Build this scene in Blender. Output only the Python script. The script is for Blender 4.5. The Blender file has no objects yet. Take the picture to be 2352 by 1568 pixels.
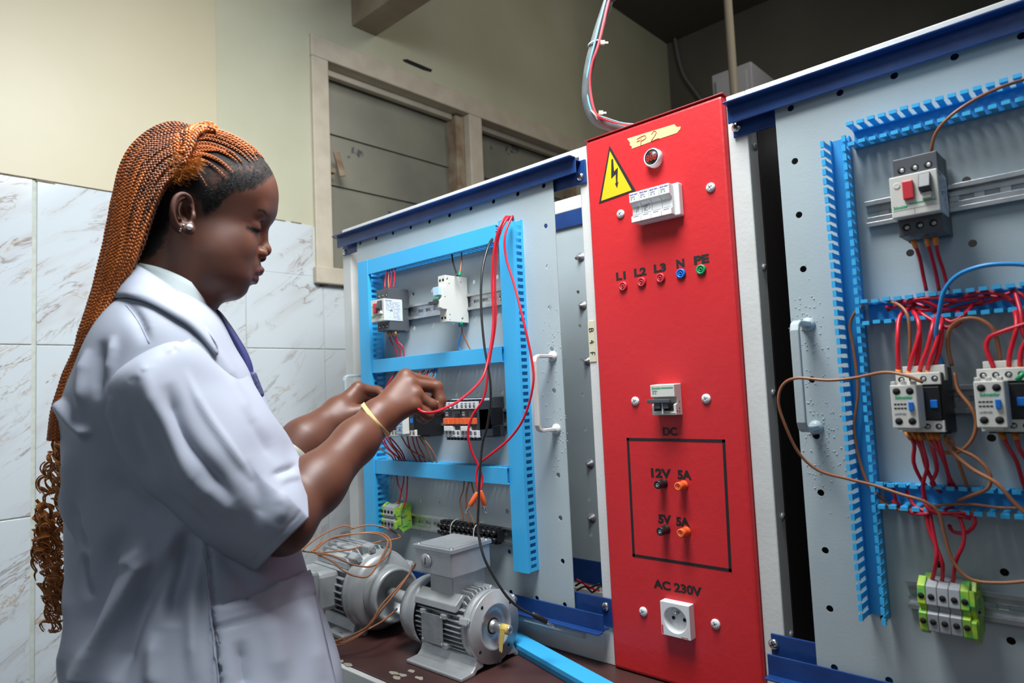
import bpy, bmesh, math, random
import numpy as np
from mathutils import Vector, Matrix
random.seed(7)
SC = bpy.context.scene
COL = SC.collection

# ---------------------------------------------------------------- camera
YAW, PITCH, ROLL, FPX = -0.743564429, 0.0719499349, -0.0461072754, 1533.96816
CAM = np.array([0.0, 0.0, 1.22])
def cam_axes():
    f = np.array([math.sin(YAW)*math.cos(PITCH), math.cos(YAW)*math.cos(PITCH), math.sin(PITCH)])
    r0 = np.array([math.cos(YAW), -math.sin(YAW), 0.0]); u0 = np.cross(r0, f)
    r = r0*math.cos(ROLL)+u0*math.sin(ROLL); u = -r0*math.sin(ROLL)+u0*math.cos(ROLL)
    return r, u, f
CR, CU, CF = cam_axes()
cd = bpy.data.cameras.new('camera')
cd.sensor_width = 36.0; cd.lens = 36.0*FPX/2352.0
cd.clip_start = 0.02; cd.clip_end = 60
cd.dof.use_dof = True; cd.dof.focus_distance = 1.10; cd.dof.aperture_fstop = 5.0
camo = bpy.data.objects.new('camera', cd); COL.objects.link(camo)
camo.matrix_world = Matrix(((CR[0], CU[0], -CF[0], CAM[0]), (CR[1], CU[1], -CF[1], CAM[1]), (CR[2], CU[2], -CF[2], CAM[2]), (0, 0, 0, 1)))
SC.camera = camo

# ---------------------------------------------------------------- world, lights, exposure
SC.view_settings.view_transform = 'Standard'; SC.view_settings.look = 'None'
SC.view_settings.exposure = 0.1; SC.view_settings.gamma = 1.0; SC.view_settings.use_curve_mapping = False
w = bpy.data.worlds.new('room_air'); SC.world = w; w.use_nodes = True
w.node_tree.nodes['Background'].inputs[0].default_value = (0.75, 0.88, 1.0, 1)
w.node_tree.nodes['Background'].inputs[1].default_value = 0.09
def area(name, loc, target, sx, sy, watts, color, spread=180):
    l = bpy.data.lights.new(name, 'AREA'); l.shape = 'RECTANGLE'; l.size = sx; l.size_y = sy
    l.energy = watts; l.color = color; l.spread = math.radians(spread)
    o = bpy.data.objects.new(name, l); COL.objects.link(o); o.location = loc
    o.rotation_euler = (Vector(target)-Vector(loc)).to_track_quat('-Z', 'Y').to_euler()
    return o
area('key_softbox', (-0.50, 0.50, 2.36), (-1.05, 0.62, 1.25), 0.60, 0.55, 27, (0.95, 0.985, 1.0), 150)
area('back_room_fill', (-0.3, 2.1, 3.05), (-1.5, 2.2, 1.9), 0.5, 0.5, 5, (1.0, 0.93, 0.80), 150)  # added warm fill to brighten the far window wall, not a fitting there
area('face_front_fill', (-0.72, 1.50, 2.30), (-0.90, 0.45, 1.40), 0.5, 0.35, 3.2, (1.0, 0.95, 0.88), 150)  # added fill for her face, chest and hands, no fixture above the cabinets
area('room_fill', (0.5, -1.4, 2.3), (-1.0, 0.6, 1.2), 1.4, 1.0, 4.5, (0.80, 0.90, 1.0), 170)

# ---------------------------------------------------------------- pixel -> point on a real plane of the place
def ray(x, y):
    return (CR*(x-1176)+CU*(784-y))/FPX+CF
def atY(x, y, Y):
    d = ray(x, y); return CAM+d*(Y/d[1])
def atX(x, y, X):
    d = ray(x, y); return CAM+d*(X/d[0])
def atZ(x, y, Z):
    d = ray(x, y); return CAM+d*((Z-CAM[2])/d[2])
def atD(x, y, D):
    return CAM+ray(x, y)*D

# ---------------------------------------------------------------- mesh helpers
def new_bm(): return bmesh.new()
def bx(bm, x0, x1, y0, y1, z0, z1, mi=0):
    v = [bm.verts.new(p) for p in ((x0,y0,z0),(x1,y0,z0),(x1,y1,z0),(x0,y1,z0),(x0,y0,z1),(x1,y0,z1),(x1,y1,z1),(x0,y1,z1))]
    for f in ((0,3,2,1),(4,5,6,7),(0,1,5,4),(1,2,6,5),(2,3,7,6),(3,0,4,7)):
        fc = bm.faces.new([v[i] for i in f]); fc.material_index = mi
    return bm
def obx(bm, c, ax, ay, az, hx, hy, hz, mi=0):
    c = np.array(c, float); ax, ay, az = [np.array(a, float)/np.linalg.norm(a) for a in (ax, ay, az)]
    P = []
    for sz in (-1, 1):
        for sx, sy in ((-1,-1),(1,-1),(1,1),(-1,1)):
            P.append(c+ax*hx*sx+ay*hy*sy+az*hz*sz)
    v = [bm.verts.new(p) for p in P]
    for f in ((0,3,2,1),(4,5,6,7),(0,1,5,4),(1,2,6,5),(2,3,7,6),(3,0,4,7)):
        fc = bm.faces.new([v[i] for i in f]); fc.material_index = mi
    return bm
def frame_of(d):
    d = np.array(d, float); d /= np.linalg.norm(d)
    a = np.array([0,0,1.0]) if abs(d[2]) < 0.9 else np.array([1.0,0,0])
    u = np.cross(d, a); u /= np.linalg.norm(u); v = np.cross(d, u)
    return d, u, v
def lathe(bm, c, axis, prof, n=24, mi=0, up=None, smooth=True):
    """prof = [(t along axis, radius)...]; closed with caps where radius > 0 at the ends"""
    d, u, v = frame_of(axis); c = np.array(c, float)
    rings = []
    for t, r in prof:
        if r <= 1e-7: rings.append([bm.verts.new(c+d*t)])
        else: rings.append([bm.verts.new(c+d*t+(u*math.cos(2*math.pi*k/n)+v*math.sin(2*math.pi*k/n))*r) for k in range(n)])
    def F(vs):
        f = bm.faces.new(vs); f.material_index = mi; f.smooth = smooth; return f
    for a, b in zip(rings, rings[1:]):
        if len(a) == 1 and len(b) == 1: continue
        for k in range(n):
            k2 = (k+1) % n
            if len(a) == 1: F([a[0], b[k2], b[k]])
            elif len(b) == 1: F([a[k], a[k2], b[0]])
            else: F([a[k], a[k2], b[k2], b[k]])
    if len(rings[0]) > 1: F(rings[0][::-1]).smooth = False
    if len(rings[-1]) > 1: F(rings[-1]).smooth = False
    return bm
def cyl(bm, a, b, r, n=16, mi=0, r2=None):
    a = np.array(a, float); b = np.array(b, float); L = np.linalg.norm(b-a)
    return lathe(bm, a, b-a, [(0, r), (L, r if r2 is None else r2)], n, mi)
def spline(P, step=0.004, closed=False):
    P = [np.array(p, float) for p in P]
    if len(P) < 3: 
        n = max(2, int(np.linalg.norm(P[1]-P[0])/step)); return [P[0]+(P[1]-P[0])*i/n for i in range(n+1)]
    Q = [2*P[0]-P[1]]+P+[2*P[-1]-P[-2]] if not closed else [P[-1]]+P+[P[0], P[1]]
    out = []
    for i in range(1, len(Q)-2):
        p0, p1, p2, p3 = Q[i-1:i+3]
        n = max(2, int(np.linalg.norm(p2-p1)/step))
        for k in range(n):
            t = k/n
            out.append(0.5*((2*p1)+(-p0+p2)*t+(2*p0-5*p1+4*p2-p3)*t*t+(-p0+3*p1-3*p2+p3)*t**3))
    if not closed: out.append(Q[-2])
    return out
def sweep(bm, pts, r, n=8, mi=0, closed=False, prof=None):
    """tube along pts; r number or list; prof = list of (a,b) offsets for a custom section"""
    pts = [np.array(p, float) for p in pts]; m = len(pts)
    T = []
    for i in range(m):
        if closed: t = pts[(i+1) % m]-pts[i-1]
        else: t = pts[min(i+1, m-1)]-pts[max(i-1, 0)]
        T.append(t/(np.linalg.norm(t)+1e-12))
    d, u, v = frame_of(T[0]); rings = []
    for i in range(m):
        u = u-T[i]*np.dot(u, T[i]); u /= np.linalg.norm(u)+1e-12; v = np.cross(T[i], u)
        rr = r[i] if hasattr(r, '__len__') else r
        if prof is None: ring = [bm.verts.new(pts[i]+(u*math.cos(2*math.pi*k/n)+v*math.sin(2*math.pi*k/n))*rr) for k in range(n)]
        else: ring = [bm.verts.new(pts[i]+u*a*rr+v*b*rr) for a, b in prof]
        rings.append(ring)
    k_ = len(rings[0])
    seq = list(zip(rings, rings[1:]))+([(rings[-1], rings[0])] if closed else [])
    for a, b in seq:
        for k in range(k_):
            f = bm.faces.new([a[k], a[(k+1) % k_], b[(k+1) % k_], b[k]]); f.smooth = prof is None; f.material_index = mi
    if not closed:
        f = bm.faces.new(rings[0][::-1]); f.material_index = mi
        f = bm.faces.new(rings[-1]); f.material_index = mi
    return bm
def tube(pts, r, n=8, step=0.004, bm=None, mi=0):
    bm = bm or new_bm(); return sweep(bm, spline(pts, step), r, n, mi)
def poly_prism(bm, pts, dirv, mi=0):
    """closed polygon pts extruded by dirv"""
    dirv = np.array(dirv, float)
    a = [bm.verts.new(p) for p in pts]; b = [bm.verts.new(np.array(p)+dirv) for p in pts]; n = len(a)
    for vs in (a[::-1], b):
        f = bm.faces.new(vs); f.material_index = mi
    for k in range(n):
        f = bm.faces.new([a[k], a[(k+1) % n], b[(k+1) % n], b[k]]); f.material_index = mi
    return bm

INV = {}
def thing(name, label, cat, loc=(0,0,0), group=None, kind=None, rotz=0.0):
    o = bpy.data.objects.new(name, None); COL.objects.link(o); o.location = loc; o.rotation_euler = (0,0,rotz); o.empty_display_size = 0.02
    if label: o['label'] = label
    if cat: o['category'] = cat
    if group: o['group'] = group
    if kind: o['kind'] = kind
    INV[o.name] = (Matrix.Translation(loc) @ Matrix.Rotation(rotz, 4, 'Z')).inverted()
    return o
def tag(o, label, cat, group=None, kind=None):
    if label: o['label'] = label
    if cat: o['category'] = cat
    if group: o['group'] = group
    if kind: o['kind'] = kind
    return o
def obj(name, bm, mats, parent=None, bevel=0, label=None, seg=2, smooth=False, local=False):
    """link bm (authored in world coordinates unless local) as one mesh object"""
    bmesh.ops.recalc_face_normals(bm, faces=bm.faces)
    top = parent
    me = bpy.data.meshes.new(name)
    if parent is not None and not local:
        while top.parent is not None: top = top.parent
        if top.name in INV: bmesh.ops.transform(bm, matrix=INV[top.name], verts=bm.verts)
    if smooth:
        for f in bm.faces: f.smooth = True
    bm.to_mesh(me); bm.free()
    for m in (mats if isinstance(mats, (list, tuple)) else [mats]): me.materials.append(m)
    o = bpy.data.objects.new(name, me); COL.objects.link(o)
    if parent is not None: o.parent = parent
    if bevel:
        md = o.modifiers.new('bevel', 'BEVEL'); md.width = bevel; md.segments = seg; md.limit_method = 'ANGLE'; md.angle_limit = math.radians(40)
    if label: o['label'] = label
    return o
def dup_tree(o, loc=None, label=None, parent=None):
    c = o.copy(); COL.objects.link(c); c.parent = parent if parent else o.parent
    if loc is not None: c.location = loc
    if label: c['label'] = label
    for ch in list(o.children):
        if ch is not c: dup_tree(ch, parent=c)
    return c

# ---------------------------------------------------------------- materials
def mat(name, col, rough=0.5, metal=0.0, noise=None, bump=None, coat=0.0, spec=0.5, spots=None, sub=0.0, trans=0.0, grad=None):
    """noise=(scale, colour2, amount, detail) ; bump=(scale, strength, dist) ; spots=(scale, threshold, colour)"""
    m = bpy.data.materials.new(name); m.use_nodes = True; nt = m.node_tree; N = nt.nodes; L = nt.links
    b = N['Principled BSDF']; b.inputs['Roughness'].default_value = rough; b.inputs['Metallic'].default_value = metal
    b.inputs['Base Color'].default_value = (*col, 1); b.inputs['Specular IOR Level'].default_value = spec
    if coat: b.inputs['Coat Weight'].default_value = coat; b.inputs['Coat Roughness'].default_value = 0.12
    if sub: b.inputs['Subsurface Weight'].default_value = sub; b.inputs['Subsurface Radius'].default_value = (0.012, 0.005, 0.003); b.inputs['Subsurface Scale'].default_value = 0.3
    if trans: b.inputs['Transmission Weight'].default_value = trans
    tc = N.new('ShaderNodeTexCoord'); out = None
    if noise:
        n = N.new('ShaderNodeTexNoise'); n.inputs['Scale'].default_value = noise[0]; n.inputs['Detail'].default_value = noise[3] if len(noise) > 3 else 4
        L.new(tc.outputs['Object'], n.inputs['Vector'])
        r = N.new('ShaderNodeValToRGB'); r.color_ramp.elements[0].position = 0.35; r.color_ramp.elements[1].position = 0.68
        L.new(n.outputs['Fac'], r.inputs[0])
        mx = N.new('ShaderNodeMix'); mx.data_type = 'RGBA'
        mm = N.new('ShaderNodeMath'); mm.operation = 'MULTIPLY'; mm.inputs[1].default_value = noise[2]
        L.new(r.outputs[0], mm.inputs[0]); L.new(mm.outputs[0], mx.inputs[0])
        mx.inputs[6].default_value = (*col, 1); mx.inputs[7].default_value = (*noise[1], 1); out = mx.outputs[2]
    if spots:
        n = N.new('ShaderNodeTexNoise'); n.inputs['Scale'].default_value = spots[0]; n.inputs['Detail'].default_value = 6; n.inputs['Roughness'].default_value = 0.7
        L.new(tc.outputs['Object'], n.inputs['Vector'])
        r = N.new('ShaderNodeValToRGB'); r.color_ramp.elements[0].position = spots[1]; r.color_ramp.elements[1].position = spots[1]+0.02
        L.new(n.outputs['Fac'], r.inputs[0])
        mx = N.new('ShaderNodeMix'); mx.data_type = 'RGBA'; L.new(r.outputs[0], mx.inputs[0])
        if out: L.new(out, mx.inputs[6])
        else: mx.inputs[6].default_value = (*col, 1)
        mx.inputs[7].default_value = (*spots[2], 1); out = mx.outputs[2]
    if out: L.new(out, b.inputs['Base Color'])
    if bump:
        n = N.new('ShaderNodeTexNoise'); n.inputs['Scale'].default_value = bump[0]; n.inputs['Detail'].default_value = 5
        L.new(tc.outputs['Object'], n.inputs['Vector'])
        bp = N.new('ShaderNodeBump'); bp.inputs['Strength'].default_value = bump[1]; bp.inputs['Distance'].default_value = bump[2]
        L.new(n.outputs['Fac'], bp.inputs['Height']); L.new(bp.outputs[0], b.inputs['Normal'])
    return m
M = {}
M['panel'] = mat('grey_painted_steel', (0.42, 0.49, 0.51), 0.38, 0.0, (9, (0.36, 0.42, 0.45), 0.6), (260, 0.25, 0.0006), spots=(14, 0.745, (0.30, 0.27, 0.22)))
M['white'] = mat('white_painted_steel', (0.66, 0.67, 0.655), 0.45, 0.0, (12, (0.56, 0.56, 0.53), 0.6), (150, 0.35, 0.0008), spots=(26, 0.74, (0.18, 0.13, 0.09)))
M['navy'] = mat('navy_painted_steel', (0.010, 0.040, 0.165), 0.32, 0.0, (20, (0.015, 0.065, 0.24), 0.7), (90, 0.35, 0.001), spots=(30, 0.70, (0.08, 0.20, 0.45)))
M['red'] = mat('red_painted_steel', (0.62, 0.026, 0.031), 0.38, 0.0, (6, (0.55, 0.020, 0.026), 0.7), (95, 0.4, 0.0011), spots=(40, 0.775, (0.75, 0.30, 0.27)))
M['redtop'] = mat('dark_red_edge', (0.33, 0.012, 0.016), 0.45, 0.0, None, (90, 0.4, 0.001), spots=(60, 0.68, (0.45, 0.38, 0.35)))
M['duct'] = mat('light_blue_plastic', (0.045, 0.42, 0.80), 0.36, 0.0, (5, (0.055, 0.46, 0.84), 0.6))
M['duct2'] = mat('mid_blue_plastic', (0.03, 0.29, 0.62), 0.40, 0.0, (8, (0.04, 0.34, 0.70), 0.6))
M['zinc'] = mat('zinc_plated_steel', (0.58, 0.60, 0.61), 0.34, 0.85, (60, (0.42, 0.44, 0.46), 0.8))
M['zincd'] = mat('dull_zinc_steel', (0.45, 0.47, 0.49), 0.42, 0.6, (40, (0.30, 0.32, 0.34), 0.8))
M['alu'] = mat('silver_enamel', (0.50, 0.52, 0.535), 0.36, 0.45, (30, (0.42, 0.44, 0.45), 0.8), (120, 0.35, 0.0008))
M['alud'] = mat('worn_silver_enamel', (0.48, 0.50, 0.51), 0.40, 0.40, (18, (0.33, 0.345, 0.35), 0.8), (120, 0.35, 0.0008))
M['chrome'] = mat('bright_steel', (0.72, 0.72, 0.72), 0.2, 1.0)
M['cream'] = mat('cream_plastic', (0.66, 0.655, 0.60), 0.42)
M['wplast'] = mat('white_plastic', (0.74, 0.75, 0.75), 0.38)
M['char'] = mat('charcoal_plastic', (0.045, 0.050, 0.058), 0.42)
M['char2'] = mat('dark_slate_plastic', (0.075, 0.083, 0.095), 0.45)
M['black'] = mat('black_plastic', (0.012, 0.012, 0.014), 0.42)
M['dark'] = mat('dark_recess', (0.006, 0.006, 0.007), 0.8)
M['rbtn'] = mat('red_button_plastic', (0.60, 0.035, 0.05), 0.38)
M['orange'] = mat('orange_plastic', (0.85, 0.13, 0.03), 0.38)
M['green'] = mat('green_plastic', (0.01, 0.30, 0.11), 0.4)
M['gprint'] = mat('green_print', (0.02, 0.45, 0.20), 0.5)
M['kprint'] = mat('black_print', (0.015, 0.013, 0.014), 0.55)
M['dprint'] = mat('grey_print', (0.22, 0.23, 0.25), 0.6)
M['bprint'] = mat('blue_print', (0.10, 0.12, 0.42), 0.6)
M['blue'] = mat('blue_plastic', (0.01, 0.16, 0.60), 0.35)
M['wred'] = mat('red_cable', (0.62, 0.012, 0.030), 0.36)
M['wred2'] = mat('crimson_wire', (0.50, 0.008, 0.030), 0.38)
M['wbrown'] = mat('brown_wire', (0.32, 0.125, 0.055), 0.4)
M['wblue'] = mat('blue_wire', (0.02, 0.25, 0.62), 0.38)
M['wblack'] = mat('black_cable', (0.014, 0.014, 0.016), 0.36)
M['wgrey'] = mat('dark_grey_conduit', (0.10, 0.115, 0.12), 0.5, 0, (40, (0.17, 0.18, 0.18), 0.6))
M['lblue'] = mat('light_blue_wire', (0.18, 0.55, 0.78), 0.4)
M['pink'] = mat('pinkish_red_wire', (0.75, 0.10, 0.12), 0.4)
M['tie'] = mat('pale_nylon', (0.62, 0.66, 0.58), 0.4)
M['ferrule'] = mat('orange_ferrule', (0.72, 0.22, 0.03), 0.4)
M['yellow'] = mat('warning_yellow', (0.80, 0.50, 0.012), 0.42, 0, None, (120, 0.3, 0.0006))
M['tape'] = mat('masking_tape', (0.70, 0.58, 0.27), 0.65, 0, (60, (0.62, 0.49, 0.20), 0.5), (90, 0.3, 0.0006))
M['tape2'] = mat('pale_masking_tape', (0.62, 0.58, 0.42), 0.65)
M['ytape'] = mat('yellow_tape', (0.72, 0.55, 0.15), 0.6, 0, (80, (0.60, 0.42, 0.08), 0.6), (150, 0.5, 0.001))
M['penred'] = mat('red_marker', (0.60, 0.07, 0.03), 0.6)
M['tgreen'] = mat('yellow_green_plastic', (0.42, 0.58, 0.04), 0.4, 0, (80, (0.05, 0.42, 0.10), 0.85, 2))
M['tgrey'] = mat('grey_terminal_plastic', (0.36, 0.38, 0.40), 0.42)
M['label'] = mat('pale_blue_label', (0.60, 0.66, 0.76), 0.45)
M['labelb'] = mat('light_blue_label', (0.33, 0.47, 0.66), 0.45)
M['clear'] = mat('clear_blue_plastic', (0.45, 0.66, 0.85), 0.2)
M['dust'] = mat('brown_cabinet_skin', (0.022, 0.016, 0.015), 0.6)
M['led'] = mat('red_segment', (0.5, 0.02, 0.01), 0.5)
_b = M['led'].node_tree.nodes['Principled BSDF']; _b.inputs['Emission Color'].default_value = (1, 0.05, 0.02, 1); _b.inputs['Emission Strength'].default_value = 0.5
M['wood'] = mat('painted_old_wood', (0.58, 0.52, 0.42), 0.6, 0, (14, (0.46, 0.40, 0.31), 0.7), (60, 0.5, 0.002), spots=(22, 0.70, (0.12, 0.09, 0.06)))
M['wood2'] = mat('bare_worn_wood', (0.20, 0.13, 0.075), 0.7, 0, (20, (0.36, 0.30, 0.22), 0.8), (60, 0.5, 0.002))
M['beam'] = mat('beige_timber', (0.36, 0.285, 0.21), 0.6, 0, (8, (0.21, 0.165, 0.115), 0.7), (40, 0.3, 0.002))
# ================================================================ ROOM
WX = -1.83
def tile_material():
    m = bpy.data.materials.new('marble_tile'); m.use_nodes = True; nt = m.node_tree; N = nt.nodes; L = nt.links
    b = N['Principled BSDF']; b.inputs['Roughness'].default_value = 0.16; b.inputs['Specular IOR Level'].default_value = 0.45
    g = N.new('ShaderNodeNewGeometry')
    mp = N.new('ShaderNodeVectorMath'); mp.operation = 'SUBTRACT'; mp.inputs[1].default_value = (0, 0.379-2.5, 1.372-3.85)
    L.new(g.outputs['Position'], mp.inputs[0])
    dv = N.new('ShaderNodeVectorMath'); dv.operation = 'DIVIDE'; dv.inputs[1].default_value = (50, 0.25, 0.385); L.new(mp.outputs[0], dv.inputs[0])
    fl = N.new('ShaderNodeVectorMath'); fl.operation = 'FLOOR'; L.new(dv.outputs[0], fl.inputs[0])
    wn = N.new('ShaderNodeTexWhiteNoise'); wn.noise_dimensions = '3D'; L.new(fl.outputs[0], wn.inputs['Vector'])
    sc = N.new('ShaderNodeVectorMath'); sc.operation = 'SCALE'; sc.inputs['Scale'].default_value = 7.0; L.new(wn.outputs['Color'], sc.inputs[0])
    ad = N.new('ShaderNodeVectorMath'); ad.operation = 'ADD'; L.new(g.outputs['Position'], ad.inputs[0]); L.new(sc.outputs[0], ad.inputs[1])
    rot = N.new('ShaderNodeMapping'); rot.inputs['Rotation'].default_value = (math.radians(-38), 0, 0); rot.inputs['Scale'].default_value = (1, 1, 1)
    rot.vector_type = 'POINT'; L.new(ad.outputs[0], rot.inputs['Vector'])
    st = N.new('ShaderNodeVectorMath'); st.operation = 'MULTIPLY'; st.inputs[1].default_value = (1, 1.5, 6.5); L.new(rot.outputs[0], st.inputs[0])
    def vein(scale, width, detail, dist, seedv):
        o = N.new('ShaderNodeVectorMath'); o.operation = 'ADD'; o.inputs[1].default_value = seedv; L.new(st.outputs[0], o.inputs[0])
        n = N.new('ShaderNodeTexNoise'); n.inputs['Scale'].default_value = scale; n.inputs['Detail'].default_value = detail; n.inputs['Distortion'].default_value = dist; n.inputs['Roughness'].default_value = 0.6
        L.new(o.outputs[0], n.inputs['Vector'])
        a = N.new('ShaderNodeMath'); a.operation = 'SUBTRACT'; a.inputs[1].default_value = 0.5; L.new(n.outputs['Fac'], a.inputs[0])
        c = N.new('ShaderNodeMath'); c.operation = 'ABSOLUTE'; L.new(a.outputs[0], c.inputs[0])
        r = N.new('ShaderNodeMapRange'); r.inputs['From Min'].default_value = 0; r.inputs['From Max'].default_value = width; r.inputs['To Min'].default_value = 1; r.inputs['To Max'].default_value = 0
        L.new(c.outputs[0], r.inputs['Value']); return r.outputs[0]
    # mask so veins come and go
    mn = N.new('ShaderNodeTexNoise'); mn.inputs['Scale'].default_value = 2.6; L.new(st.outputs[0], mn.inputs['Vector'])
    mr = N.new('ShaderNodeMapRange'); mr.inputs['From Min'].default_value = 0.44; mr.inputs['From Max'].default_value = 0.60; L.new(mn.outputs['Fac'], mr.inputs['Value'])
    col = None
    base = (0.60, 0.655, 0.69)
    prev = None
    for (sca, wid, det, dis, sv, c2, amt) in ((1.1, 0.085, 3, 0.6, (0, 0, 0), (0.50, 0.49, 0.49), 0.55), (1.5, 0.016, 6, 1.4, (3, 5, 1), (0.25, 0.19, 0.16), 0.85), (1.9, 0.010, 6, 1.0, (9, 2, 4), (0.45, 0.30, 0.17), 0.7)):
        v = vein(sca, wid, det, dis, sv)
        mu = N.new('ShaderNodeMath'); mu.operation = 'MULTIPLY'; L.new(v, mu.inputs[0]); L.new(mr.outputs[0], mu.inputs[1])
        m2 = N.new('ShaderNodeMath'); m2.operation = 'MULTIPLY'; m2.inputs[1].default_value = amt; L.new(mu.outputs[0], m2.inputs[0])
        mx = N.new('ShaderNodeMix'); mx.data_type = 'RGBA'; L.new(m2.outputs[0], mx.inputs[0])
        if prev is None: mx.inputs[6].default_value = (*base, 1)
        else: L.new(prev, mx.inputs[6])
        mx.inputs[7].default_value = (*c2, 1); prev = mx.outputs[2]
    L.new(prev, b.inputs['Base Color'])
    return m
M['tile'] = tile_material()
M['grout'] = mat('tile_grout', (0.56, 0.60, 0.54), 0.8, 0, (60, (0.42, 0.43, 0.38), 0.6))
M['plaster'] = mat('greenish_cream_plaster', (0.535, 0.535, 0.405), 0.6, 0, (3.2, (0.46, 0.45, 0.32), 0.8, 8), (45, 0.3, 0.002), spots=(9, 0.735, (0.36, 0.28, 0.15)))
M['board'] = mat('cream_painted_board', (0.57, 0.515, 0.36), 0.42, 0, (2.5, (0.52, 0.47, 0.315), 0.8, 8), (30, 0.2, 0.0015), spots=(16, 0.755, (0.33, 0.25, 0.13)))
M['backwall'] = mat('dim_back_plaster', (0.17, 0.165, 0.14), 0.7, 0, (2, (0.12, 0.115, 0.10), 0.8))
M['floor'] = mat('concrete_floor', (0.22, 0.21, 0.20), 0.7, 0, (4, (0.16, 0.155, 0.15), 0.8))
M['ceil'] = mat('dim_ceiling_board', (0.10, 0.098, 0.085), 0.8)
M['chip'] = mat('chipped_plaster', (0.13, 0.10, 0.07), 0.9, 0, (60, (0.32, 0.27, 0.2), 0.8))
M['glass'] = mat('dusty_louvre_glass', (0.24, 0.235, 0.185), 0.34, 0, (3.5, (0.15, 0.15, 0.13), 0.85, 5), (12, 0.08, 0.002), spots=(4.5, 0.64, (0.045, 0.052, 0.062)))
def structure(name, bm, mats, parent=None, bevel=0):
    o = obj(name, bm, mats, parent, bevel)
    if parent is None: o['kind'] = 'structure'
    return o
# left wall with its window opening, tiled below
WY0, WY1, WZ0, WZ1 = 1.107, 3.30, 1.600, 2.385
bm = new_bm()
bx(bm, WX-0.16, WX-0.008, -2.2, WY0, 0, 3.2); bx(bm, WX-0.16, WX-0.008, WY0, WY1, 0, WZ0); bx(bm, WX-0.16, WX-0.008, WY0, WY1, WZ1, 3.2); bx(bm, WX-0.16, WX-0.008, WY1, 3.55, 0, 3.2)
structure('wall_left', bm, [M['plaster']])
# glazed tiles (one cladding surface)
bm = new_bm(); random.seed(3)
ys = [0.379+0.25*k for k in range(-10, 12)]
zs = [1.757, 1.372, 0.987, 0.602, 0.217, 0.0]
for a, b_ in zip(ys, ys[1:]):
    for zt, zb in zip(zs, zs[1:]):
        g0 = 0.0045 if abs(a-0.379) < 1e-6 else 0.0015; g1 = 0.0045 if abs(b_-0.379) < 1e-6 else 0.0015
        top = zt
        if b_ > WY0+0.02 and zt > 1.58: 
            if a < WY0: bx(bm, WX-0.006, WX, a+g0, WY0-0.01, 1.598, zt, 0); 
            top = 1.598 if zt < 1.7 else 1.598
        bx(bm, WX-0.006, WX, a+g0, b_-g1, zb+0.0015, top-(0.0015 if zt < 1.7 else 0), 0)
bx(bm, WX-0.012, WX-0.003, -2.1, WY0, 0, 1.756, 1); bx(bm, WX-0.012, WX-0.003, WY0, 3.1, 0, 1.597, 1)
structure('trim_1', bm, [M['tile'], M['grout']], bevel=0.0012)
# cream board above the tiles, left part
bm = new_bm(); bx(bm, WX-0.008, WX-0.001, -2.1, 0.806, 1.760, 3.15)
structure('trim_2', bm, [M['board']], bevel=0.001)
bm = new_bm(); random.seed(5)     # ragged mortar along the tile top and round the sill
y = -0.4
while y < 1.09:
    l = random.uniform(0.008, 0.05); obx(bm, (WX-0.001, y, 1.7575+random.uniform(-0.001, 0.001)), (1,0,0), (0,1,0), (0,0,1), 0.0022, l*0.5, random.uniform(0.0008, 0.0026)); y += l+random.uniform(0.0, 0.05)
for k in range(16):
    obx(bm, (WX+0.0005, random.uniform(1.107, 1.30), 1.581+random.uniform(-0.010, 0.012)), (1,0,0), (0,1,random.uniform(-.3,.3)), (0,0,1), 0.004, random.uniform(0.006, 0.02), random.uniform(0.003, 0.008))
structure('trim_3', bm, [M['chip']])
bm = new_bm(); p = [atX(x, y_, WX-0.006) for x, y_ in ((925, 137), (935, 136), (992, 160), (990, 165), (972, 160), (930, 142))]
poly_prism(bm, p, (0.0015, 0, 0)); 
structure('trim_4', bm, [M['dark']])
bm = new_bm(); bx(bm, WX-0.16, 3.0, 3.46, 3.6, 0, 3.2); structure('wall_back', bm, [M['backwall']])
bm = new_bm(); bx(bm, WX-0.16, 3.0, -2.3, 3.6, -0.05, 0); structure('floor', bm, [M['floor']])
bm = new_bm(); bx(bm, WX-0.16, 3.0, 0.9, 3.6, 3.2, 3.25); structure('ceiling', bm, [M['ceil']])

# window: timber frame, mullions, louvre panes
win = thing('window_1', 'old painted timber louvre window with dusty grey panes', None, (WX, WY0, WZ0), kind='structure')
if 'category' in win: del win['category']
fx0, fx1 = WX-0.10, WX+0.004
def frame(name, y0, y1, z0, z1, x0=fx0, x1=fx1, m='wood'):
    bm = new_bm(); bx(bm, x0, x1, y0, y1, z0, z1); return obj(name, bm, M[m], win, 0.004)
frame('head_rail', WY0, WY1, 2.312, WZ1)
frame('jamb', WY0, 1.168, 1.60, 2.312)
frame('jamb', WY1-0.06, WY1, 1.60, 2.312)
for y0 in (1.752, 2.475):
    frame('mullion', y0+0.045, y0+0.115, 1.60, 2.312); frame('window_stop', y0, y0+0.045, 1.60, 2.305, fx0, fx1-0.03, 'wood2')
frame('window_sill', WY0-0.012, WY1, 1.575, 1.628, fx0, WX+0.022)
bays = [(1.168, 1.752), (1.867, 2.475), (2.590, 3.24)]
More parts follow.
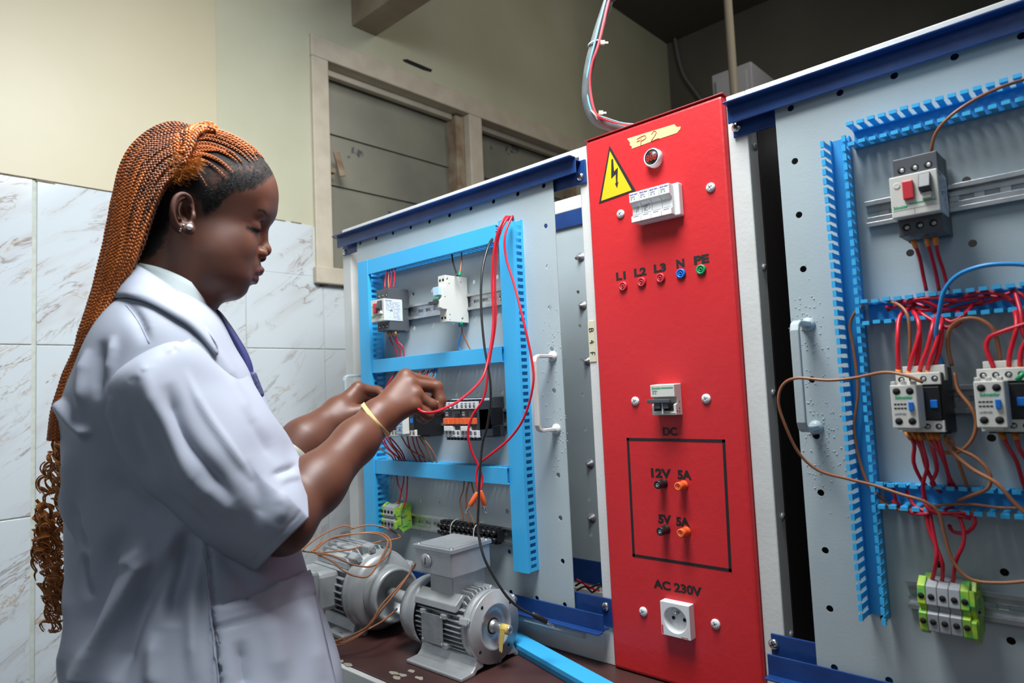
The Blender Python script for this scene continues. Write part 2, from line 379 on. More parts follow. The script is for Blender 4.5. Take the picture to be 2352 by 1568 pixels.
for (y0, y1) in bays:
    frame('top_bead', y0, y1, 2.290, 2.312, WX-0.072, WX-0.045)
    frame('side_bead', y0, y0+0.012, 1.628, 2.300, WX-0.055, WX-0.030)
    for k in range(4):
        zt = 2.303-0.176*k; zb = zt-0.192
        bm = new_bm()
        obx(bm, ((WX-0.082), (y0+y1)/2, (zt+zb)/2), (1,0,0.045), (0,1,0), (-0.045,0,1), 0.002, (y1-y0)/2, 0.101)
        o = obj('louvre_pane', bm, M['glass'], win)
    bm = new_bm()
    for zc in (1.965,):
        obx(bm, (WX-0.035, y0+0.020, zc-0.005), (1,0,0), (0,1,0), (0,0,1), 0.012, 0.014, 0.008)
        obx(bm, (WX-0.022, y0+0.048, zc+0.020), (1,0,0), (0,1,0.28), (0,-0.28,1), 0.004, 0.012, 0.040)
    obj('latch', bm, M['wood2'], win, 0.002)

# roof timber running out from the wall
t = None
p0 = atX(828, 57, WX)
bm = new_bm(); bx(bm, WX-0.01, 2.6, p0[1]-0.030, p0[1]+0.070, p0[2]-0.012, p0[2]+0.11)
tag(obj('ceiling_beam', bm, M['beam'], None, 0.003), 'beige painted timber beam projecting from the wall above the window', 'beam')
bm = new_bm(); bx(bm, WX-0.004, WX+0.03, p0[1]+0.0, p0[1]+0.03, p0[2]+0.112, 3.15)
tag(obj('wooden_batten', bm, M['beam'], None, 0.002), 'short upright timber batten standing on the wall end of the ceiling beam', 'batten')
# things in the dim back of the room
a = atY(1725, 140, 2.7); b1 = atY(1633, 158, 2.7)
t = thing('wall_cabinet', 'pale grey metal cabinet standing in the dim back of the room behind the steel pipe', 'cabinet', ((a[0]+b1[0])/2, 2.95, 0))
bm = new_bm(); bx(bm, b1[0], a[0], 2.7, 3.2, 0.0, a[2]); obj('cabinet_body', bm, mat('cabinet_grey', (0.42, 0.43, 0.48), 0.5), t, 0.004)
bm = new_bm(); bx(bm, b1[0]+0.02, a[0]-0.02, 2.692, 2.70, 0.05, a[2]-0.03); obj('cabinet_door', bm, mat('cabinet_grey_door', (0.44, 0.45, 0.50), 0.5), t, 0.002)
q = atY(1680, 120, 2.45); bm = new_bm(); cyl(bm, (q[0], 2.45, 0), (q[0], 2.45, 3.2), 0.016, 16)
tag(obj('steel_pipe', bm, mat('dull_pipe', (0.30, 0.27, 0.22), 0.5)), 'thin upright brownish pipe in front of the pale cabinet at the back', 'pipe')
q = atY(1528, 30, 3.44); bm = new_bm(); obx(bm, (q[0], 3.445, q[2]+0.02), (1,0,0), (0,1,0), (0,0,1), 0.055, 0.014, 0.075)
tag(obj('junction_box', bm, mat('grey_box', (0.42, 0.48, 0.52), 0.5), None, 0.006), 'small pale junction box high on the dim back wall', 'junction box')
bm = new_bm(); sweep(bm, spline([atY(1543, 50, 3.44), atY(1550, 90, 3.44), atY(1560, 140, 3.44), atY(1572, 175, 3.44), atY(1598, 212, 3.44), atY(1625, 250, 3.44)], 0.03), 0.008, 8)
tag(obj('power_cable', bm, mat('grey_cable', (0.22, 0.24, 0.26), 0.5)), 'thin grey cable trailing down the dim back wall from the junction box', 'cable')

# ---------------------------------------------------------------- workbench
TZ = 0.751
M['bench'] = mat('red_brown_bench_board', (0.080, 0.031, 0.027), 0.42, 0, (5, (0.052, 0.024, 0.022), 0.9, 9), (70, 0.25, 0.001), spots=(23, 0.70, (0.27, 0.22, 0.17)))
t = thing('workbench', 'workbench with a worn red-brown top and grey metal edge carrying motors and cabinets', 'workbench', (-0.6, 1.0, 0))
bm = new_bm(); bx(bm, -1.62, 0.9, 0.680, 1.36, TZ-0.028, TZ); obj('bench_top', bm, M['bench'], t, 0.002)
bm = new_bm(); bx(bm, -1.62, 0.9, 0.668, 0.679, TZ-0.036, TZ-0.001); bx(bm, -1.62, 0.9, 0.672, 0.70, TZ-0.07, TZ-0.036); obj('metal_edge', bm, M['white'], t, 0.0015)
for lx in (-1.56, -0.4, 0.84):
    for ly in (0.72, 1.32):
        bm = new_bm(); bx(bm, lx-0.02, lx+0.02, ly-0.02, ly+0.02, 0, TZ-0.028); obj('leg', bm, M['white'], t, 0.002)
bm = new_bm()
for k, (x, y) in enumerate(((905, 1545), (925, 1550), (945, 1540), (962, 1556), (912, 1555), (1290, 1520), (780, 1517), (800, 1525))):
    q = atZ(x, y, TZ+0.0004); pts = []
    for j in range(9):
        aa = 2*math.pi*j/9; r_ = random.uniform(0.5, 1.0)*0.007; pts.append(q+np.array([math.cos(aa)*r_*2.0, math.sin(aa)*r_, 0]))
    bm.faces.new([bm.verts.new(p) for p in pts])
obj('worn_paint_patches', bm, mat('bare_paint', (0.36, 0.33, 0.26), 0.7), t)
# ================================================================ STEEL FRAME
def bar(bm, x0, x1, z0, z1, y0=0.95, y1=0.985, mi=0): return bx(bm, x0, x1, y0, y1, z0, z1, mi)
def screw_mesh(bm, c, r, n=(0,-1,0), h=0.004, cross=True):
    n = np.array(n, float); n /= np.linalg.norm(n)
    lathe(bm, c, n, [(0, r), (h*0.35, r), (h*0.75, r*0.80), (h, r*0.45)], 20, 0)
    if cross:
        d, u, v = frame_of(n); a = u*math.cos(0.5)+v*math.sin(0.5); b = np.cross(n, a)
        cc = np.array(c, float)+n*(h*0.93)
        obx(bm, cc, a, b, n, r*0.55, r*0.10, h*0.10, 1); obx(bm, cc, b, a, n, r*0.55, r*0.10, h*0.10, 1)
    return bm
rack = thing('equipment_frame', 'white painted steel frame with navy channels holding the grey mounting panels', 'frame', (-0.6, 1.07, TZ))
def post(x0, x1, y0=0.95, y1=0.985, z0=TZ, z1=1.645): 
    bm = new_bm(); bar(bm, x0, x1, z0, z1, y0, y1); return obj('post', bm, M['white'], rack, 0.002)
post(-1.445, -1.410); post(-0.692, -0.6715); post(-0.414, -0.384); post(0.345, 0.38)
for x0, x1 in ((-1.445, -1.41), (-0.71, -0.6715), (-0.414, -0.384), (0.345, 0.38)): post(x0, x1, 1.185, 1.215)
for x0, x1 in ((-1.41, -0.692), (-0.384, 0.345)):
    bm = new_bm(); bar(bm, x0, x1, 1.628, 1.645); obj('top_beam', bm, M['white'], rack, 0.0015)
    bm = new_bm(); bar(bm, x0, x1, TZ, TZ+0.052); obj('bottom_beam', bm, M['white'], rack, 0.0015)
    bm = new_bm(); sweep(bm, [(x0+0.02, 0.949, TZ+0.040), (x1-0.04, 0.949, TZ+0.040)], 0.007, 10); obj('bottom_tube', bm, M['white'], rack)
    bm = new_bm(); bar(bm, x0, x1, 1.615, 1.645, 1.185, 1.215); obj('rear_top_beam', bm, M['white'], rack, 0.0015)
    bm = new_bm(); bar(bm, x0, x1, TZ, TZ+0.03, 1.185, 1.215); obj('rear_bottom_beam', bm, M['white'], rack, 0.0015)
for x in (-1.445, -0.692, -0.414, 0.345):
    bm = new_bm(); bx(bm, x, x+0.0205, 0.985, 1.185, 1.62, 1.645); bx(bm, x, x+0.0205, 0.985, 1.185, TZ, TZ+0.03); obj('side_beam', bm, M['white'], rack, 0.0015)
# navy channels: back plate, web and outward flange
def channel(x0, x1, top=True, xp0=None, xp1=None):
    bm = new_bm()
    if top:
        bx(bm, xp0, xp1, 0.9455, 0.949, 1.577, 1.620); bx(bm, x0, x1, 0.929, 0.932, 1.594, 1.622); bx(bm, x0, x1, 0.914, 0.930, 1.620, 1.623); bx(bm, x0, x1, 0.930, 0.9455, 1.616, 1.619)
    else:
        bx(bm, xp0, xp1, 0.9455, 0.949, 0.815, 0.862); bx(bm, x0, x1, 0.929, 0.932, 0.811, 0.839); bx(bm, x0, x1, 0.914, 0.930, 0.809, 0.812); bx(bm, x0, x1, 0.930, 0.9455, 0.812, 0.815)
    obj('channel_rail', bm, M['navy'], rack, 0.0012)
channel(-1.437, -0.684, True, -1.437, -0.675); channel(-1.40, -0.678, False, -1.437, -0.664)
channel(-0.404, 0.35, True, -0.404, 0.35); channel(-0.402, 0.35, False, -0.402, 0.35)
for x0, x1 in ((-1.41, -0.71), (-0.384, 0.345)):
    bm = new_bm(); bx(bm, x0, x1, 1.180, 1.184, 1.577, 1.613); obj('rear_channel_rail', bm, M['navy'], rack, 0.001)
    bm = new_bm(); bx(bm, x0, x1, 1.180, 1.184, 0.796, 0.846); obj('rear_channel_rail', bm, M['navy'], rack, 0.001)
for x, z in ((-0.687, 1.590), (-0.398, 1.592), (-0.683, 0.848), (-0.398, 0.848), (-1.428, 1.585)):
    bm = new_bm(); screw_mesh(bm, (x, 0.9455, z), 0.0072, h=0.004); obj('screw', bm, [M['chrome'], M['dark']], rack)
for px, py in ((1728, 335), (1747, 613), (1768, 903), (1789, 1189), (1808, 1463)):
    q = atX(px, py, -0.384); bm = new_bm(); screw_mesh(bm, (-0.384, 0.972, q[2]), 0.0058, n=(1, 0, 0), h=0.004); obj('side_screw', bm, [M['zincd'], M['dark']], rack)
bm = new_bm(); bx(bm, -0.6905, -0.6765, 0.9485, 0.950, 1.262, 1.333); tapeo = obj('tape_label', bm, M['tape2'], rack)
def hand_strokes(bm, strokes, org, ux, uz, s, r=0.0007, n=4):
    for st in strokes:
        pts = [np.array(org)+np.array(ux)*(a*s)+np.array(uz)*(b*s) for a, b in st]
        sweep(bm, spline(pts, 0.0008) if len(pts) > 2 else pts, r, n)
    return bm
bm = new_bm()   # hand lettering, reads down the tape: B4F rotated
B_ = [[(0,0),(0,1)], [(0,1),(.45,.95),(.45,.6),(0,.52)], [(0,.52),(.55,.45),(.5,.05),(0,0)]]
F4 = [[(.35,1),(.0,.45),(.55,.45)], [(.42,.75),(.42,.0)]]
F_ = [[(0,0),(0,1),(.5,1)], [(0,.5),(.4,.5)]]
for k, g in enumerate((B_, F4, F_)):
    hand_strokes(bm, g, (-0.6880, 0.9483, 1.320-0.021*k), (0, 0, -1), (1, 0, 0), 0.009)
obj('lettering', bm, M['kprint'], tapeo)

# rear panels, seen through the gaps
def pipe_bolt(bm, c, r=0.007, L=0.014):
    lathe(bm, c, (0,-1,0), [(0, r*1.5), (0.0015, r*1.5), (0.0015, r), (0.006, r), (0.006, r*0.45), (L, r*0.42)], 14)
XS1 = [-0.767-0.065*k for k in range(10)]; ZS = [0.837+0.0756*k for k in range(11)]
def plate(bm, X0, X1, Z0, Z1, y0, y1, xs, zs, r, n=14):
    """perforated sheet: a ring of quads round every hole, front, back and bore"""
    xs = sorted(x for x in xs if X0+r*1.2 < x < X1-r*1.2); zs = sorted(z for z in zs if Z0+r*1.2 < z < Z1-r*1.2)
    ex = [X0]+[(a+b)/2 for a, b in zip(xs, xs[1:])]+[X1]; ez = [Z0]+[(a+b)/2 for a, b in zip(zs, zs[1:])]+[Z1]
    for i, xc in enumerate(xs):
        for j, zc in enumerate(zs):
            a0, a1, b0, b1 = ex[i], ex[i+1], ez[j], ez[j+1]; N_ = 16; rings = []
            for y in (y0, y1):
                o_ = []; h_ = []
                for k in range(N_):
                    an = 2*math.pi*k/N_; c, s = math.cos(an), math.sin(an)
                    tx = ((a1-xc) if c > 0 else (xc-a0))/max(abs(c), 1e-9); tz = ((b1-zc) if s > 0 else (zc-b0))/max(abs(s), 1e-9); t_ = min(tx, tz)
                    o_.append([xc+c*t_, zc+s*t_]); h_.append((xc+c*r, zc+s*r))
                # snap nearest samples to the four corners
                for cx_, cz_ in ((a0,b0),(a0,b1),(a1,b0),(a1,b1)):
                    k = min(range(N_), key=lambda q: (o_[q][0]-cx_)**2+(o_[q][1]-cz_)**2); o_[k] = [cx_, cz_]
                rings.append(([bm.verts.new((p[0], y, p[1])) for p in o_], [bm.verts.new((p[0], y, p[1])) for p in h_]))
            (of, hf), (ob, hb) = rings
            for k in range(N_):
                k2 = (k+1) % N_
                bm.faces.new([of[k], of[k2], hf[k2], hf[k]]); bm.faces.new([ob[k], hb[k], hb[k2], ob[k2]]); bm.faces.new([hf[k], hf[k2], hb[k2], hb[k]])
    for p, q in (((X0,Z0),(X1,Z0)),((X1,Z0),(X1,Z1)),((X1,Z1),(X0,Z1)),((X0,Z1),(X0,Z0))):
        bm.faces.new([bm.verts.new(v) for v in ((p[0],y0,p[1]),(q[0],y0,q[1]),(q[0],y1,q[1]),(p[0],y1,p[1]))])
    return bm
t = thing('rear_panel', 'grey perforated rear panel glimpsed in the slot left of the red box', 'panel', (-1.05, 1.19, 0.83))
bm = new_bm(); plate(bm, -1.40, -0.72, 0.83, 1.60, 1.186, 1.188, [-0.755-0.065*k for k in range(11)]+[-0.724-0.0], [0.90+0.0756*k for k in range(10)], 0.0042)
obj('panel_plate', bm, M['panel'], t)
for px, py in ((1335, 590), (1339, 702), (1350, 829), (1356, 1065), (1360, 1189)):
    q = atY(px, py, 1.186); bm = new_bm(); pipe_bolt(bm, (q[0], 1.186, q[2])); obj('bolt', bm, M['zincd'], t)
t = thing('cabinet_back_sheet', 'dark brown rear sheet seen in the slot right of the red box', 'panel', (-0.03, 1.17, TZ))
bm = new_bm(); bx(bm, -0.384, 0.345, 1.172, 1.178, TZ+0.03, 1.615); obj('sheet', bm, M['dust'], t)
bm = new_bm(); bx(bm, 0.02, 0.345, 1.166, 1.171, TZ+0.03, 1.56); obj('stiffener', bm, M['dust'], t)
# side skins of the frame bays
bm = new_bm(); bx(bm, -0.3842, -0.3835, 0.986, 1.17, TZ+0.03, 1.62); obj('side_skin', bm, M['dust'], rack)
for k, (cm, pts) in enumerate((('wred', ((1325,1330),(1345,1342),(1362,1352),(1376,1356))), ('wblack', ((1322,1345),(1340,1335),(1350,1350),(1378,1340))), ('wblack', ((1325,1355),(1345,1346),(1360,1360),(1376,1348))))):
    bm = tube([atY(x, y, 1.12) for x, y in pts], 0.0022, 6, 0.01)
    tag(obj('loose_wire', bm, M[cm]), ['red loose wire lying in the dark slot beside the red box', 'upper black loose wire in the dark slot beside the red box', 'lower black loose wire in the dark slot beside the red box'][k], 'wire')

# ================================================================ MOUNTING PANELS
def handle(bm, x, z0, z1, out=0.055, y=0.94, lean=0.0, r=0.005):
    pr = [(-1,-.6),(1,-.6),(1,.6),(-1,.6)]
    c = 0.010
    P = [(x, y, z0), (x, y-out+c, z0), (x, y-out+c*0.3, z0+c*0.3), (x, y-out, z0+c), (x, y-out, z1-c), (x, y-out+c*0.3, z1-c*0.3), (x, y-out+c, z1), (x, y, z1)]
    P = [(p[0]+lean*(y-p[1]), p[1], p[2]) for p in P]
    sweep(bm, P, r, prof=pr)
    return bm
def beads(bm, x, z, n, spread, seed):
    rnd = random.Random(seed)
    for _ in range(n):
        a = rnd.gauss(0, spread*0.5); b = rnd.gauss(0, spread); r = rnd.uniform(0.0004, 0.0013)
        if abs(a) < spread*0.9: lathe(bm, (x+a, 0.9402, z+b), (0,-1,0), [(0, r), (r*0.6, r*0.8), (r, 0)], 6)
    return bm
pL = thing('mounting_panel', 'pale grey perforated mounting panel with two handles, left of the red box', 'panel', (-1.05, 0.94, 0.82))
bm = new_bm(); plate(bm, -1.366, -0.745, 0.818, 1.612, 0.94, 0.9415, XS1, ZS, 0.0045); obj('panel_plate', bm, M['panel'], pL)
bm = new_bm(); handle(bm, -0.765, 1.146, 1.277, 0.052); lathe(bm, (-0.765, 0.9402, 1.277), (0,-1,0), [(0,.010),(.004,.009),(.008,.005)], 12); lathe(bm, (-0.765, 0.9402, 1.146), (0,-1,0), [(0,.010),(.004,.009),(.008,.005)], 12)
obj('handle', bm, M['white'], pL, 0.0012)
bm = new_bm(); handle(bm, -1.352, 1.13, 1.270, 0.055); obj('handle', bm, M['panel'], pL, 0.0012)
bm = new_bm(); beads(bm, -0.768, 1.28, 90, 0.028, 1); beads(bm, -0.768, 1.14, 120, 0.030, 2); obj('weld_spatter', bm, M['panel'], pL)['kind'] = 'stuff'
pR = thing('mounting_panel', 'pale grey perforated mounting panel with open blue ducts, right of the red box', 'panel', (-0.03, 0.94, 0.82))
XR = [-0.317+0.0645*k for k in range(10)]
bm = new_bm(); plate(bm, -0.339, 0.283, 0.818, 1.612, 0.94, 0.9415, XR, ZS, 0.0045); obj('panel_plate', bm, M['panel'], pR)
bm = new_bm(); handle(bm, -0.316, 1.151, 1.290, 0.052, r=0.0058); lathe(bm, (-0.316, 0.9402, 1.290), (0,-1,0), [(0,.010),(.004,.009),(.008,.005)], 12); lathe(bm, (-0.316, 0.9402, 1.151), (0,-1,0), [(0,.010),(.004,.009),(.008,.005)], 12)
obj('handle', bm, M['panel'], pR, 0.0015)
bm = new_bm(); beads(bm, -0.318, 1.28, 110, 0.028, 3); beads(bm, -0.312, 1.14, 200, 0.035, 4); obj('weld_spatter', bm, M['panel'], pR)['kind'] = 'stuff'

# ---------------------------------------------------------------- closed ducts on the left panel
def closed_duct(label, along, a0, a1, b0, b1, yf, yb=0.94, gap_side=('lo','hi')):
    """along 'z' (vertical: a = Z range, b = X range) or 'x' (horizontal: a = X range, b = Z range)"""
    t = thing('cable_duct', label, 'cable duct', ((b0+b1)/2, yb, a0) if along == 'z' else (a0, yb, (b0+b1)/2), 'light blue lidded cable ducts on the left panel')
    def B(bm, a, a_, b, b_, y0, y1, mi=0):
        if along == 'z': bx(bm, b, b_, y0, y1, a, a_, mi)
        else: bx(bm, a, a_, y0, y1, b, b_, mi)
    bm = new_bm(); w = 0.0013; d = yb-yf
    B(bm, a0, a1, b0, b1, yb-w, yb)
    for e in (b0, b1-w):
        B(bm, a0, a1, e, e+w, yb-0.006, yb-w); B(bm, a0, a1, e, e+w, yf+0.0055, yf+0.010)
        k = a0; 
        while k < a1-0.002:
            B(bm, k, min(k+0.0058, a1), e, e+w, yf+0.010, yb-0.006); k += 0.0125
    obj('duct_base', bm, M['duct2'] if False else M['duct'], t)
    bm = new_bm(); B(bm, a0-0.001, a1+0.001, b0-0.001, b1+0.001, yf, yf+0.0016)
    B(bm, a0-0.001, a1+0.001, b0-0.001, b0+0.0006, yf+0.0016, yf+0.006); B(bm, a0-0.001, a1+0.001, b1-0.0006, b1+0.001, yf+0.0016, yf+0.006)
    obj('duct_lid', bm, M['duct'], t, 0.0006)
    return t
closed_duct('tall blue duct down the left side of the left panel, beside the frame post', 'z', 0.915, 1.532, -1.305, -1.268, 0.8985)
closed_duct('tall blue duct with slots on the right side of the left panel, beside the handle', 'z', 0.890, 1.540, -0.857, -0.823, 0.9085)
closed_duct('horizontal blue duct along the top of the left panel', 'x', -1.2665, -0.8585, 1.500, 1.532, 0.900)
closed_duct('horizontal blue duct across the left panel below the breakers', 'x', -1.2665, -0.8585, 1.273, 1.301, 0.902)
closed_duct('horizontal blue duct across the left panel above the green terminals', 'x', -1.2665, -0.8585, 1.047, 1.076, 0.902)
# piece of spare duct lying on the bench
t = thing('spare_duct', 'loose length of blue duct lying on the bench beside the red box', 'cable duct', (-0.77, 0.93, TZ))
qa = atZ(1195, 1468, TZ+0.018); qb = atZ(1420, 1592, TZ+0.018); dv = (qb-qa)/np.linalg.norm(qb-qa); sv = np.array([-dv[1], dv[0], 0])
bm = new_bm(); obx(bm, (qa+qb)/2+np.array([0,0,-0.001]), dv, sv, (0,0,1), np.linalg.norm(qb-qa)/2+0.05, 0.0165, 0.001); obx(bm, (qa+qb)/2+np.array([0,0,-0.0100]), dv, sv, (0,0,1), np.linalg.norm(qb-qa)/2+0.049, 0.0145, 0.0080)
obj('duct_base', bm, M['duct'], t, 0.0006)
bm = new_bm()
for s in (-1, 1): obx(bm, (qa+qb)/2+sv*s*0.0172+np.array([0,0,-0.004]), dv, sv, (0,0,1), np.linalg.norm(qb-qa)/2+0.05, 0.0007, 0.004)
obj('duct_lid', bm, M['duct'], t, 0.0005)

# ---------------------------------------------------------------- open slotted ducts on the right panel
def open_duct(label, along, a0, a1, b0, b1, yf, yb=0.94, pitch=0.0122, brk=()):
    t = thing('slotted_duct', label, 'cable duct', ((b0+b1)/2, yb, a0) if along == 'z' else (a0, yb, (b0+b1)/2), 'open blue slotted cable ducts on the right panel')
    def B(bm, a, a_, b, b_, y0, y1, mi=0):
        if along == 'z': bx(bm, b, b_, y0, y1, a, a_, mi)
        else: bx(bm, a, a_, y0, y1, b, b_, mi)
    w = 0.0014; bm = new_bm(); B(bm, a0, a1, b0, b1, yb-w, yb); B(bm, a0, a1, b0, b0+w, yb-0.008, yb-w); B(bm, a0, a1, b1-w, b1, yb-0.008, yb-w)
    obj('duct_base', bm, M['duct2'], t)
    for side, e in enumerate((b0, b1-w)):
        bm = new_bm(); k = a0+0.001; i = 0; rnd = random.Random(int(a0*1000)+side)
        while k < a1-0.006:
            if (side, i) not in brk:
                wob = rnd.uniform(-0.0006, 0.0006)
                B(bm, k, k+0.0068, e+wob*0, e+w, yf+0.001, yb-0.008); 
                s = -1 if side == 0 else 1
                lo = (e-0.0030, e+w) if side == 0 else (e, e+w+0.0030)
                B(bm, k-0.0006, k+0.0074, lo[0]+wob, lo[1]+wob, yf, yf+0.0045)
            k += pitch; i += 1
        obj('slotted_wall', bm, M['duct'], t)
    return t
open_duct('upright open blue duct down the left of the right panel', 'z', 0.916, 1.530, -0.268, -0.244, 0.902, brk=())
open_duct('open blue duct running along the top of the right panel', 'x', -0.2395, 0.24, 1.511, 1.535, 0.904)
open_duct('open blue duct packed with red wires across the right panel', 'x', -0.2395, 0.24, 1.283, 1.308, 0.902)
open_duct('open blue duct low on the right panel above the green terminals', 'x', -0.2395, 0.24, 1.059, 1.084, 0.902)

# ---------------------------------------------------------------- DIN rails
def din_rail(label, x0, x1, zc, y=0.94, hh=0.0165, screws=()):
    t = thing('din_rail', label, 'mounting rail', ((x0+x1)/2, y, zc), 'slotted steel mounting rails')
    bm = new_bm(); w = 0.0011; yb = y-0.001
    # web with oblong slots
    pitch = 0.025; sl = 0.0145; x = x0; zs_ = (zc-0.0031, zc+0.0031)
    bx(bm, x0, x1, yb-w, yb, zc-0.011, zs_[0]); bx(bm, x0, x1, yb-w, yb, zs_[1], zc+0.011)
    while x < x1: 
        bx(bm, x+sl, min(x+pitch, x1), yb-w, yb, zs_[0], zs_[1])
        x += pitch
    for s in (-1, 1):
        a, b = sorted((zc+s*0.011, zc+s*(0.011+w))); bx(bm, x0, x1, yb-0.0075, yb, a, b)
        a, b = sorted((zc+s*0.011, zc+s*hh)); bx(bm, x0, x1, yb-0.0075-w, yb-0.0075, a, b)
    obj('rail_profile', bm, M['zinc'], t, 0.0003)
    for sx in screws:
        bm = new_bm(); screw_mesh(bm, (sx, yb-w, zc), 0.0075, h=0.004); obj('screw', bm, [M['chrome'], M['dark']], t)
    return t
din_rail('slotted steel rail carrying the motor breaker and single breaker on the left panel', -1.262, -0.860, 1.401, screws=(-0.885,))
din_rail('slotted steel rail behind the contactors on the left panel', -1.262, -0.860, 1.168)
din_rail('slotted steel rail below the green terminals on the left panel', -1.262, -0.860, 0.945, screws=(-0.878,))
din_rail('slotted steel rail carrying the motor breaker on the right panel', -0.232, 0.24, 1.422)
din_rail('slotted steel rail behind the contactors on the right panel', -0.215, 0.24, 1.185)
din_rail('slotted steel rail behind the terminals at the bottom right', -0.222, 0.24, 0.950)
# ================================================================ lettering helper (flat printed text as real, paper-thin mesh on the surface)
def text(name, s, m, parent, org, size, ux=(1,0,0), uz=(0,0,1), bold=0.0, width=None, align='CENTER', th=0.00015, label=None, stencil=False):
    cu = bpy.data.curves.new('txt', 'FONT'); cu.body = s; cu.size = size; cu.align_x = align; cu.offset = bold; cu.extrude = th
    o = bpy.data.objects.new('txt', cu); COL.objects.link(o)
    bpy.context.view_layer.update()
    dg = bpy.context.evaluated_depsgraph_get(); me = bpy.data.meshes.new_from_object(o.evaluated_get(dg)); me.name = name
    bpy.data.objects.remove(o); bpy.data.curves.remove(cu)
    ux = Vector(ux).normalized(); uz = Vector(uz).normalized(); n = ux.cross(uz)
    xs = [v.co.x for v in me.vertices]
    sx = 1.0
    if width and xs: sx = width/(max(xs)-min(xs))
    top = parent
    while top is not None and top.parent is not None: top = top.parent
    inv = INV.get(top.name, Matrix.Identity(4)) if top else Matrix.Identity(4)
    for v in me.vertices:
        c = v.co; v.co = inv @ (Vector(org)+ux*(c.x*sx)+uz*c.y+n*c.z)
    me.materials.clear(); me.materials.append(m)
    ob = bpy.data.objects.new(name, me); COL.objects.link(ob)
    if parent: ob.parent = parent
    if label: ob['label'] = label
    return ob

# ================================================================ RED SUPPLY PANEL
YR = 0.942
red = thing('supply_panel', 'tall red painted power supply box with stencilled sockets between the two grey panels', 'power supply box', (-0.543, 1.0, TZ))
bm = new_bm(); bx(bm, -0.6705, -0.4145, YR, 1.18, TZ+0.001, 1.648); obj('enclosure', bm, M['red'], red, 0.006, seg=3)
bm = new_bm(); bx(bm, -0.6715, -0.4135, YR-0.0015, 1.18, 1.6475, 1.6500); obj('top_cap', bm, M['redtop'], red, 0.0012)
F = YR
for x, z in ((-.605, 1.505), (-.443, 1.511), (-.598, 1.192), (-.473, 1.193), (-.606, .855), (-.482, .860)):
    bm = new_bm(); screw_mesh(bm, (x, F, z), 0.0074, h=0.0042); obj('screw', bm, [M['wplast'], M['zincd']], red)
# warning sign
def tri(bm, P, y0, y1, mi=0): return poly_prism(bm, [(p[0], y0, p[1]) for p in P], (0, y1-y0, 0), mi)
sign = obj('warning_sign', tri(new_bm(), ((-.6475, 1.5325), (-.5735, 1.5375), (-.6195, 1.6270)), F-0.0006, F), M['kprint'], red, label='black bordered yellow warning triangle with a lightning bolt')
obj('sign_face', tri(new_bm(), ((-.6425, 1.5360), (-.5810, 1.5400), (-.6190, 1.6170)), F-0.0008, F-0.0005), M['yellow'], sign)
bolt = [(-.6170, 1.6020), (-.6135, 1.6020), (-.6130, 1.5800), (-.6050, 1.5850), (-.6075, 1.5600), (-.6055, 1.5605), (-.6090, 1.5500), (-.6125, 1.5590), (-.6105, 1.5595), (-.6100, 1.5745), (-.6195, 1.5690)]
obj('lightning_bolt', tri(new_bm(), bolt, F-0.0010, F-0.0007), M['kprint'], sign)
# masking tape P2
tp = [(-.584, 1.6285), (-.540, 1.6275), (-.4965, 1.6262), (-.4925, 1.6205), (-.4855, 1.6190), (-.4870, 1.6150), (-.4925, 1.6110), (-.540, 1.6105), (-.576, 1.6090), (-.5760, 1.6130), (-.5795, 1.6160), (-.5790, 1.6205)]
tapeo = obj('tape_label', tri(new_bm(), tp, F-0.0004, F), M['tape'], red)
bm = new_bm(); org = (-0.5640, F-0.0006, 1.6105)
hand_strokes(bm, [[(0.45,-.1),(0.50,1.0)], [(-.1,.9),(.5,1.05),(1.15,1.05),(1.2,.65),(.5,.5)], [(-.15,.62),(.35,.62)], [(2.1,.9),(2.5,1.25),(2.8,.95),(2.4,.45),(2.0,.05),(2.9,.10),(3.2,.05)]], org, (1,0,0), (0,0,1), 0.0125, 0.0006)
obj('lettering', bm, M['penred'], tapeo)
# voltage display
q = atY(1491, 361, F-0.012); mt = None
bm = new_bm(); lathe(bm, (q[0]+0.004, F, q[2]-0.001), (0,-1,0), [(0, .0150), (.010, .0150), (.0125, .0138), (.0128, .0125), (.0110, .0122), (.0110, 0)], 32); mt = obj('voltage_meter', bm, M['wplast'], red)
bm = new_bm(); lathe(bm, (q[0]+0.004, F-0.0108, q[2]-0.001), (0,-1,0), [(0, .0122), (.0010, .0122), (.0014, 0)], 32); obj('meter_screen', bm, M['black'], mt)
bm = new_bm()
for k in range(3):
    cx_, cz_ = q[0]+0.004+(k-1)*0.0064, q[2]-0.0015
    for (a, b, hx, hz) in ((0, 1, 1, .2), (0, 0, 1, .2), (0, -1, 1, .2), (-1, .5, .2, .8), (1, .5, .2, .8), (-1, -.5, .2, .8), (1, -.5, .2, .8)):
        obx(bm, (cx_+a*0.0019+b*0.0004, F-0.0124, cz_+b*0.0042), (1,0,0), (0,1,0), (0.1,0,1), hx*0.0016, 0.0001, hz*0.0022)
obj('digits', bm, M['led'], mt)
text('unit_letter', 'V', M['led'], mt, (q[0]+0.003, F-0.0124, q[2]+0.0055), 0.0045)
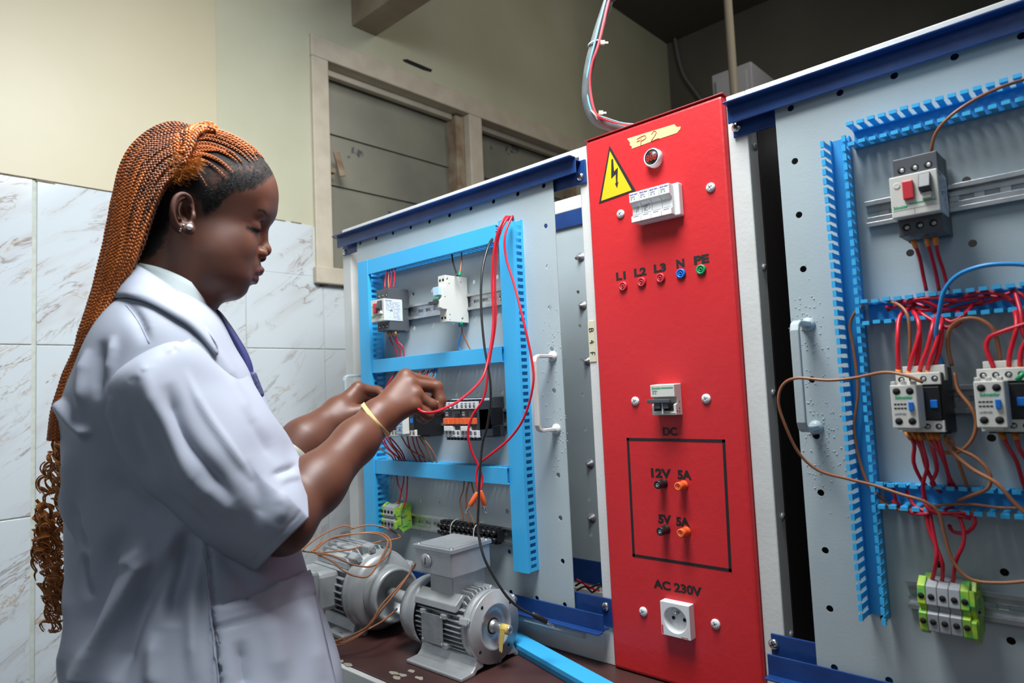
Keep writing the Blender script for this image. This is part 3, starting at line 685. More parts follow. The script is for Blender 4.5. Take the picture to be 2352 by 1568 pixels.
# four pole breaker with covers
x0, z0, z1 = -0.5705, 1.4790, 1.5270
cb = obj('circuit_breaker', bx(new_bm(), x0+0.004, x0+0.081, F-0.013, F, z0-0.002, z1+0.002), M['wplast'], red, 0.002, label='white four pole circuit breaker with hand marked covers')
for k in range(4):
    a = x0+0.0182*k; b = a+0.0176
    P = [(F-0.013, z0), (F-0.024, z0), (F-0.024, z0+0.010), (F-0.019, z0+0.012), (F-0.019, z1-0.022), (F-0.027, z1-0.016), (F-0.027, z1), (F-0.013, z1)]
    bm = new_bm(); poly_prism(bm, [(a, y, z) for y, z in P], (b-a, 0, 0)); pm = obj('pole_module', bm, M['wplast'], cb, 0.0008)
    text('lettering', 'Merlin Gerin', M['bprint'], pm, ((a+b)/2, F-0.0272, z1-0.0045), 0.0030, width=0.0140, bold=0.00005)
    for j, s in enumerate(('C60N', 'C 16')): text('lettering', s, M['dprint'], pm, ((a+b)/2-0.002, F-0.0272, z1-0.0085-0.0035*j), 0.0028, width=0.008)
    bm = new_bm(); bx(bm, a+0.002, b-0.002, F-0.0194, F-0.0189, z0+0.0125, z0+0.0131); bx(bm, a+0.004, b-0.004, F-0.0235, F-0.0243, z0+0.0088, z0+0.0094); obj('seam_line', bm, M['dprint'], pm)
bm = new_bm(); hand_strokes(bm, [[(0,.1),(.1,.6),(.5,1.0),(.4,.4),(.2,.2)], [(1.6,0),(1.9,.9),(2.3,.8),(1.8,.3),(2.4,.1)], [(1.4,.9),(2.8,1.2)], [(2.6,.2),(2.9,.6)]], (x0+0.007, F-0.0193, z0+0.0150), (1,0,0), (0,0,1), 0.0090, 0.00035); obj('pen_mark', bm, M['dprint'], cb)
# banana sockets with their stencils
for nm, (x, z), c, s in (('L1', (-.608, 1.383), 'rbtn', 0), ('L2', (-.572, 1.385), 'rbtn', 0), ('L3', (-.537, 1.3865), 'rbtn', 0), ('N', (-.501, 1.388), 'blue', 0), ('PE', (-.467, 1.389), 'green', 0)):
    bm = new_bm(); lathe(bm, (x, F, z), (0,-1,0), [(0, .0078), (.003, .0078), (.0042, .0068), (.0042, .0046), (.0012, .0042), (.0012, .0038)], 24)
    so = obj('banana_socket', bm, M[{'rbtn': 'rbtn', 'blue': 'blue', 'green': 'green'}[c]], red, label={'L1': 'red socket under L1', 'L2': 'red socket under L2', 'L3': 'red socket under L3', 'N': 'blue socket under N', 'PE': 'green socket under PE'}[nm])
    bm = new_bm(); lathe(bm, (x, F-0.0012, z), (0,-1,0), [(0, .0040), (.0002, .0040), (.0002, .0032), (.0030, .0032), (.0030, .0016), (.0005, .0015), (.0005, 0)], 16); obj('contact', bm, M[c], so)
    bm = new_bm(); lathe(bm, (x, F-0.0018, z), (0,-1,0), [(0, .0015), (.0004, .0015), (.0004, 0)], 12); obj('bore', bm, M['dark'], so)
    bm = new_bm(); lathe(bm, (x, F-0.0013, z), (0,-1,0), [(0, .0043), (.0003, .0043), (.0003, .0033), (0, .0033)], 16); obj('groove', bm, M['dark'], so)
for s, x, z, w_ in (('L1', -.6105, 1.3955, .019), ('L2', -.575, 1.3962, .023), ('L3', -.538, 1.3972, .022), ('N', -.5015, 1.3985, .014), ('PE', -.4665, 1.3990, .025)):
    text('stencil_letters', s, M['kprint'], red, (x, F-0.0002, z), 0.0172, bold=0.0009, width=w_)
text('stencil_letters', 'DC', M['kprint'], red, (-.5385, F-0.0002, 1.1375), 0.0170, bold=0.0006, width=0.025)
text('stencil_letters', '12V', M['kprint'], red, (-.5615, F-0.0002, 1.0710), 0.0185, bold=0.0009, width=0.036)
text('stencil_letters', '5A', M['kprint'], red, (-.5185, F-0.0002, 1.0705), 0.0185, bold=0.0009, width=0.024)
text('stencil_letters', '5V', M['kprint'], red, (-.5580, F-0.0002, 0.9995), 0.0180, bold=0.0009, width=0.023)
text('stencil_letters', '5A', M['kprint'], red, (-.5265, F-0.0002, 0.9985), 0.0180, bold=0.0009, width=0.023)
text('stencil_letters', 'AC 230V', M['kprint'], red, (-.5430, F-0.0002, 0.8965), 0.0180, bold=0.0007, width=0.083)
bm = new_bm()     # painted rectangle
for (xa, za), (xb, zb) in (((-.617, 1.130), (-.450, 1.130)), ((-.450, 1.130), (-.4535, .942)), ((-.4535, .942), (-.6185, .942)), ((-.6185, .942), (-.617, 1.130))):
    A = np.array((xa, F-0.0002, za)); B2 = np.array((xb, F-0.0002, zb)); d = (B2-A)/np.linalg.norm(B2-A); obx(bm, (A+B2)/2, d, (0,1,0), np.cross(d, (0,1,0)), np.linalg.norm(B2-A)/2+0.0022, 0.0002, 0.0022)
obj('painted_frame', bm, M['kprint'], red)
for (px, py), c in (((1516, 1113), 'black'), ((1563, 1117), 'orange'), ((1522, 1220), 'black'), ((1569, 1224), 'orange')):
    q = atY(px-5, py, F-0.018); x, z = q[0], q[2]
    bm = new_bm(); lathe(bm, (x, F, z), (0,-1,0), [(0, .0072), (.002, .0072), (.003, .0058), (.009, .0058), (.010, .0066), (.019, .0066), (.020, .0058), (.020, .0034), (.014, .0032), (.014, 0)], 24)
    po = obj('binding_post', bm, M['black' if c == 'black' else 'orange'], red, label={'black': 'black binding post', 'orange': 'orange-red binding post'}[c])
    bm = new_bm(); lathe(bm, (x, F-0.0142, z), (0,-1,0), [(0, .0030), (.0055, .0030), (.0055, .0016), (.002, .0015), (.002, 0)], 14); obj('contact', bm, M['zincd'] if c == 'black' else M['orange'], po)
# two pole DC breaker
x0, x1, z0, z1 = -.5560, -.5140, 1.170, 1.2170
P = [(F, z0-.001), (F-0.020, z0), (F-0.020, z0+.016), (F-0.015, z0+.018), (F-0.015, z0+.026), (F-0.022, z0+.028), (F-0.022, z1), (F, z1+.001)]
bm = new_bm(); poly_prism(bm, [(x0, y, z) for y, z in P], (x1-x0, 0, 0)); db = obj('circuit_breaker', bm, M['cream'], red, 0.0008, label='white two pole circuit breaker with dark toggle above DC')
bm = new_bm(); bx(bm, x0+0.004, x1-0.004, F-0.0205, F-0.0150, z0+0.0065, z0+0.0185); obj('toggle_recess', bm, M['dark'], db)
bm = new_bm(); bx(bm, x0-0.003, x1-0.006, F-0.029, F-0.024, z0+0.0190, z0+0.0245); 
for k in (0.3, 1.3):
    xx = x0+0.004+k*0.014; bx(bm, xx, xx+0.010, F-0.026, F-0.015, z0+0.010, z0+0.0205)
obj('toggle', bm, M['char2'], db, 0.0008)
bm = new_bm(); bx(bm, (x0+x1)/2-0.001, (x0+x1)/2+0.001, F-0.0245, F-0.015, z0+0.002, z0+0.018); bx(bm, x0+0.001, x1-0.001, F-0.0208, F-0.0200, z0+0.003, z0+0.0038); obj('divider', bm, M['wplast'], db)
bm = new_bm(); bx(bm, x0+0.019, x1-0.002, F-0.0223, F-0.0219, z1-0.0058, z1-0.0040); obj('green_stripe', bm, M['gprint'], db)
text('lettering', 'Schneider', M['gprint'], db, (x0+0.0105, F-0.0222, z1-0.0062), 0.0045, width=0.0155, bold=0.0001)
text('lettering', 'C60N', M['dprint'], db, (x0+0.008, F-0.0222, z1-0.0105), 0.0034, width=0.009); text('lettering', 'C16', M['dprint'], db, (x0+0.007, F-0.0222, z1-0.0140), 0.0034, width=0.007)
bm = new_bm()
for (a, b) in ((.006, .010), (.004, .020), (.012, .006), (.006, .0050)): lathe(bm, (x1, F-0.004-a, z0+b), (1,0,0), [(0, .0011), (.0002, .0011), (.0002, 0)], 10)
obj('screw_hole', bm, M['dark'], db)
# earthed wall socket module
x0, x1, z0, z1 = -.5660, -.5165, .8320, .8830
cx_, cz_ = (x0+x1)/2, (z0+z1)/2; yf = F-0.015
bm = new_bm(); n_ = 40; ro = 0.0195; ri = 0.0185
sq = []
for k in range(n_):
    an = 2*math.pi*k/n_+math.pi/4; c, s = math.cos(an), math.sin(an); t_ = 0.0247/max(abs(c), abs(s)); sq.append((cx_+c*t_, cz_+s*t_*1.03))
def ring(pts, y): return [bm.verts.new((p[0], y, p[1])) for p in pts]
ci = lambda r: [(cx_+math.cos(2*math.pi*k/n_+math.pi/4)*r, cz_+math.sin(2*math.pi*k/n_+math.pi/4)*r) for k in range(n_)]
Rg = [ring(sq, F), ring(sq, yf), ring(ci(ro), yf), ring(ci(ri), yf+0.0015), ring(ci(0.0175), F-0.0022)]
for a, b in zip(Rg, Rg[1:]):
    for k in range(n_): bm.faces.new([a[k], a[(k+1) % n_], b[(k+1) % n_], b[k]])
bm.faces.new(Rg[-1])
sk = obj('power_socket', bm, M['wplast'], red, 0.0008, label='white round pin earthed mains socket')
bm = new_bm()
for s in (-1, 1): lathe(bm, (cx_+s*0.0095, F-0.0026, cz_-0.001), (0,-1,0), [(0, .0028), (.0006, .0028), (.0006, 0)], 14)
obj('pin_hole', bm, M['dark'], sk)
bm = new_bm(); lathe(bm, (cx_-0.001, F-0.0022, cz_+0.0085), (0,-1,0), [(0, .0024), (.009, .0024), (.0105, .0012), (.0105, 0)], 14); obj('earth_pin', bm, M['zinc'], sk)
bm = new_bm(); bx(bm, x0+0.0012, x0+0.0035, yf-0.0002, yf+0.0001, z0+0.002, z0+0.015); obj('red_mark', bm, M['rbtn'], sk)
text('lettering', 'legrand', M['penred'], sk, (x1-0.010, yf-0.0002, z0+0.0018), 0.0030, width=0.011)

# ================================================================ DEVICES
def motor_breaker(label, x0, yf, zc, loc=None):
    """x0 left edge of the 45 mm front, yf front face of the cream nose, zc centre height"""
    t = thing('motor_breaker', label, 'circuit breaker', (x0+0.023, 0.935, zc-0.045), 'motor protection breakers')
    x1 = x0+0.046; yb = 0.933; yc = yf+0.015
    bm = new_bm(); bx(bm, x0+0.001, x1, yc, yb-0.012, zc-0.0445, zc-0.022); bx(bm, x0+0.001, x1, yc, yb-0.012, zc+0.022, zc+0.0475); bx(bm, x0+0.002, x1-0.001, yc+0.003, yb, zc-0.042, zc+0.045)
    bx(bm, x0+0.002, x1+0.0004, yb-0.014, yb, zc+0.004, zc+0.0475); bx(bm, x0+0.002, x1+0.0004, yb-0.012, yb, zc-0.046, zc-0.012)
    obj('housing', bm, M['char2'], t, 0.0010)
    bm = new_bm(); bx(bm, x0-0.001, x1+0.001, yf, yb-0.018, zc-0.0245, zc+0.0235); body = obj('front_cover', bm, M['cream'], t, 0.0010)
    bm = new_bm(); bx(bm, x1+0.0008, x1+0.0014, yf+0.002, yb-0.020, zc-0.0235, zc+0.0225); lb = obj('rating_label', bm, M['label'], t, 0.0004)
    bm = new_bm(); rnd = random.Random(4); L_ = yb-0.022-(yf+0.006)
    def R_(a, b, c, d): bx(bm, x1+0.0013, x1+0.0016, yf+0.004+a*L_, yf+0.004+b*L_, zc-0.0225+c*0.044, zc-0.0225+d*0.044)
    for r in range(13):
        z = 0.05+r*0.068
        a = 0.02
        while a < 0.95:
            l = rnd.uniform(0.01, 0.06)
            if not ((a < 0.26 and z < 0.40) or (0.28 < a < 0.50 and z < 0.50)) and rnd.random() < 0.72: R_(a, min(a+l, 0.97), z, z+rnd.uniform(0.018, 0.034))
            a += l+0.012
    R_(0.30, 0.46, 0.42, 0.52)
    obj('fine_print', bm, M['dprint'], lb)
    text('lettering', 'Schneider', M['dprint'], lb, (x1+0.0015, yf+0.004+0.20*L_, zc+0.0185), 0.0038, ux=(0,1,0), width=0.018, bold=0.0001)
    # rocker buttons
    bm = new_bm(); bx(bm, x0+0.0125, x0+0.0235, yf-0.0045, yf, zc-0.006, zc+0.0155); obj('stop_button', bm, M['rbtn'], t, 0.0012)
    bm = new_bm(); P = [(yf, zc+0.0200), (yf-0.004, zc+0.0200), (yf-0.0115, zc+0.003), (yf-0.0085, zc-0.000), (yf, zc-0.003)]
    poly_prism(bm, [(x0+0.0295, y, z) for y, z in P], (0.0115, 0, 0)); obj('start_rocker', bm, M['char'], t, 0.0008)
    bm = new_bm(); bx(bm, x0+0.031, x0+0.0405, yf-0.005, yf, zc-0.009, zc-0.002); obj('rocker_lock', bm, M['cream'], t, 0.0006)
    bm = new_bm(); bx(bm, x0+0.017, x0+0.044, yf-0.0003, yf, zc-0.0115, zc-0.0103); obj('green_stripe', bm, M['gprint'], t)
    text('lettering', 'Schneider', M['gprint'], t, (x0+0.0085, yf-0.0002, zc-0.0145), 0.0048, width=0.0145, bold=0.00012)
    bm = new_bm(); bx(bm, x0+0.001, x1-0.001, yf-0.0002, yf+0.0002, zc-0.0168, zc-0.0164); bx(bm, x0+0.022, x0+0.0225, yf-0.0002, yf+0.0002, zc-0.0245, zc-0.0168); obj('seam_line', bm, M['dprint'], t)
    bm = new_bm(); lathe(bm, (x0+0.0065, yf, zc+0.0125), (0,-1,0), [(0, .0034), (.0006, .0034), (.0006, .0030), (.0002, 0)], 18); obj('setting_dial', bm, M['cream'], t)
    for r in (0, 1):
        for k in range(3):
            z = zc+0.0335 if r == 0 else zc-0.0345; x = x0+0.0095+k*0.0135
            bm = new_bm(); lathe(bm, (x, yc-0.0001, z), (0,-1,0), [(0, .0042), (.0003, .0042), (.0003, 0)], 18); ho = obj('screw_recess', bm, M['dark'], t)
            bm = new_bm(); lathe(bm, (x+0.001, yc-0.0004, z-0.0005), (0,-1,0), [(0, .0024), (.0004, .0022), (.0004, 0)], 12); obj('terminal_screw', bm, M['zincd'], ho)
    return t
motor_breaker('motor breaker with a red button and a black rocker, on the left panel', -1.2110, 0.865, 1.405)
motor_breaker('motor breaker with a red button and a black rocker, on the right panel', -0.1870, 0.865, 1.4215)

# single pole breaker seen from its side
t = thing('single_breaker', 'narrow cream breaker with a black toggle, right of the motor breaker on the left panel', 'circuit breaker', (-0.98, 0.935, 1.36))
x0, x1, zc = -0.9965, -0.9750, 1.4050
P = [(0.934, zc-0.046), (0.876, zc-0.046), (0.876, zc-0.0215), (0.8665, zc-0.0215), (0.8585, zc-0.019), (0.8585, zc-0.004), (0.8655, zc+0.000), (0.8655, zc+0.0225), (0.874, zc+0.0235), (0.874, zc+0.0465), (0.934, zc+0.0465)]
bm = new_bm(); poly_prism(bm, [(x0, y, z) for y, z in P], (x1-x0, 0, 0)); sb = obj('housing', bm, M['cream'], t, 0.0008)
bm = new_bm(); lathe(bm, (x0+0.003, 0.8600, zc-0.0045), (1,0,0), [(0, .0048), (.015, .0048)], 18); bx(bm, x0-0.001, x1-0.003, 0.8475, 0.8560, zc-0.0125, zc-0.0065); obj('toggle', bm, M['char'], t, 0.0006)
bm = new_bm(); bx(bm, x0+0.002, x1-0.002, 0.8580, 0.8660, zc+0.006, zc+0.0225); obj('label_window', bm, M['clear'], t, 0.0006)
bm = new_bm(); bx(bm, x0+0.004, x1-0.004, 0.8576, 0.8585, zc-0.001, zc+0.003); obj('green_flag', bm, M['gprint'], t)
bm = new_bm()
for y, z, r in ((.879, .040, .0022), (.884, .031, .0014), (.915, .036, .0016), (.872, .004, .0014), (.883, -.031, .0016), (.883, -.041, .0012), (.916, -.037, .0026), (.88, .0425, .0009)):
    lathe(bm, (x1-0.0001, y, zc+z), (1,0,0), [(0, r), (.0003, r), (.0003, 0)], 14)
obj('rivet', bm, M['zincd'], t)
bm = new_bm()
for k in (0.3, 0.72):
    lathe(bm, (x0+(x1-x0)*k, 0.8739, zc+0.0375), (0,-1,0), [(0, .0027), (.0003, .0027), (.0003, 0)], 14); lathe(bm, (x0+(x1-x0)*k, 0.8759, zc-0.0375), (0,-1,0), [(0, .0027), (.0003, .0027), (.0003, 0)], 14)
obj('screw_recess', bm, M['dark'], t)
bm = new_bm(); bx(bm, x1-0.018, x1-0.004, 0.921, 0.934, zc-0.053, zc-0.046); obj('rail_clip', bm, M['char2'], t, 0.0008)

# relays with orange flags (left panel) 
def relay(label, x0, yf, zc):
    t = thing('control_relay', label, 'relay', (x0+0.0225, 0.935, zc-0.04), 'relays with orange flags')
    x1 = x0+0.0440
    bm = new_bm(); bx(bm, x0+0.0005, x1, yf+0.006, 0.905, zc-0.033, zc+0.034); bx(bm, x0+0.0005, x1, yf+0.002, 0.90, zc-0.020, zc+0.019); bx(bm, x0+0.0025, x1+0.0004, 0.905, 0.934, zc-0.036, zc+0.040); obj('housing', bm, M['char'], t, 0.0010)
    bm = new_bm(); bx(bm, x1-0.0005, x1+0.0012, 0.896, 0.928, zc-0.012, zc+0.020); bx(bm, x1-0.0005, x1+0.0012, 0.900, 0.920, zc-0.033, zc-0.014); obj('side_rib', bm, M['black'], t, 0.0006)
    for s in (0, 1):
        z0, z1 = ((zc-0.0330, zc-0.0195) if s == 0 else (zc+0.0200, zc+0.0335))
        bm = new_bm(); bx(bm, x0, x1, yf-0.0004, yf+0.010, z0, z1); te = obj('terminal_strip', bm, M['wplast'], t, 0.0006)
        for k in range(4):
            xx = x0+0.0055+k*0.0110; zz = (z0+z1)/2+(0.0015 if s == 0 else -0.0015)
            bm = new_bm(); lathe(bm, (xx, yf-0.0004, zz), (0,-1,0), [(0, .0032), (.0002, .0032), (.0002, 0)], 16); ho = obj('screw_recess', bm, M['dark'], te)
            bm = new_bm(); lathe(bm, (xx+.0006, yf-0.0007, zz-.0005), (0,-1,0), [(0, .0020), (.0003, .0018), (.0003, 0)], 12); obj('terminal_screw', bm, M['zincd'], te)
            text('lettering', ('13NO', '23NO', '33NO', '43NO')[k] if s else ('14NO', '24NO', '34NO', '44NO')[k], M['bprint'], te, (xx, yf-0.0006, z1-0.0035 if s else z0+0.0008), 0.0026, width=0.0065)
    bm = new_bm()
    for k in range(5): bx(bm, x0+0.002+k*0.0088, x0+0.0075+k*0.0088, yf+0.003, yf+0.012, zc-0.0385, zc-0.0335)
    for k in range(4): bx(bm, x0+0.003+k*0.011, x0+0.0085+k*0.011, yf+0.004, yf+0.020, zc+0.034, zc+0.0375)
    obj('terminal_teeth', bm, M['black'], t)
    bm = new_bm(); bx(bm, x0+0.001, x1-0.001, yf+0.020, yf+0.040, zc+0.034, zc+0.0385); obj('top_label', bm, M['label'], t, 0.0006)
    bm = new_bm(); bx(bm, x0+0.002, x0+0.031, yf-0.0045, yf+0.004, zc-0.008, zc+0.0035); bx(bm, x0+0.0125, x0+0.019, yf-0.0065, yf, zc-0.008, zc+0.0035); obj('contact_flag', bm, M['orange'], t, 0.0006)
    bm = new_bm(); bx(bm, x0+0.034, x0+0.0425, yf-0.003, yf+0.004, zc-0.008, zc+0.0035); obj('indicator_flag', bm, M['orange'], t, 0.0006)
    bm = new_bm(); bx(bm, x0+0.005, x0+0.028, yf-0.006, yf+0.004, zc-0.0205, zc-0.0115); obj('marker_tab', bm, M['wplast'], t, 0.0008)
    bm = new_bm(); bx(bm, x0+0.014, x0+0.020, yf+0.0014, yf+0.0022, zc+0.006, zc+0.015); bx(bm, x0+0.032, x0+0.042, yf-0.001, yf+0.003, zc+0.0045, zc+0.012); obj('contact_carrier', bm, M['black'], t)
    text('lettering', 'CA2', M['wplast'], t, (x0+0.0065, yf+0.0017, zc+0.0125), 0.0034, width=0.006); text('lettering', 'DN22', M['wplast'], t, (x0+0.0065, yf+0.0017, zc+0.0080), 0.0034, width=0.007)
    return t
relay('black and white relay with orange flags, the one nearer the hand', -0.9780, 0.860, 1.1680)
relay('black and white relay with orange flags, the one nearer the slotted duct', -0.9315, 0.860, 1.1680)

def contactor(label, x0, yf, zc, aux=False, group='contactors with blue flags', x1=None, logo=True):
    """black contactor with white terminal bars"""
    x1 = x1 or x0+0.0445
    t = thing('contactor', label, 'contactor', ((x0+x1)/2, 0.935, zc-0.038), group)
    bm = new_bm(); bx(bm, x0+0.0005, x1+0.0003, yf+0.004, 0.900, zc-0.032, zc+0.033); bx(bm, x0+0.002, x1+0.0004, 0.898, 0.934, zc-0.037, zc+0.039); bx(bm, x0+0.002, x1-0.002, yf-0.002, yf+0.01, zc-0.019, zc+0.018); obj('housing', bm, M['black'], t, 0.0010)
    for s in (0, 1):
        z0, z1 = ((zc-0.0330, zc-0.0200) if s == 0 else (zc+0.0200, zc+0.0340))
        bm = new_bm(); bx(bm, x0, x1, yf-0.0004, yf+0.012, z0, z1)
        if s: bx(bm, x0+0.004, x1+0.002, yf+0.016, yf+0.030, z0+0.004, z1+0.008)
        te = obj('terminal_strip', bm, M['cream'], t, 0.0008)
        for k in range(4):
            xx = x0+0.0058+k*0.0110
            bm = new_bm(); lathe(bm, (xx, yf-0.0004, (z0+z1)/2), (0,-1,0), [(0, .0033), (.0002, .0033), (.0002, 0)], 16); ho = obj('screw_recess', bm, M['dark'], te)
            bm = new_bm(); lathe(bm, (xx+.0006, yf-0.0007, (z0+z1)/2-.0005), (0,-1,0), [(0, .0021), (.0003, .0019), (.0003, 0)], 12); obj('terminal_screw', bm, M['zincd'], te)
    bm = new_bm(); bx(bm, x0+0.033, x0+0.040, yf-0.004, yf, zc-0.006, zc+0.003); obj('blue_flag', bm, M['blue'], t, 0.0006)
    if aux:
        a0, a1 = x0+0.001, x0+0.0270; ya = yf-0.034
        bm = new_bm(); bx(bm, a0, a1, ya, yf-0.001, zc-0.0265, zc+0.0215); ax = obj('auxiliary_block', bm, M['cream'], t, 0.0012)
        bm = new_bm(); 
        for k in range(3): bx(bm, a0+0.001+k*0.0095, a0+0.0055+k*0.0095, ya+0.001, ya+0.012, zc+0.0215, zc+0.0255)
        obj('screw_guard', bm, M['cream'], ax, 0.0006); bm = new_bm(); bx(bm, a0+0.004, a1-0.004, ya+0.002, ya+0.02, zc-0.0285, zc-0.0265); obj('lower_guard', bm, M['cream'], ax, 0.0006)
        for xx in (a0+0.0065, a0+0.0195):
            for z in (zc+0.0145, zc-0.0185):
                bm = new_bm(); lathe(bm, (xx, ya-0.0001, z), (0,-1,0), [(0, .0038), (.0003, .0038), (.0003, 0)], 18); obj('screw_recess', bm, M['dark'], ax)
        bm = new_bm(); bx(bm, a0+0.0175, a0+0.0222, ya-0.003, ya, zc-0.007, zc+0.0025); obj('slide_tab', bm, M['blue'], ax, 0.0006)
        bm = new_bm()
        for r in range(2):
            for k in range(4): bx(bm, a0+0.003+k*0.0032, a0+0.0055+k*0.0032, ya-0.0003, ya, zc-0.0050+r*0.0045, zc-0.0035+r*0.0045)
        obj('contact_symbols', bm, M['kprint'], ax)
        text('lettering', 'Schneider', M['gprint'], ax, ((a0+a1)/2, ya-0.0002, zc+0.0062), 0.0048, width=0.017, bold=0.00012)
        text('lettering', 'LADN22', M['dprint'], ax, (a0+0.0085, ya-0.0002, zc-0.0112), 0.0028, width=0.011)
        bm = new_bm(); bx(bm, a1, a1+0.0004, ya+0.006, yf-0.004, zc-0.020, zc+0.015); obj('side_label', bm, M['label'], ax)
    return t
contactor('contactor with a front block and orange wire ends, left one on the right panel', -0.2000, 0.870, 1.1840, aux=True)
contactor('contactor with a front block at the right edge of the picture, on the right panel', -0.1220, 0.870, 1.1850, aux=True)
c = contactor('black contactor half hidden by the hands, with a pale blue side tag', -1.1130, 0.862, 1.1680, group='black contactors behind the hands')
bm = new_bm(); bx(bm, -1.1090, -1.0860, 0.845, 0.861, 1.1400, 1.1750); wb = obj('surge_block', bm, M['cream'], c, 0.001)
bm = new_bm(); bx(bm, -1.1060, -1.0885, 0.8445, 0.8450, 1.1415, 1.1720); lb = obj('side_tag', bm, M['labelb'], wb)
bm = new_bm()
for z in (1.1475, 1.1545, 1.1610): bx(bm, -1.1060, -1.0885, 0.8441, 0.8445, z, z+0.0004)
obj('ruled_lines', bm, M['dprint'], lb); text('lettering', 'CE', M['kprint'], lb, (-1.0970, 0.8442, 1.1485), 0.0052, width=0.0055)
contactor('black and white contactor mostly hidden behind the wrist with the rubber band', -1.1600, 0.862, 1.1680, group='black contactors behind the hands')

# terminal blocks
def terminal_group(label, x0, yf, zc, n, w, h, zend=False):
    t = thing('terminal_block', label, 'terminal block', (x0+n*w/2, 0.935, zc-h/2), 'terminal blocks with yellow-green ends')
    def shell(xa, xb, m, name, ex=0.0):
        bm = new_bm(); P = [(0.934, zc-h*0.50), (yf+0.012, zc-h*0.56-ex), (yf+0.002, zc-h*0.50), (yf, zc-h*0.10), (yf+0.006, zc-h*0.04), (yf+0.006, zc+h*0.04), (yf, zc+h*0.10), (yf+0.003, zc+h*0.50), (yf+0.016, zc+h*0.60+ex), (yf+0.028, zc+h*0.46), (0.934, zc+h*0.52+ex)]
        poly_prism(bm, [(xa, y, z) for y, z in P], (xb-xa, 0, 0)); s = obj(name, bm, M[m], t, 0.0008)
        for zz in (zc+h*0.28, zc-h*0.28):
            bm = new_bm(); lathe(bm, ((xa+xb)/2, yf+0.0005, zz), (0,-1,0), [(0, w*0.30), (.0006, w*0.30), (.0006, 0)], 14); obj('screw_recess', bm, M['dark'], s)
    x = x0
    shell(x, x+w*0.72, 'tgreen', 'earth_terminal', 0.003); x += w*0.76
    for k in range(n): shell(x, x+w*0.96, 'tgrey', 'grey_terminal'); x += w
    if zend:
        shell(x, x+w*0.72, 'tgreen', 'earth_terminal', 0.003); x += w*0.74
    bm = new_bm(); P = [(0.934, zc-h*0.55), (yf+0.020, zc-h*0.70), (yf+0.008, zc-h*0.42), (yf+0.001, zc-h*0.50), (yf, zc-h*0.15), (yf+0.008, zc-h*0.10), (yf+0.004, zc+h*0.08), (yf+0.0005, zc+h*0.2), (yf+0.003, zc+h*0.52), (yf+0.014, zc+h*0.46), (yf+0.022, zc+h*0.66), (0.934, zc+h*0.58)]
    poly_prism(bm, [(x, y, z) for y, z in P], (w*0.45, 0, 0)); ep = obj('end_plate', bm, M['tgreen'], t, 0.0008)
    xx = x+w*0.45; bm = new_bm()
    for (ya, yb_, za, zb) in ((0.12, .34, .10, .36), (.42, .72, .05, .44), (.12, .34, -.36, -.10), (.42, .72, -.44, -.08), (.78, .95, -.2, .2)):
        d_ = 0.934-yf; bx(bm, xx-0.0002, xx+0.0012, yf+ya*d_, yf+yb_*d_, zc+za*h, zc+zb*h)
    obj('plate_ribs', bm, M['tgreen'], ep, 0.0004)
    bm = new_bm(); d_ = 0.934-yf; bx(bm, xx, xx+0.0014, yf+.36*d_, yf+.42*d_, zc-.3*h, zc+.34*h); bx(bm, xx, xx+0.0014, yf+.36*d_, yf+.6*d_, zc-.03*h, zc+.03*h); obj('metal_strip', bm, M['zincd'], ep)
    return t
terminal_group('yellow-green and grey terminal block low on the left panel, two red wires entering', -1.2300, 0.888, 0.9560, 3, 0.0118, 0.046)
terminal_group('yellow-green and grey terminal block at the bottom of the right panel', -0.2010, 0.885, 0.9500, 3, 0.0112, 0.050, True)
t = thing('connector_strip', 'long black screw connector strip tied to the lowest rail of the left panel', 'connector strip', (-0.98, 0.935, 0.92))
bm = new_bm(); bx(bm, -1.0660, -0.8990, 0.914, 0.930, 0.9335, 0.9570); obj('strip_base', bm, M['black'], t, 0.001)
for k in range(12):
    x = -1.0590+0.0139*k; bm = new_bm()
    for z in (0.9388, 0.9518): lathe(bm, (x, 0.916, z), (0,-1,0), [(0, .0048), (.011, .0044), (.011, .0027), (.007, .0025), (.007, 0)], 12)
    bx(bm, x-0.0045, x+0.0045, 0.914, 0.926, 0.9300, 0.9605); obj('terminal_pair', bm, M['black'], t)
for k in (2.6, 7.4):
    x = -1.0590+0.0139*k; bm = new_bm(); sweep(bm, spline([(x, 0.934, 0.9290), (x, 0.9080, 0.9335), (x, 0.9050, 0.945), (x, 0.9090, 0.9580), (x+0.001, 0.920, 0.9640), (x+0.001, 0.934, 0.9630)], 0.002), 0.0011, 6); obj('cable_tie', bm, M['tie'], t)
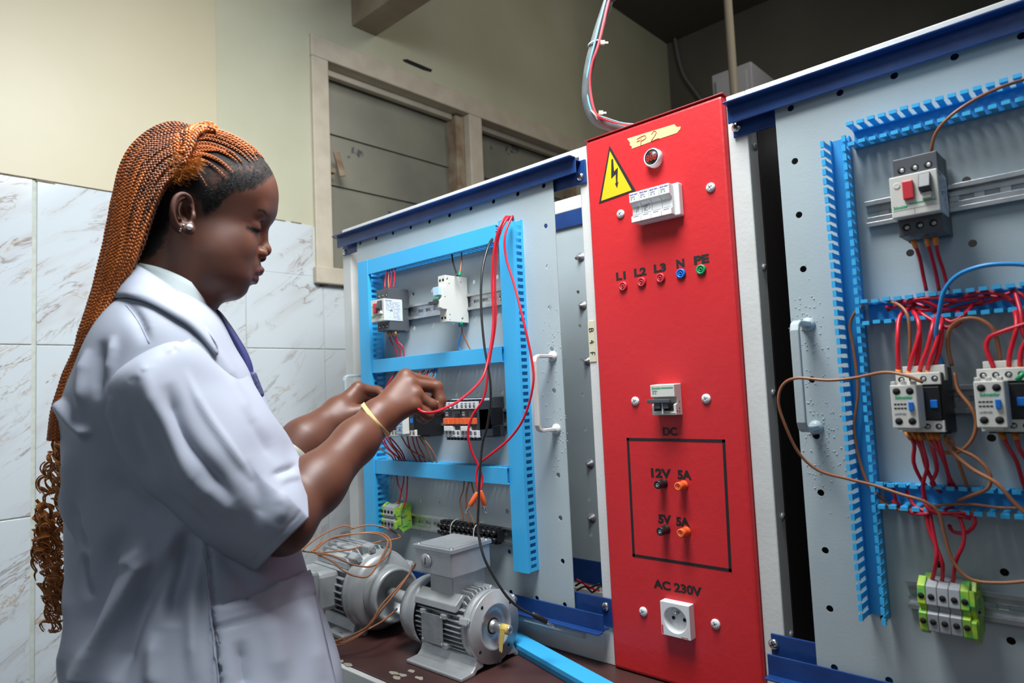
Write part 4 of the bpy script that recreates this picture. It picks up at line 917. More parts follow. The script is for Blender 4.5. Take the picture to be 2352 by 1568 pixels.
# ================================================================ ELECTRIC MOTORS (local frame: shaft along +x, base on z = 0)
def motor_front():
    t = thing('electric_motor', 'silver painted electric motor with a square terminal box and yellow tape on its shaft', 'electric motor', (-0.906, 0.831, TZ), 'silver electric motors on the bench', rotz=math.radians(1.0))
    def L(name, bm, m='alu', par=t, bevel=0.0012, label=None, smooth=False): return obj(name, bm, M[m] if isinstance(m, str) else m, par, bevel, label=label, local=True, smooth=smooth)
    H = 0.066; C_ = (0, 0, H)
    def LX(bm, prof, c=(0, 0, H), n=48, mi=0): return lathe(bm, c, (1,0,0), prof, n, mi)
    # stator
    bm = new_bm(); LX(bm, [(-0.072, .046), (0.050, .046)]); L('stator', bm)
    # fins: side packs and top pack, straight cooling ribs with a sloped nose
    bm = new_bm()
    def fin(an, r0, r1, x0, x1, th=0.0013, slope=0.012):
        c, s = math.cos(an), math.sin(an); n = np.array((0, c, s)); tt = np.array((0, -s, c))
        P = [(x0, r0), (x0, r1), (x1-slope, r1), (x1, r1-0.010), (x1, r0)]
        pts = [np.array((x, 0, H))+n*r-tt*th for x, r in P]; poly_prism(bm, pts, tt*2*th)
    for s in (-1, 1):
        for k in range(9):
            z = -0.036+k*0.0085; y = math.sqrt(max(0.0565**2-z*z, 0)); 
            y0 = math.sqrt(max(0.044**2-z*z, 0.018**2))
            P = [(-0.074, y0), (-0.074, y), (0.040, y), (0.050, y-0.009), (0.050, y0)]
            poly_prism(bm, [(x, s*yy, H+z-0.0011) for x, yy in P], (0, 0, 0.0022))
    L('side_fins', bm, bevel=0.0006)
    bm = new_bm()
    for k in range(-4, 5):
        y = k*0.0092; z = math.sqrt(0.0585**2-y*y); x0 = 0.006
        P = [(x0, 0.040), (x0, z), (0.036, z), (0.050, z-0.012), (0.050, 0.040)]
        if abs(k) > 3: P[0] = (-0.02, .03); P[1] = (-0.02, z)
        poly_prism(bm, [(x, y-0.0013, H+zz) for x, zz in P], (0, 0.0026, 0))
    L('top_fins', bm, bevel=0.0006)
    bm = new_bm()
    for k in range(-4, 5):
        y = k*0.0092; z = math.sqrt(0.0575**2-y*y); P = [(-0.074, 0.035), (-0.074, z), (0.05, z), (0.05, 0.035)]; poly_prism(bm, [(x, y-0.0013, H-zz) for x, zz in P], (0, 0.0026, 0))
    L('bottom_fins', bm, bevel=0.0006)
    for s in (-1, 1):        # solid shoulders beside the terminal box
        bm = new_bm(); P = [(s*0.050, H+0.030), (s*0.0565, H+0.030), (s*0.0545, H+0.041), (s*0.036, H+0.055), (s*0.030, H+0.050)]
        poly_prism(bm, [(-0.074, y, z) for y, z in P], (0.106, 0, 0)); L('shoulder', bm)
    # name plate side
    bm = new_bm(); bx(bm, -0.052, 0.003, -0.0605, -0.0590, H-0.030, H+0.020); pl = L('name_plate', bm, 'zincd', bevel=0.0004)
    bm = new_bm(); rnd = random.Random(8)
    for r in range(9):
        for c in range(4):
            a = -0.048+c*0.0125; bx(bm, a, a+rnd.uniform(0.003, 0.009), -0.0607, -0.0605, H+0.013-r*0.0045, H+0.0138-r*0.0045)
    L('stamped_text', bm, 'dprint', pl, 0)
    for x in (-0.049, 0.0):
        for z in (-0.027, 0.017):
            bm = new_bm(); lathe(bm, (x, -0.0605, H+z), (0,-1,0), [(0, .0024), (.0012, .0020), (.0016, 0)], 12); L('rivet', bm, 'zinc', pl, 0)
    bm = new_bm(); bx(bm, -0.056, -0.044, -0.060, -0.045, H+0.0155, H+0.0235); bx(bm, -0.002, 0.010, -0.060, -0.045, H+0.0155, H+0.0235); bx(bm, -0.056, -0.044, -0.059, -0.045, H-0.034, H-0.026); bx(bm, -0.002, 0.010, -0.059, -0.045, H-0.034, H-0.026); L('plate_lug', bm)
    # drive end shield and flange
    bm = new_bm(); LX(bm, [(0.044, .050), (0.046, .0575), (0.056, .0590), (0.0585, .0570), (0.062, .0570), (0.064, .0600), (0.0700, .0608), (0.0718, .0600), (0.0718, .0400), (0.0735, .0395), (0.0735, .0350), (0.0660, .0330), (0.0645, .0180), (0.0655, .0160), (0.0655, .0)], n=64); L('end_shield', bm, bevel=0)
    bm = new_bm(); LX(bm, [(0.0656, .0135), (0.0670, .0135), (0.0670, .0120), (0.0656, .0118)], n=32); L('bearing_ring', bm, 'dark', bevel=0)
    bm = new_bm(); LX(bm, [(0.0600, .0118), (0.0690, .0112), (0.0705, .0085), (0.0750, .0080), (0.1060, .0072), (0.1068, .0066), (0.1068, .0035), (0.1035, .0030), (0.1035, 0)], n=32); sh = L('shaft', bm, 'zinc', bevel=0)
    bm = new_bm(); LX(bm, [(0.0870, .0079), (0.1045, .0079), (0.1045, .0074), (0.0870, .0074)], n=24)
    P = [(0.0885, -.0080, H+.003), (0.1010, -.0082, H+.003), (0.0995, -.0095, H-.010), (0.0965, -.0100, H-.022), (0.0950, -.0105, H-.034), (0.0925, -.0107, H-.0365), (0.0905, -.0107, H-.0330), (0.0880, -.0105, H-.036), (0.0875, -.0100, H-.022), (0.0900, -.0092, H-.010)]
    poly_prism(bm, P, (0, 0.0006, 0)); L('tape_flag', bm, 'ytape', sh, 0, label='torn yellow tape on the shaft')
    for k in range(4):
        an = math.radians(38+90*k); y, z = 0.0500*math.cos(an), 0.0500*math.sin(an)
        bm = new_bm(); lathe(bm, (0.0716, y, H+z), (1,0,0), [(0, .0030), (.0005, .0030), (.0005, 0)], 14); L('flange_hole', bm, 'dark', bevel=0)
    for y, z in ((-0.0560, 0.020), (0.0560, 0.030), (0.010, -0.0600)):
        d = np.array((0, y, z))/math.hypot(y, z)
        bm = new_bm(); obx(bm, np.array((0.056, y, H+z)), (1,0,0), d, np.cross((1,0,0), d), 0.010, 0.0065, 0.0062); bo = L('bolt_lug', bm, bevel=0.002)
        bm = new_bm(); lathe(bm, (0.066, y+d[1]*0.001, H+z), (1,0,0), [(0, .0048), (.0036, .0048), (.0036, 0)], 6, smooth=False); L('bolt', bm, 'zinc', bo, 0.0005)
    # fan cover
    bm = new_bm(); LX(bm, [(-0.1250, 0), (-0.1245, .040), (-0.1200, .0545), (-0.1080, .0605), (-0.0720, .0628), (-0.0720, .0612), (-0.1060, .0590), (-0.112, .05)], n=64); fc = L('fan_cover', bm, bevel=0)
    for an in (-150, -30, 90):
        a = math.radians(an); n = np.array((0, math.cos(a), math.sin(a)))
        bm = new_bm(); lathe(bm, np.array((-0.080, 0, H))+n*0.0615, n, [(0, .0034), (.0016, .0030), (.002, 0)], 12); L('screw', bm, 'zinc', fc, 0)
    # feet
    for s in (-1, 1):
        P = [(s*.030, .016), (s*.030, .008), (s*.046, .006), (s*.052, 0), (s*.083, 0), (s*.083, .0065), (s*.057, .0075), (s*.050, .014), (s*.045, .026), (s*.036, .030)]
        bm = new_bm(); poly_prism(bm, [(-0.070, y, z) for y, z in P], (0.140, 0, 0)); ft = L('foot', bm, bevel=0.002)
        for x in (-0.045, 0.045):
            bm = new_bm(); 
            pts = [(x+math.cos(2*math.pi*k/16)*.0075, s*.069+math.sin(2*math.pi*k/16)*.004, 0.0063) for k in range(16)]; poly_prism(bm, pts, (0,0,0.0006)); L('slot_hole', bm, 'dark', ft, 0)
    # terminal box
    bm = new_bm(); P = [(-0.046, -0.046), (0.032, -0.046), (0.032, 0.046), (-0.046, 0.046)]
    bx(bm, -0.048, 0.012, -0.040, 0.040, H+0.030, H+0.084); tb = L('terminal_box_neck', bm, bevel=0.002)
    bm = new_bm(); bx(bm, -0.072, 0.024, -0.0525, 0.0440, H+0.084, H+0.126); tb = L('terminal_box', bm, bevel=0.0025)
    bm = new_bm(); bx(bm, -0.0745, 0.0265, -0.0550, 0.0465, H+0.126, H+0.133); bx(bm, -0.068, 0.020, -0.0485, 0.0400, H+0.133, H+0.1345); ld = L('box_lid', bm, bevel=0.003)
    for x, y in ((-0.067, -0.0475), (0.019, -0.0475), (0.019, 0.039), (-0.067, 0.039)):
        bm = new_bm(); lathe(bm, (x, y, H+0.1325), (0,0,1), [(0, .0048), (.002, .0045), (.0022, 0)], 14); L('lid_screw', bm, 'zinc', ld, 0)
    bm = new_bm(); lathe(bm, (-0.040, -0.0525, H+0.1075), (0,-1,0), [(0, .0125), (.003, .0125), (.0042, .0110), (.0042, 0)], 28); pg = L('cable_plug', bm, bevel=0)
    bm = new_bm(); obx(bm, (-0.040, -0.0568, H+0.1075), (1,0,0), (0,1,0), (0.12,0,1), 0.0010, 0.0002, 0.0065); L('plug_slot', bm, 'dark', pg, 0)
    return t
motor_front()
def motor_rear():
    t = thing('electric_motor', 'duller silver electric motor behind the first, brown wire coiled on top and an open hub', 'electric motor', (-1.195, 0.822, TZ), 'silver electric motors on the bench', rotz=math.radians(-4))
    def L(name, bm, m='alud', par=t, bevel=0.0012, label=None): return obj(name, bm, M[m] if isinstance(m, str) else m, par, bevel, label=label, local=True)
    H = 0.080
    def LX(bm, prof, n=48): return lathe(bm, (0, 0, H), (1,0,0), prof, n)
    bm = new_bm(); LX(bm, [(-0.130, 0), (-0.128, .050), (-0.115, .062), (-0.070, .064), (0.030, .064)]); L('stator', bm, bevel=0)
    bm = new_bm()
    for k in range(-4, 5):
        y = k*0.0125; z = math.sqrt(0.0820**2-y*y)
        P = [(-0.112, 0.045), (-0.112, z-0.006), (-0.104, z), (0.010, z), (0.034, z-0.020), (0.034, 0.045)]
        poly_prism(bm, [(x, y-0.0016, H+zz) for x, zz in P], (0, 0.0032, 0))
    L('top_fins', bm, bevel=0.0008)
    bm = new_bm()
    for s in (-1, 1):
        for k in range(9):
            z = -0.045+k*0.0125; y = math.sqrt(max(0.0760**2-z*z, 0)); P = [(-0.110, .040), (-0.110, y), (0.024, y), (0.034, y-0.008), (0.034, .040)]
            poly_prism(bm, [(x, s*yy, H+z-0.0014) for x, yy in P], (0, 0, 0.0028))
    L('side_fins', bm, bevel=0.0007)
    bm = new_bm(); bx(bm, -0.070, -0.012, -0.030, 0.030, H+0.060, H+0.079); obx(bm, (-0.05, -0.03, H+0.068), (1,0,0), (0,1,0.45), (0,-0.45,1), 0.042, 0.022, 0.004); L('cast_pad', bm, bevel=0.003)
    bm = new_bm(); LX(bm, [(0.030, .055), (0.031, .0760), (0.040, .0785), (0.046, .0785), (0.048, .0750), (0.060, .0745), (0.066, .0715), (0.070, .0660), (0.073, .0560), (0.075, .0450), (0.075, .0)], n=64); L('end_bell', bm, bevel=0)
    bm = new_bm(); LX(bm, [(0.070, .0530), (0.080, .0535), (0.082, .0505), (0.092, .0505), (0.094, .0530), (0.108, .0525), (0.112, .0505), (0.112, .0450), (0.080, .0420), (0.080, 0)], n=56); L('open_hub', bm, bevel=0)
    bm = new_bm(); LX(bm, [(0.088, .0120), (0.150, .0120), (0.152, .0105), (0.152, 0)], n=28); L('shaft', bm, 'alud', bevel=0)
    for an in (-28-90, 62+90-28, 100, 20):
        a = math.radians(an); d = np.array((0, math.cos(a), math.sin(a)))
        bm = new_bm(); obx(bm, np.array((0.036, 0, H))+d*0.080, (1,0,0), d, np.cross((1,0,0), d), 0.013, 0.012, 0.009); bo = L('bolt_lug', bm, bevel=0.003)
        bm = new_bm(); lathe(bm, np.array((0.049, 0, H))+d*0.083, (1,0,0), [(0, .0065), (.005, .0065), (.005, 0)], 6, smooth=False); L('bolt', bm, 'zincd', bo, 0.0006)
    for s in (-1, 1):
        P = [(s*.028, .020), (s*.040, .010), (s*.050, 0), (s*.082, 0), (s*.082, .009), (s*.058, .010), (s*.050, .034), (s*.040, .046)]
        bm = new_bm(); poly_prism(bm, [(-0.080, y, z) for y, z in P], (0.122, 0, 0)); ft = L('foot', bm, bevel=0.002)
        for x in (-0.05, 0.022):
            bm = new_bm(); pts = [(x+math.cos(2*math.pi*k/16)*.009, s*.070+math.sin(2*math.pi*k/16)*.0045, 0.0088) for k in range(16)]; poly_prism(bm, pts, (0,0,0.0006)); L('slot_hole', bm, 'dark', ft, 0)
    bm = new_bm(); bx(bm, -0.100, 0.002, -0.108, -0.062, H-0.030, H+0.045); tb = L('terminal_box', bm, bevel=0.009)
    bm = new_bm(); bx(bm, -0.106, 0.008, -0.120, -0.108, H-0.036, H+0.051); ld = L('box_lid', bm, bevel=0.005)
    for x in (-0.098, 0.000):
        for z in (-0.028, 0.043):
            bm = new_bm(); lathe(bm, (x, -0.120, H+z), (0,-1,0), [(0, .0045), (.003, .0042), (.0032, 0)], 14); L('lid_screw', bm, 'zinc', ld, 0)
    return t
motor_rear()

# ================================================================ WIRES
def wire(name, label, cat, m, pts, r, group=None, step=0.004, n=8, ends=(), endmat='ferrule', endlen=0.009, endr=None):
    bm = tube(pts, r, n, step); o = tag(obj(name, bm, M[m]), label, cat, group)
    INV[o.name] = Matrix.Identity(4)
    for e in ends:
        a = np.array(pts[e], float); b = np.array(pts[1 if e == 0 else -2], float); d = (b-a)/np.linalg.norm(b-a)
        bm = new_bm(); cyl(bm, a-d*0.001, a+d*endlen, endr or r*1.55, 10, r2=(endr or r*1.55)*0.85); obj('ferrule', bm, M[endmat], o)
    return o
Y = lambda pl, y0, y1=None: [atY(p[0], p[1], y0 if y1 is None else y0+(y1-y0)*i/(len(pl)-1)) for i, p in enumerate(pl)]
YY = lambda *q: [atY(a, b, c) for a, b, c in q]
# brown coil on the rear motor, trailing down to the bench
def coilpts():
    P = []
    def D(px, py, d): P.append(atD(px, py, d))
    for q in ((880,1505,1.07),(758,1478,1.17)): pass
    seq = [(955,1300,1.205),(925,1345,1.19),(878,1405,1.19),(845,1432,1.19),(800,1462,1.21),(752,1480,1.22),(700,1478,1.21),(640,1440,1.19)]
    return seq
def dp(seq): return [atD(a, b, c) for a, b, c in seq]
wire('coiled_wire', 'brown insulated wire coiled over the rear motor and hanging down its front', 'wire', 'wbrown', dp([(958,1288,1.235),(930,1330,1.225),(880,1385,1.20),(855,1425,1.19),(835,1445,1.19),(790,1465,1.20),(755,1474,1.22),(690,1470,1.24),(640,1420,1.24),(655,1330,1.25),(690,1268,1.27),(740,1228,1.37),(790,1207,1.43),(812,1213,1.42)]), 0.0017, 'brown wire coil on the rear motor')
wire('coiled_wire', 'brown insulated wire looping highest over the rear motor fins', 'wire', 'wbrown', dp([(805,1215,1.42),(840,1206,1.44),(880,1210,1.45),(915,1228,1.44),(915,1236,1.42),(870,1244,1.40),(800,1262,1.36),(740,1268,1.33),(700,1266,1.29),(690,1262,1.27)]), 0.0017, 'brown wire coil on the rear motor')
wire('coiled_wire', 'brown insulated wire making the wide oval over the rear motor', 'wire', 'wbrown', dp([(715,1268,1.30),(740,1245,1.35),(790,1230,1.40),(850,1222,1.42),(885,1228,1.40),(898,1248,1.37),(890,1275,1.33),(855,1300,1.28),(810,1296,1.27),(780,1283,1.27),(760,1275,1.28),(715,1266,1.29)]), 0.0017, 'brown wire coil on the rear motor')
wire('coiled_wire', 'brown insulated wire forming the lowest sagging loop in front of the rear motor', 'wire', 'wbrown', dp([(722,1264,1.30),(760,1236,1.37),(810,1226,1.40),(862,1225,1.41),(890,1240,1.38),(882,1268,1.33),(850,1320,1.26),(815,1322,1.25),(785,1308,1.25),(762,1288,1.27),(720,1268,1.30)]), 0.0017, 'brown wire coil on the rear motor')
wire('coiled_wire', 'lower brown insulated wire draped from the front motor down to the bench edge', 'wire', 'wbrown', dp([(956,1293,1.240),(925,1340,1.215),(885,1390,1.19),(862,1420,1.19),(835,1452,1.19),(795,1476,1.20),(762,1482,1.21),(700,1490,1.20)]), 0.0017, 'brown wire coil on the rear motor')
wire('coiled_wire', 'short brown insulated wire passing behind the fan cover of the front motor', 'wire', 'wbrown', dp([(912,1398,1.30),(880,1425,1.25),(845,1445,1.22),(800,1470,1.21),(765,1478,1.21),(705,1474,1.21)]), 0.0017, 'brown wire coil on the rear motor')

# banana leads hanging over the right duct
def plug(o, a, d, col, L_=0.026, r=0.0046):
    d = np.array(d, float); d /= np.linalg.norm(d)
    bm = new_bm(); lathe(bm, a, d, [(0, r*0.6), (.001, r*0.8), (.004, r*0.85), (.006, r), (L_, r), (L_+.001, r*0.8)], 16); p = obj('plug_body', bm, M[col], o)
    bm = new_bm(); lathe(bm, np.array(a)+d*(L_+.0005), d, [(0, .0026), (.002, .0026), (.003, .0017), (.007, .0020), (.011, .0020), (.014, .0013), (.015, 0)], 12); obj('plug_pin', bm, M['chrome'], p)
gl = 'red test leads with plugs'
LR = 0.0022
o = wire('test_lead', 'red test lead running from the top of the right duct into her hand', 'test lead', 'wred', [atD(1165,506,1.235)]+dp([(1163,497,1.22),(1148,520,1.20),(1137,560,1.20),(1130,640,1.20),(1133,740,1.19),(1122,820,1.17),(1105,872,1.14),(1060,916,1.080),(1020,938,1.035),(992,947,1.008),(972,946,1.002),(960,938,1.012),(958,928,1.035)]), LR, gl)
a, b = atD(990,928,1.064), atD(1024,935,1.060); plug(o, a, b-a, 'orange', 0.023)
o = wire('test_lead', 'red test lead hanging beside the black lead, its orange plug on the right', 'test lead', 'wred', [atD(1170,506,1.235)]+dp([(1169,497,1.22),(1152,525,1.205),(1141,570,1.205),(1137,650,1.205),(1138,740,1.20),(1124,830,1.19),(1112,910,1.18),(1085,955,1.18),(1075,995,1.18),(1083,1035,1.18),(1098,1068,1.18),(1107,1095,1.18),(1106,1115,1.175),(1101,1130,1.17)]), LR, gl)
a, b = atD(1103,1126,1.17), atD(1117,1175,1.17); plug(o, a, b-a, 'orange')
o = wire('test_lead', 'red test lead bowing out over the handle, its orange plug on the left', 'test lead', 'wred', [atD(1178,506,1.235)]+dp([(1176,497,1.22),(1160,540,1.205),(1162,590,1.20),(1180,650,1.185),(1203,740,1.16),(1222,830,1.15),(1224,885,1.145),(1205,955,1.15),(1172,1005,1.16),(1125,1045,1.17),(1103,1063,1.175),(1094,1090,1.175),(1097,1120,1.17),(1099,1135,1.17)]), LR, gl)
a, b = atD(1097,1130,1.17), atD(1078,1164,1.165); plug(o, a, b-a, 'orange')
o = wire('test_lead', 'black test lead hanging down the left panel to the floor rail beside the front motor', 'test lead', 'wblack', dp([(1140,540,1.29),(1124,560,1.25),(1108,620,1.22),(1105,700,1.20),(1112,790,1.18),(1124,860,1.165),(1127,915,1.16),(1120,975,1.16),(1108,1020,1.16),(1102,1090,1.15),(1099,1160,1.14),(1098,1215,1.13),(1110,1275,1.11),(1135,1325,1.10),(1165,1370,1.09),(1195,1397,1.09),(1225,1412,1.09)]), LR*1.05, None)
a, b = atD(1221,1408,1.09), atD(1260,1431,1.09); plug(o, a, b-a, 'black', 0.028, 0.0046)

# thin wires of the left panel
G1 = 'short red wires on the left panel'; GB = 'short brown wires on the left panel'
def many(lst, base, m, group, r=0.0016, ends=(), y=(0.905, 0.905), cat='wire', endmat='ferrule', label=None):
    for i, pl in enumerate(lst):
        wire('wire', label[i] if isinstance(label, (list, tuple)) else base, cat, m, Y(pl, *y) if len(pl[0]) == 2 else YY(*pl), r, group, 0.006, 6, ends, endmat)
many([[(891,617,.905),(885,640,.902),(884,664,.897)], [(901,615,.905),(898,640,.902),(895,664,.897)], [(908,614,.905),(906,640,.902),(903,664,.897)]], 'short red wire from the top duct into the left motor breaker', 'wred2', 'red wires above the left motor breaker')
many([[(895,617,.908),(892,640,.903),(893,664,.898)]], 'short brown wire entering the top of the left motor breaker', 'wbrown', None)
many([[(891,764,.897),(899,785,.905),(912,810,.912),(912,832,.915)], [(897,763,.897),(910,785,.905),(919,805,.912),(917,832,.915)], [(908,762,.897),(912,782,.905),(926,798,.912),(928,832,.915)]], 'short red wire with an orange end below the left motor breaker', 'wred2', 'red wires below the left motor breaker', ends=(0,))
many([[(1038,574,.915),(1040,600,.912),(1050,633,.895)]], 'short black wire entering the top of the single breaker', 'wblack', None, 0.0018)
many([[(1060,573,.915),(1060,600,.912),(1055,633,.895)]], 'short brown wire entering the top of the single breaker', 'wbrown', None, 0.0017, (-1,), endmat='green')
many([[(1058,740,.895),(1060,765,.905),(1053,798,.915),(1070,808,.915)]], 'short light blue wire below the single breaker', 'wblue', None, 0.0014)
many([[(1060,740,.895),(1064,765,.905),(1075,792,.912),(1083,808,.915)]], 'short brown wire below the single breaker', 'wbrown', None, 0.0016, (0,), endmat='green')
many([[(912,850,.915),(895,875,.90),(880,900,.89)], [(922,850,.915),(905,880,.90),(893,905,.89)], [(930,850,.915),(915,880,.90),(905,905,.89)], [(975,850,.915),(962,860,.90),(950,880,.89)], [(985,850,.915),(975,870,.90),(965,900,.89)]], 'red wire dropping from the middle duct behind her hands', 'wred2', 'red wires above the hidden contactors')
many([[(925,850,.915),(915,870,.90),(900,900,.89)], [(993,848,.915),(980,870,.90),(968,900,.89)], [(1000,848,.915),(988,870,.90),(975,900,.89)]], 'brown wire dropping from the middle duct behind her hands', 'wbrown', 'brown wires above the hidden contactors')
many([[(1004,846,.915),(1000,862,.905),(988,880,.89)], [(1000,846,.915),(990,858,.905),(984,872,.89)]], 'blue wire dropping from the middle duct beside her fingers', 'wblue', 'blue wires above the hidden contactors', 0.0018)
many([[(872,1000,.885),(885,1025,.90),(905,1045,.912),(912,1068,.918)], [(877,1000,.885),(893,1030,.90),(912,1048,.912),(920,1068,.918)], [(883,1000,.885),(900,1025,.90),(918,1048,.912),(925,1068,.918)], [(890,1002,.885),(905,1025,.90),(922,1045,.912),(929,1068,.918)], [(895,1003,.885),(912,1022,.90),(927,1045,.912),(932,1068,.918)]], 'red wire running down from the hidden contactors into the lower duct', 'wred2', 'red wires below the hidden contactors')
many([[(935,1000,.885),(940,1025,.90),(952,1050,.912),(963,1070,.918)], [(946,1000,.885),(952,1025,.90),(963,1050,.912),(970,1070,.918)], [(955,1000,.885),(962,1025,.90),(974,1048,.912),(980,1070,.918)]], 'red wire running down from the middle of the hidden contactors', 'wred2', 'red wires left of the relays')
many([[(858,1020,.885),(880,1035,.90),(900,1048,.912),(908,1068,.918)], [(893,1003,.885),(903,1025,.90),(915,1045,.912),(917,1068,.918)], [(920,998,.885),(940,1030,.90),(975,1052,.912),(985,1070,.918)], [(961,1000,.885),(980,1030,.90),(992,1055,.912),(992,1072,.918)], [(966,1000,.885),(990,1030,.90),(1002,1055,.912),(1003,1072,.918)]], 'brown wire running down from the hidden contactors into the lower duct', 'wbrown', 'brown wires below the hidden contactors')
many([[(911,1088,.915),(913,1110,.915),(921,1130,.912),(912,1168,.905)], [(928,1088,.915),(926,1110,.915),(920,1135,.912),(912,1168,.905)], [(936,1090,.915),(935,1120,.915),(933,1145,.912),(925,1170,.905)]], 'red wire from the lower duct down to the green terminals', 'wred2', 'red wires above the green terminals')
many([[(1066,1104,.915),(1064,1125,.915),(1056,1150,.914),(1062,1180,.913),(1065,1200,.912)], [(1077,1105,.915),(1072,1130,.915),(1070,1155,.914),(1072,1185,.913),(1077,1203,.912)], [(1078,1105,.915),(1070,1135,.915),(1074,1165,.914),(1085,1190,.913),(1090,1206,.912)], [(1082,1105,.915),(1090,1140,.915),(1096,1170,.914),(1101,1208,.912)]], 'brown wire from the lower duct down to the black connector strip', 'wbrown', 'brown wires above the connector strip')

# ---------------------------------------------------------------- wires of the right panel
R2 = 0.0021
many([[(2098,553,.897),(2112,590,.905),(2120,630,.912),(2128,668,.915)], [(2128,548,.897),(2140,590,.905),(2150,630,.912),(2157,668,.915)], [(2148,545,.897),(2155,585,.905),(2168,625,.912),(2178,668,.915)]], 'red wire with an orange end below the right motor breaker', 'wred2', 'red wires below the right motor breaker', R2, (0,))
wire('wire', 'thin brown wire arching from the top duct into the right motor breaker', 'wire', 'wbrown', YY((2352,183,.905),(2300,200,.885),(2240,228,.875),(2185,265,.87),(2150,305,.875),(2137,352,.888)), 0.0018)
wire('wire', 'blue wire arching high over the red tangle on the right panel', 'wire', 'wblue', YY((2380,612,.86),(2330,606,.86),(2260,610,.86),(2200,632,.865),(2168,670,.87),(2157,720,.875),(2150,765,.885),(2152,800,.895),(2165,838,.90)), 0.0024)
up = [[(2065,865,.890),(2063,820,.885),(2062,770,.885),(2068,725,.90),(2100,700,.92)], [(2085,868,.890),(2092,830,.885),(2105,790,.885),(2112,750,.89),(2100,715,.915)], [(2098,868,.895),(2106,830,.89),(2112,790,.888),(2110,740,.89),(2092,705,.92)], [(2110,868,.890),(2115,840,.885),(2130,800,.885),(2142,750,.89),(2150,715,.918)], [(2128,866,.890),(2135,830,.885),(2150,790,.885),(2160,750,.89),(2165,720,.918)], [(2140,860,.895),(2150,830,.89),(2160,790,.888),(2162,750,.895),(2150,710,.92)]]
many(up, 'thick red wire with an orange end rising from the left contactor of the right panel', 'wred', 'red wires rising from the left contactor', 0.0026, (0,))
many([[(2290,862,.890),(2277,830,.885),(2265,800,.885),(2272,775,.885),(2300,762,.885),(2352,745,.885),(2390,735,.89)], [(2318,860,.890),(2318,820,.885),(2325,790,.885),(2335,750,.885),(2332,715,.90)], [(2345,858,.890),(2343,830,.885),(2347,800,.885),(2362,775,.885)]], 'thick red wire rising from the contactor at the right edge of the picture', 'wred', 'red wires rising from the right contactor', 0.0026, (0,))
tang = [[(2040,712,.925),(2075,695,.91),(2120,690,.905),(2170,712,.91),(2210,705,.92),(2260,690,.915)], [(2035,706,.92),(2080,705,.915),(2130,712,.91),(2190,695,.915),(2240,672,.91),(2300,676,.91),(2340,705,.915)], [(2070,700,.915),(2100,688,.905),(2150,684,.905),(2200,690,.91),(2270,680,.918),(2330,690,.91)], [(2060,690,.925),(2120,702,.918),(2160,722,.91),(2185,740,.90),(2215,722,.905),(2235,700,.915)], [(2110,715,.91),(2140,735,.90),(2175,752,.895),(2205,740,.90),(2200,715,.91)], [(2240,700,.92),(2290,688,.915),(2330,668,.915),(2360,690,.91)], [(2330,665,.91),(2345,720,.89),(2352,770,.885),(2385,800,.89)]]
many(tang, 'dark red wire in the tangle filling the middle duct of the right panel', 'wred2', 'tangled red wires in the middle duct', 0.0024)
dn = [[(2085,993,.895),(2100,1020,.89),(2098,1060,.89),(2115,1100,.90),(2130,1118,.915)], [(2097,993,.895),(2115,1030,.89),(2128,1075,.89),(2145,1110,.90),(2152,1125,.915)], [(2112,995,.895),(2120,1030,.89),(2130,1070,.888),(2120,1110,.895),(2125,1150,.90)], [(2140,993,.895),(2148,1020,.89),(2165,1050,.89),(2178,1090,.90),(2180,1122,.915)], [(2150,995,.895),(2160,1025,.89),(2170,1060,.89),(2180,1095,.90),(2195,1120,.915)], [(2130,993,.895),(2145,1040,.89),(2152,1080,.89),(2140,1110,.90),(2160,1130,.915)]]
many(dn, 'crimson wire with an orange end dropping from the left contactor of the right panel', 'wred2', 'red wires below the left contactor', 0.0023, (0,))
many([[(2300,993,.895),(2312,1020,.89),(2335,1060,.89),(2350,1110,.90),(2360,1135,.91)], [(2332,993,.895),(2338,1020,.89),(2350,1045,.89),(2385,1090,.90)]], 'crimson wire dropping from the contactor at the right edge', 'wred2', 'red wires below the right contactor', 0.0023, (0,))
low = [[(2050,1150,.92),(2070,1165,.915),(2105,1180,.905),(2140,1178,.90),(2190,1165,.915)], [(2052,1120,.915),(2058,1150,.912),(2070,1162,.915)], [(2082,1125,.915),(2095,1155,.91),(2120,1172,.905),(2180,1180,.90),(2230,1190,.905)], [(2120,1120,.91),(2127,1160,.895),(2150,1178,.895),(2190,1178,.90),(2230,1180,.905),(2240,1200,.905),(2222,1222,.905),(2190,1222,.91),(2180,1205,.915)]]
many(low, 'dark red wire lying in the lower duct of the right panel', 'wred2', 'tangled red wires in the lower duct', 0.0022)
many([[(2125,1170,.905),(2135,1220,.90),(2150,1255,.895),(2150,1290,.892),(2138,1345,.905)], [(2135,1172,.905),(2142,1215,.90),(2152,1260,.895),(2165,1295,.893),(2163,1350,.905)], [(2200,1180,.905),(2213,1215,.90),(2212,1250,.895),(2195,1290,.893),(2187,1352,.905)]], 'crimson wire with an orange end entering the bottom right terminals', 'wred2', 'red wires above the bottom right terminals', 0.0023, (-1,))
wire('wire', 'brown wire looping from the left contactor out past the handle and back', 'wire', 'wbrown', YY((2120,878,.835),(2080,862,.835),(2030,855,.84),(1960,868,.845),(1900,873,.845),(1830,868,.845),(1797,885,.845),(1788,925,.845),(1805,980,.85),(1835,1040,.86),(1880,1080,.87),(1950,1100,.88),(2010,1115,.885),(2070,1135,.885),(2120,1150,.885),(2155,1175,.885),(2170,1230,.885),(2190,1290,.885),(2230,1330,.885),(2300,1338,.885),(2380,1332,.885)), 0.0018)
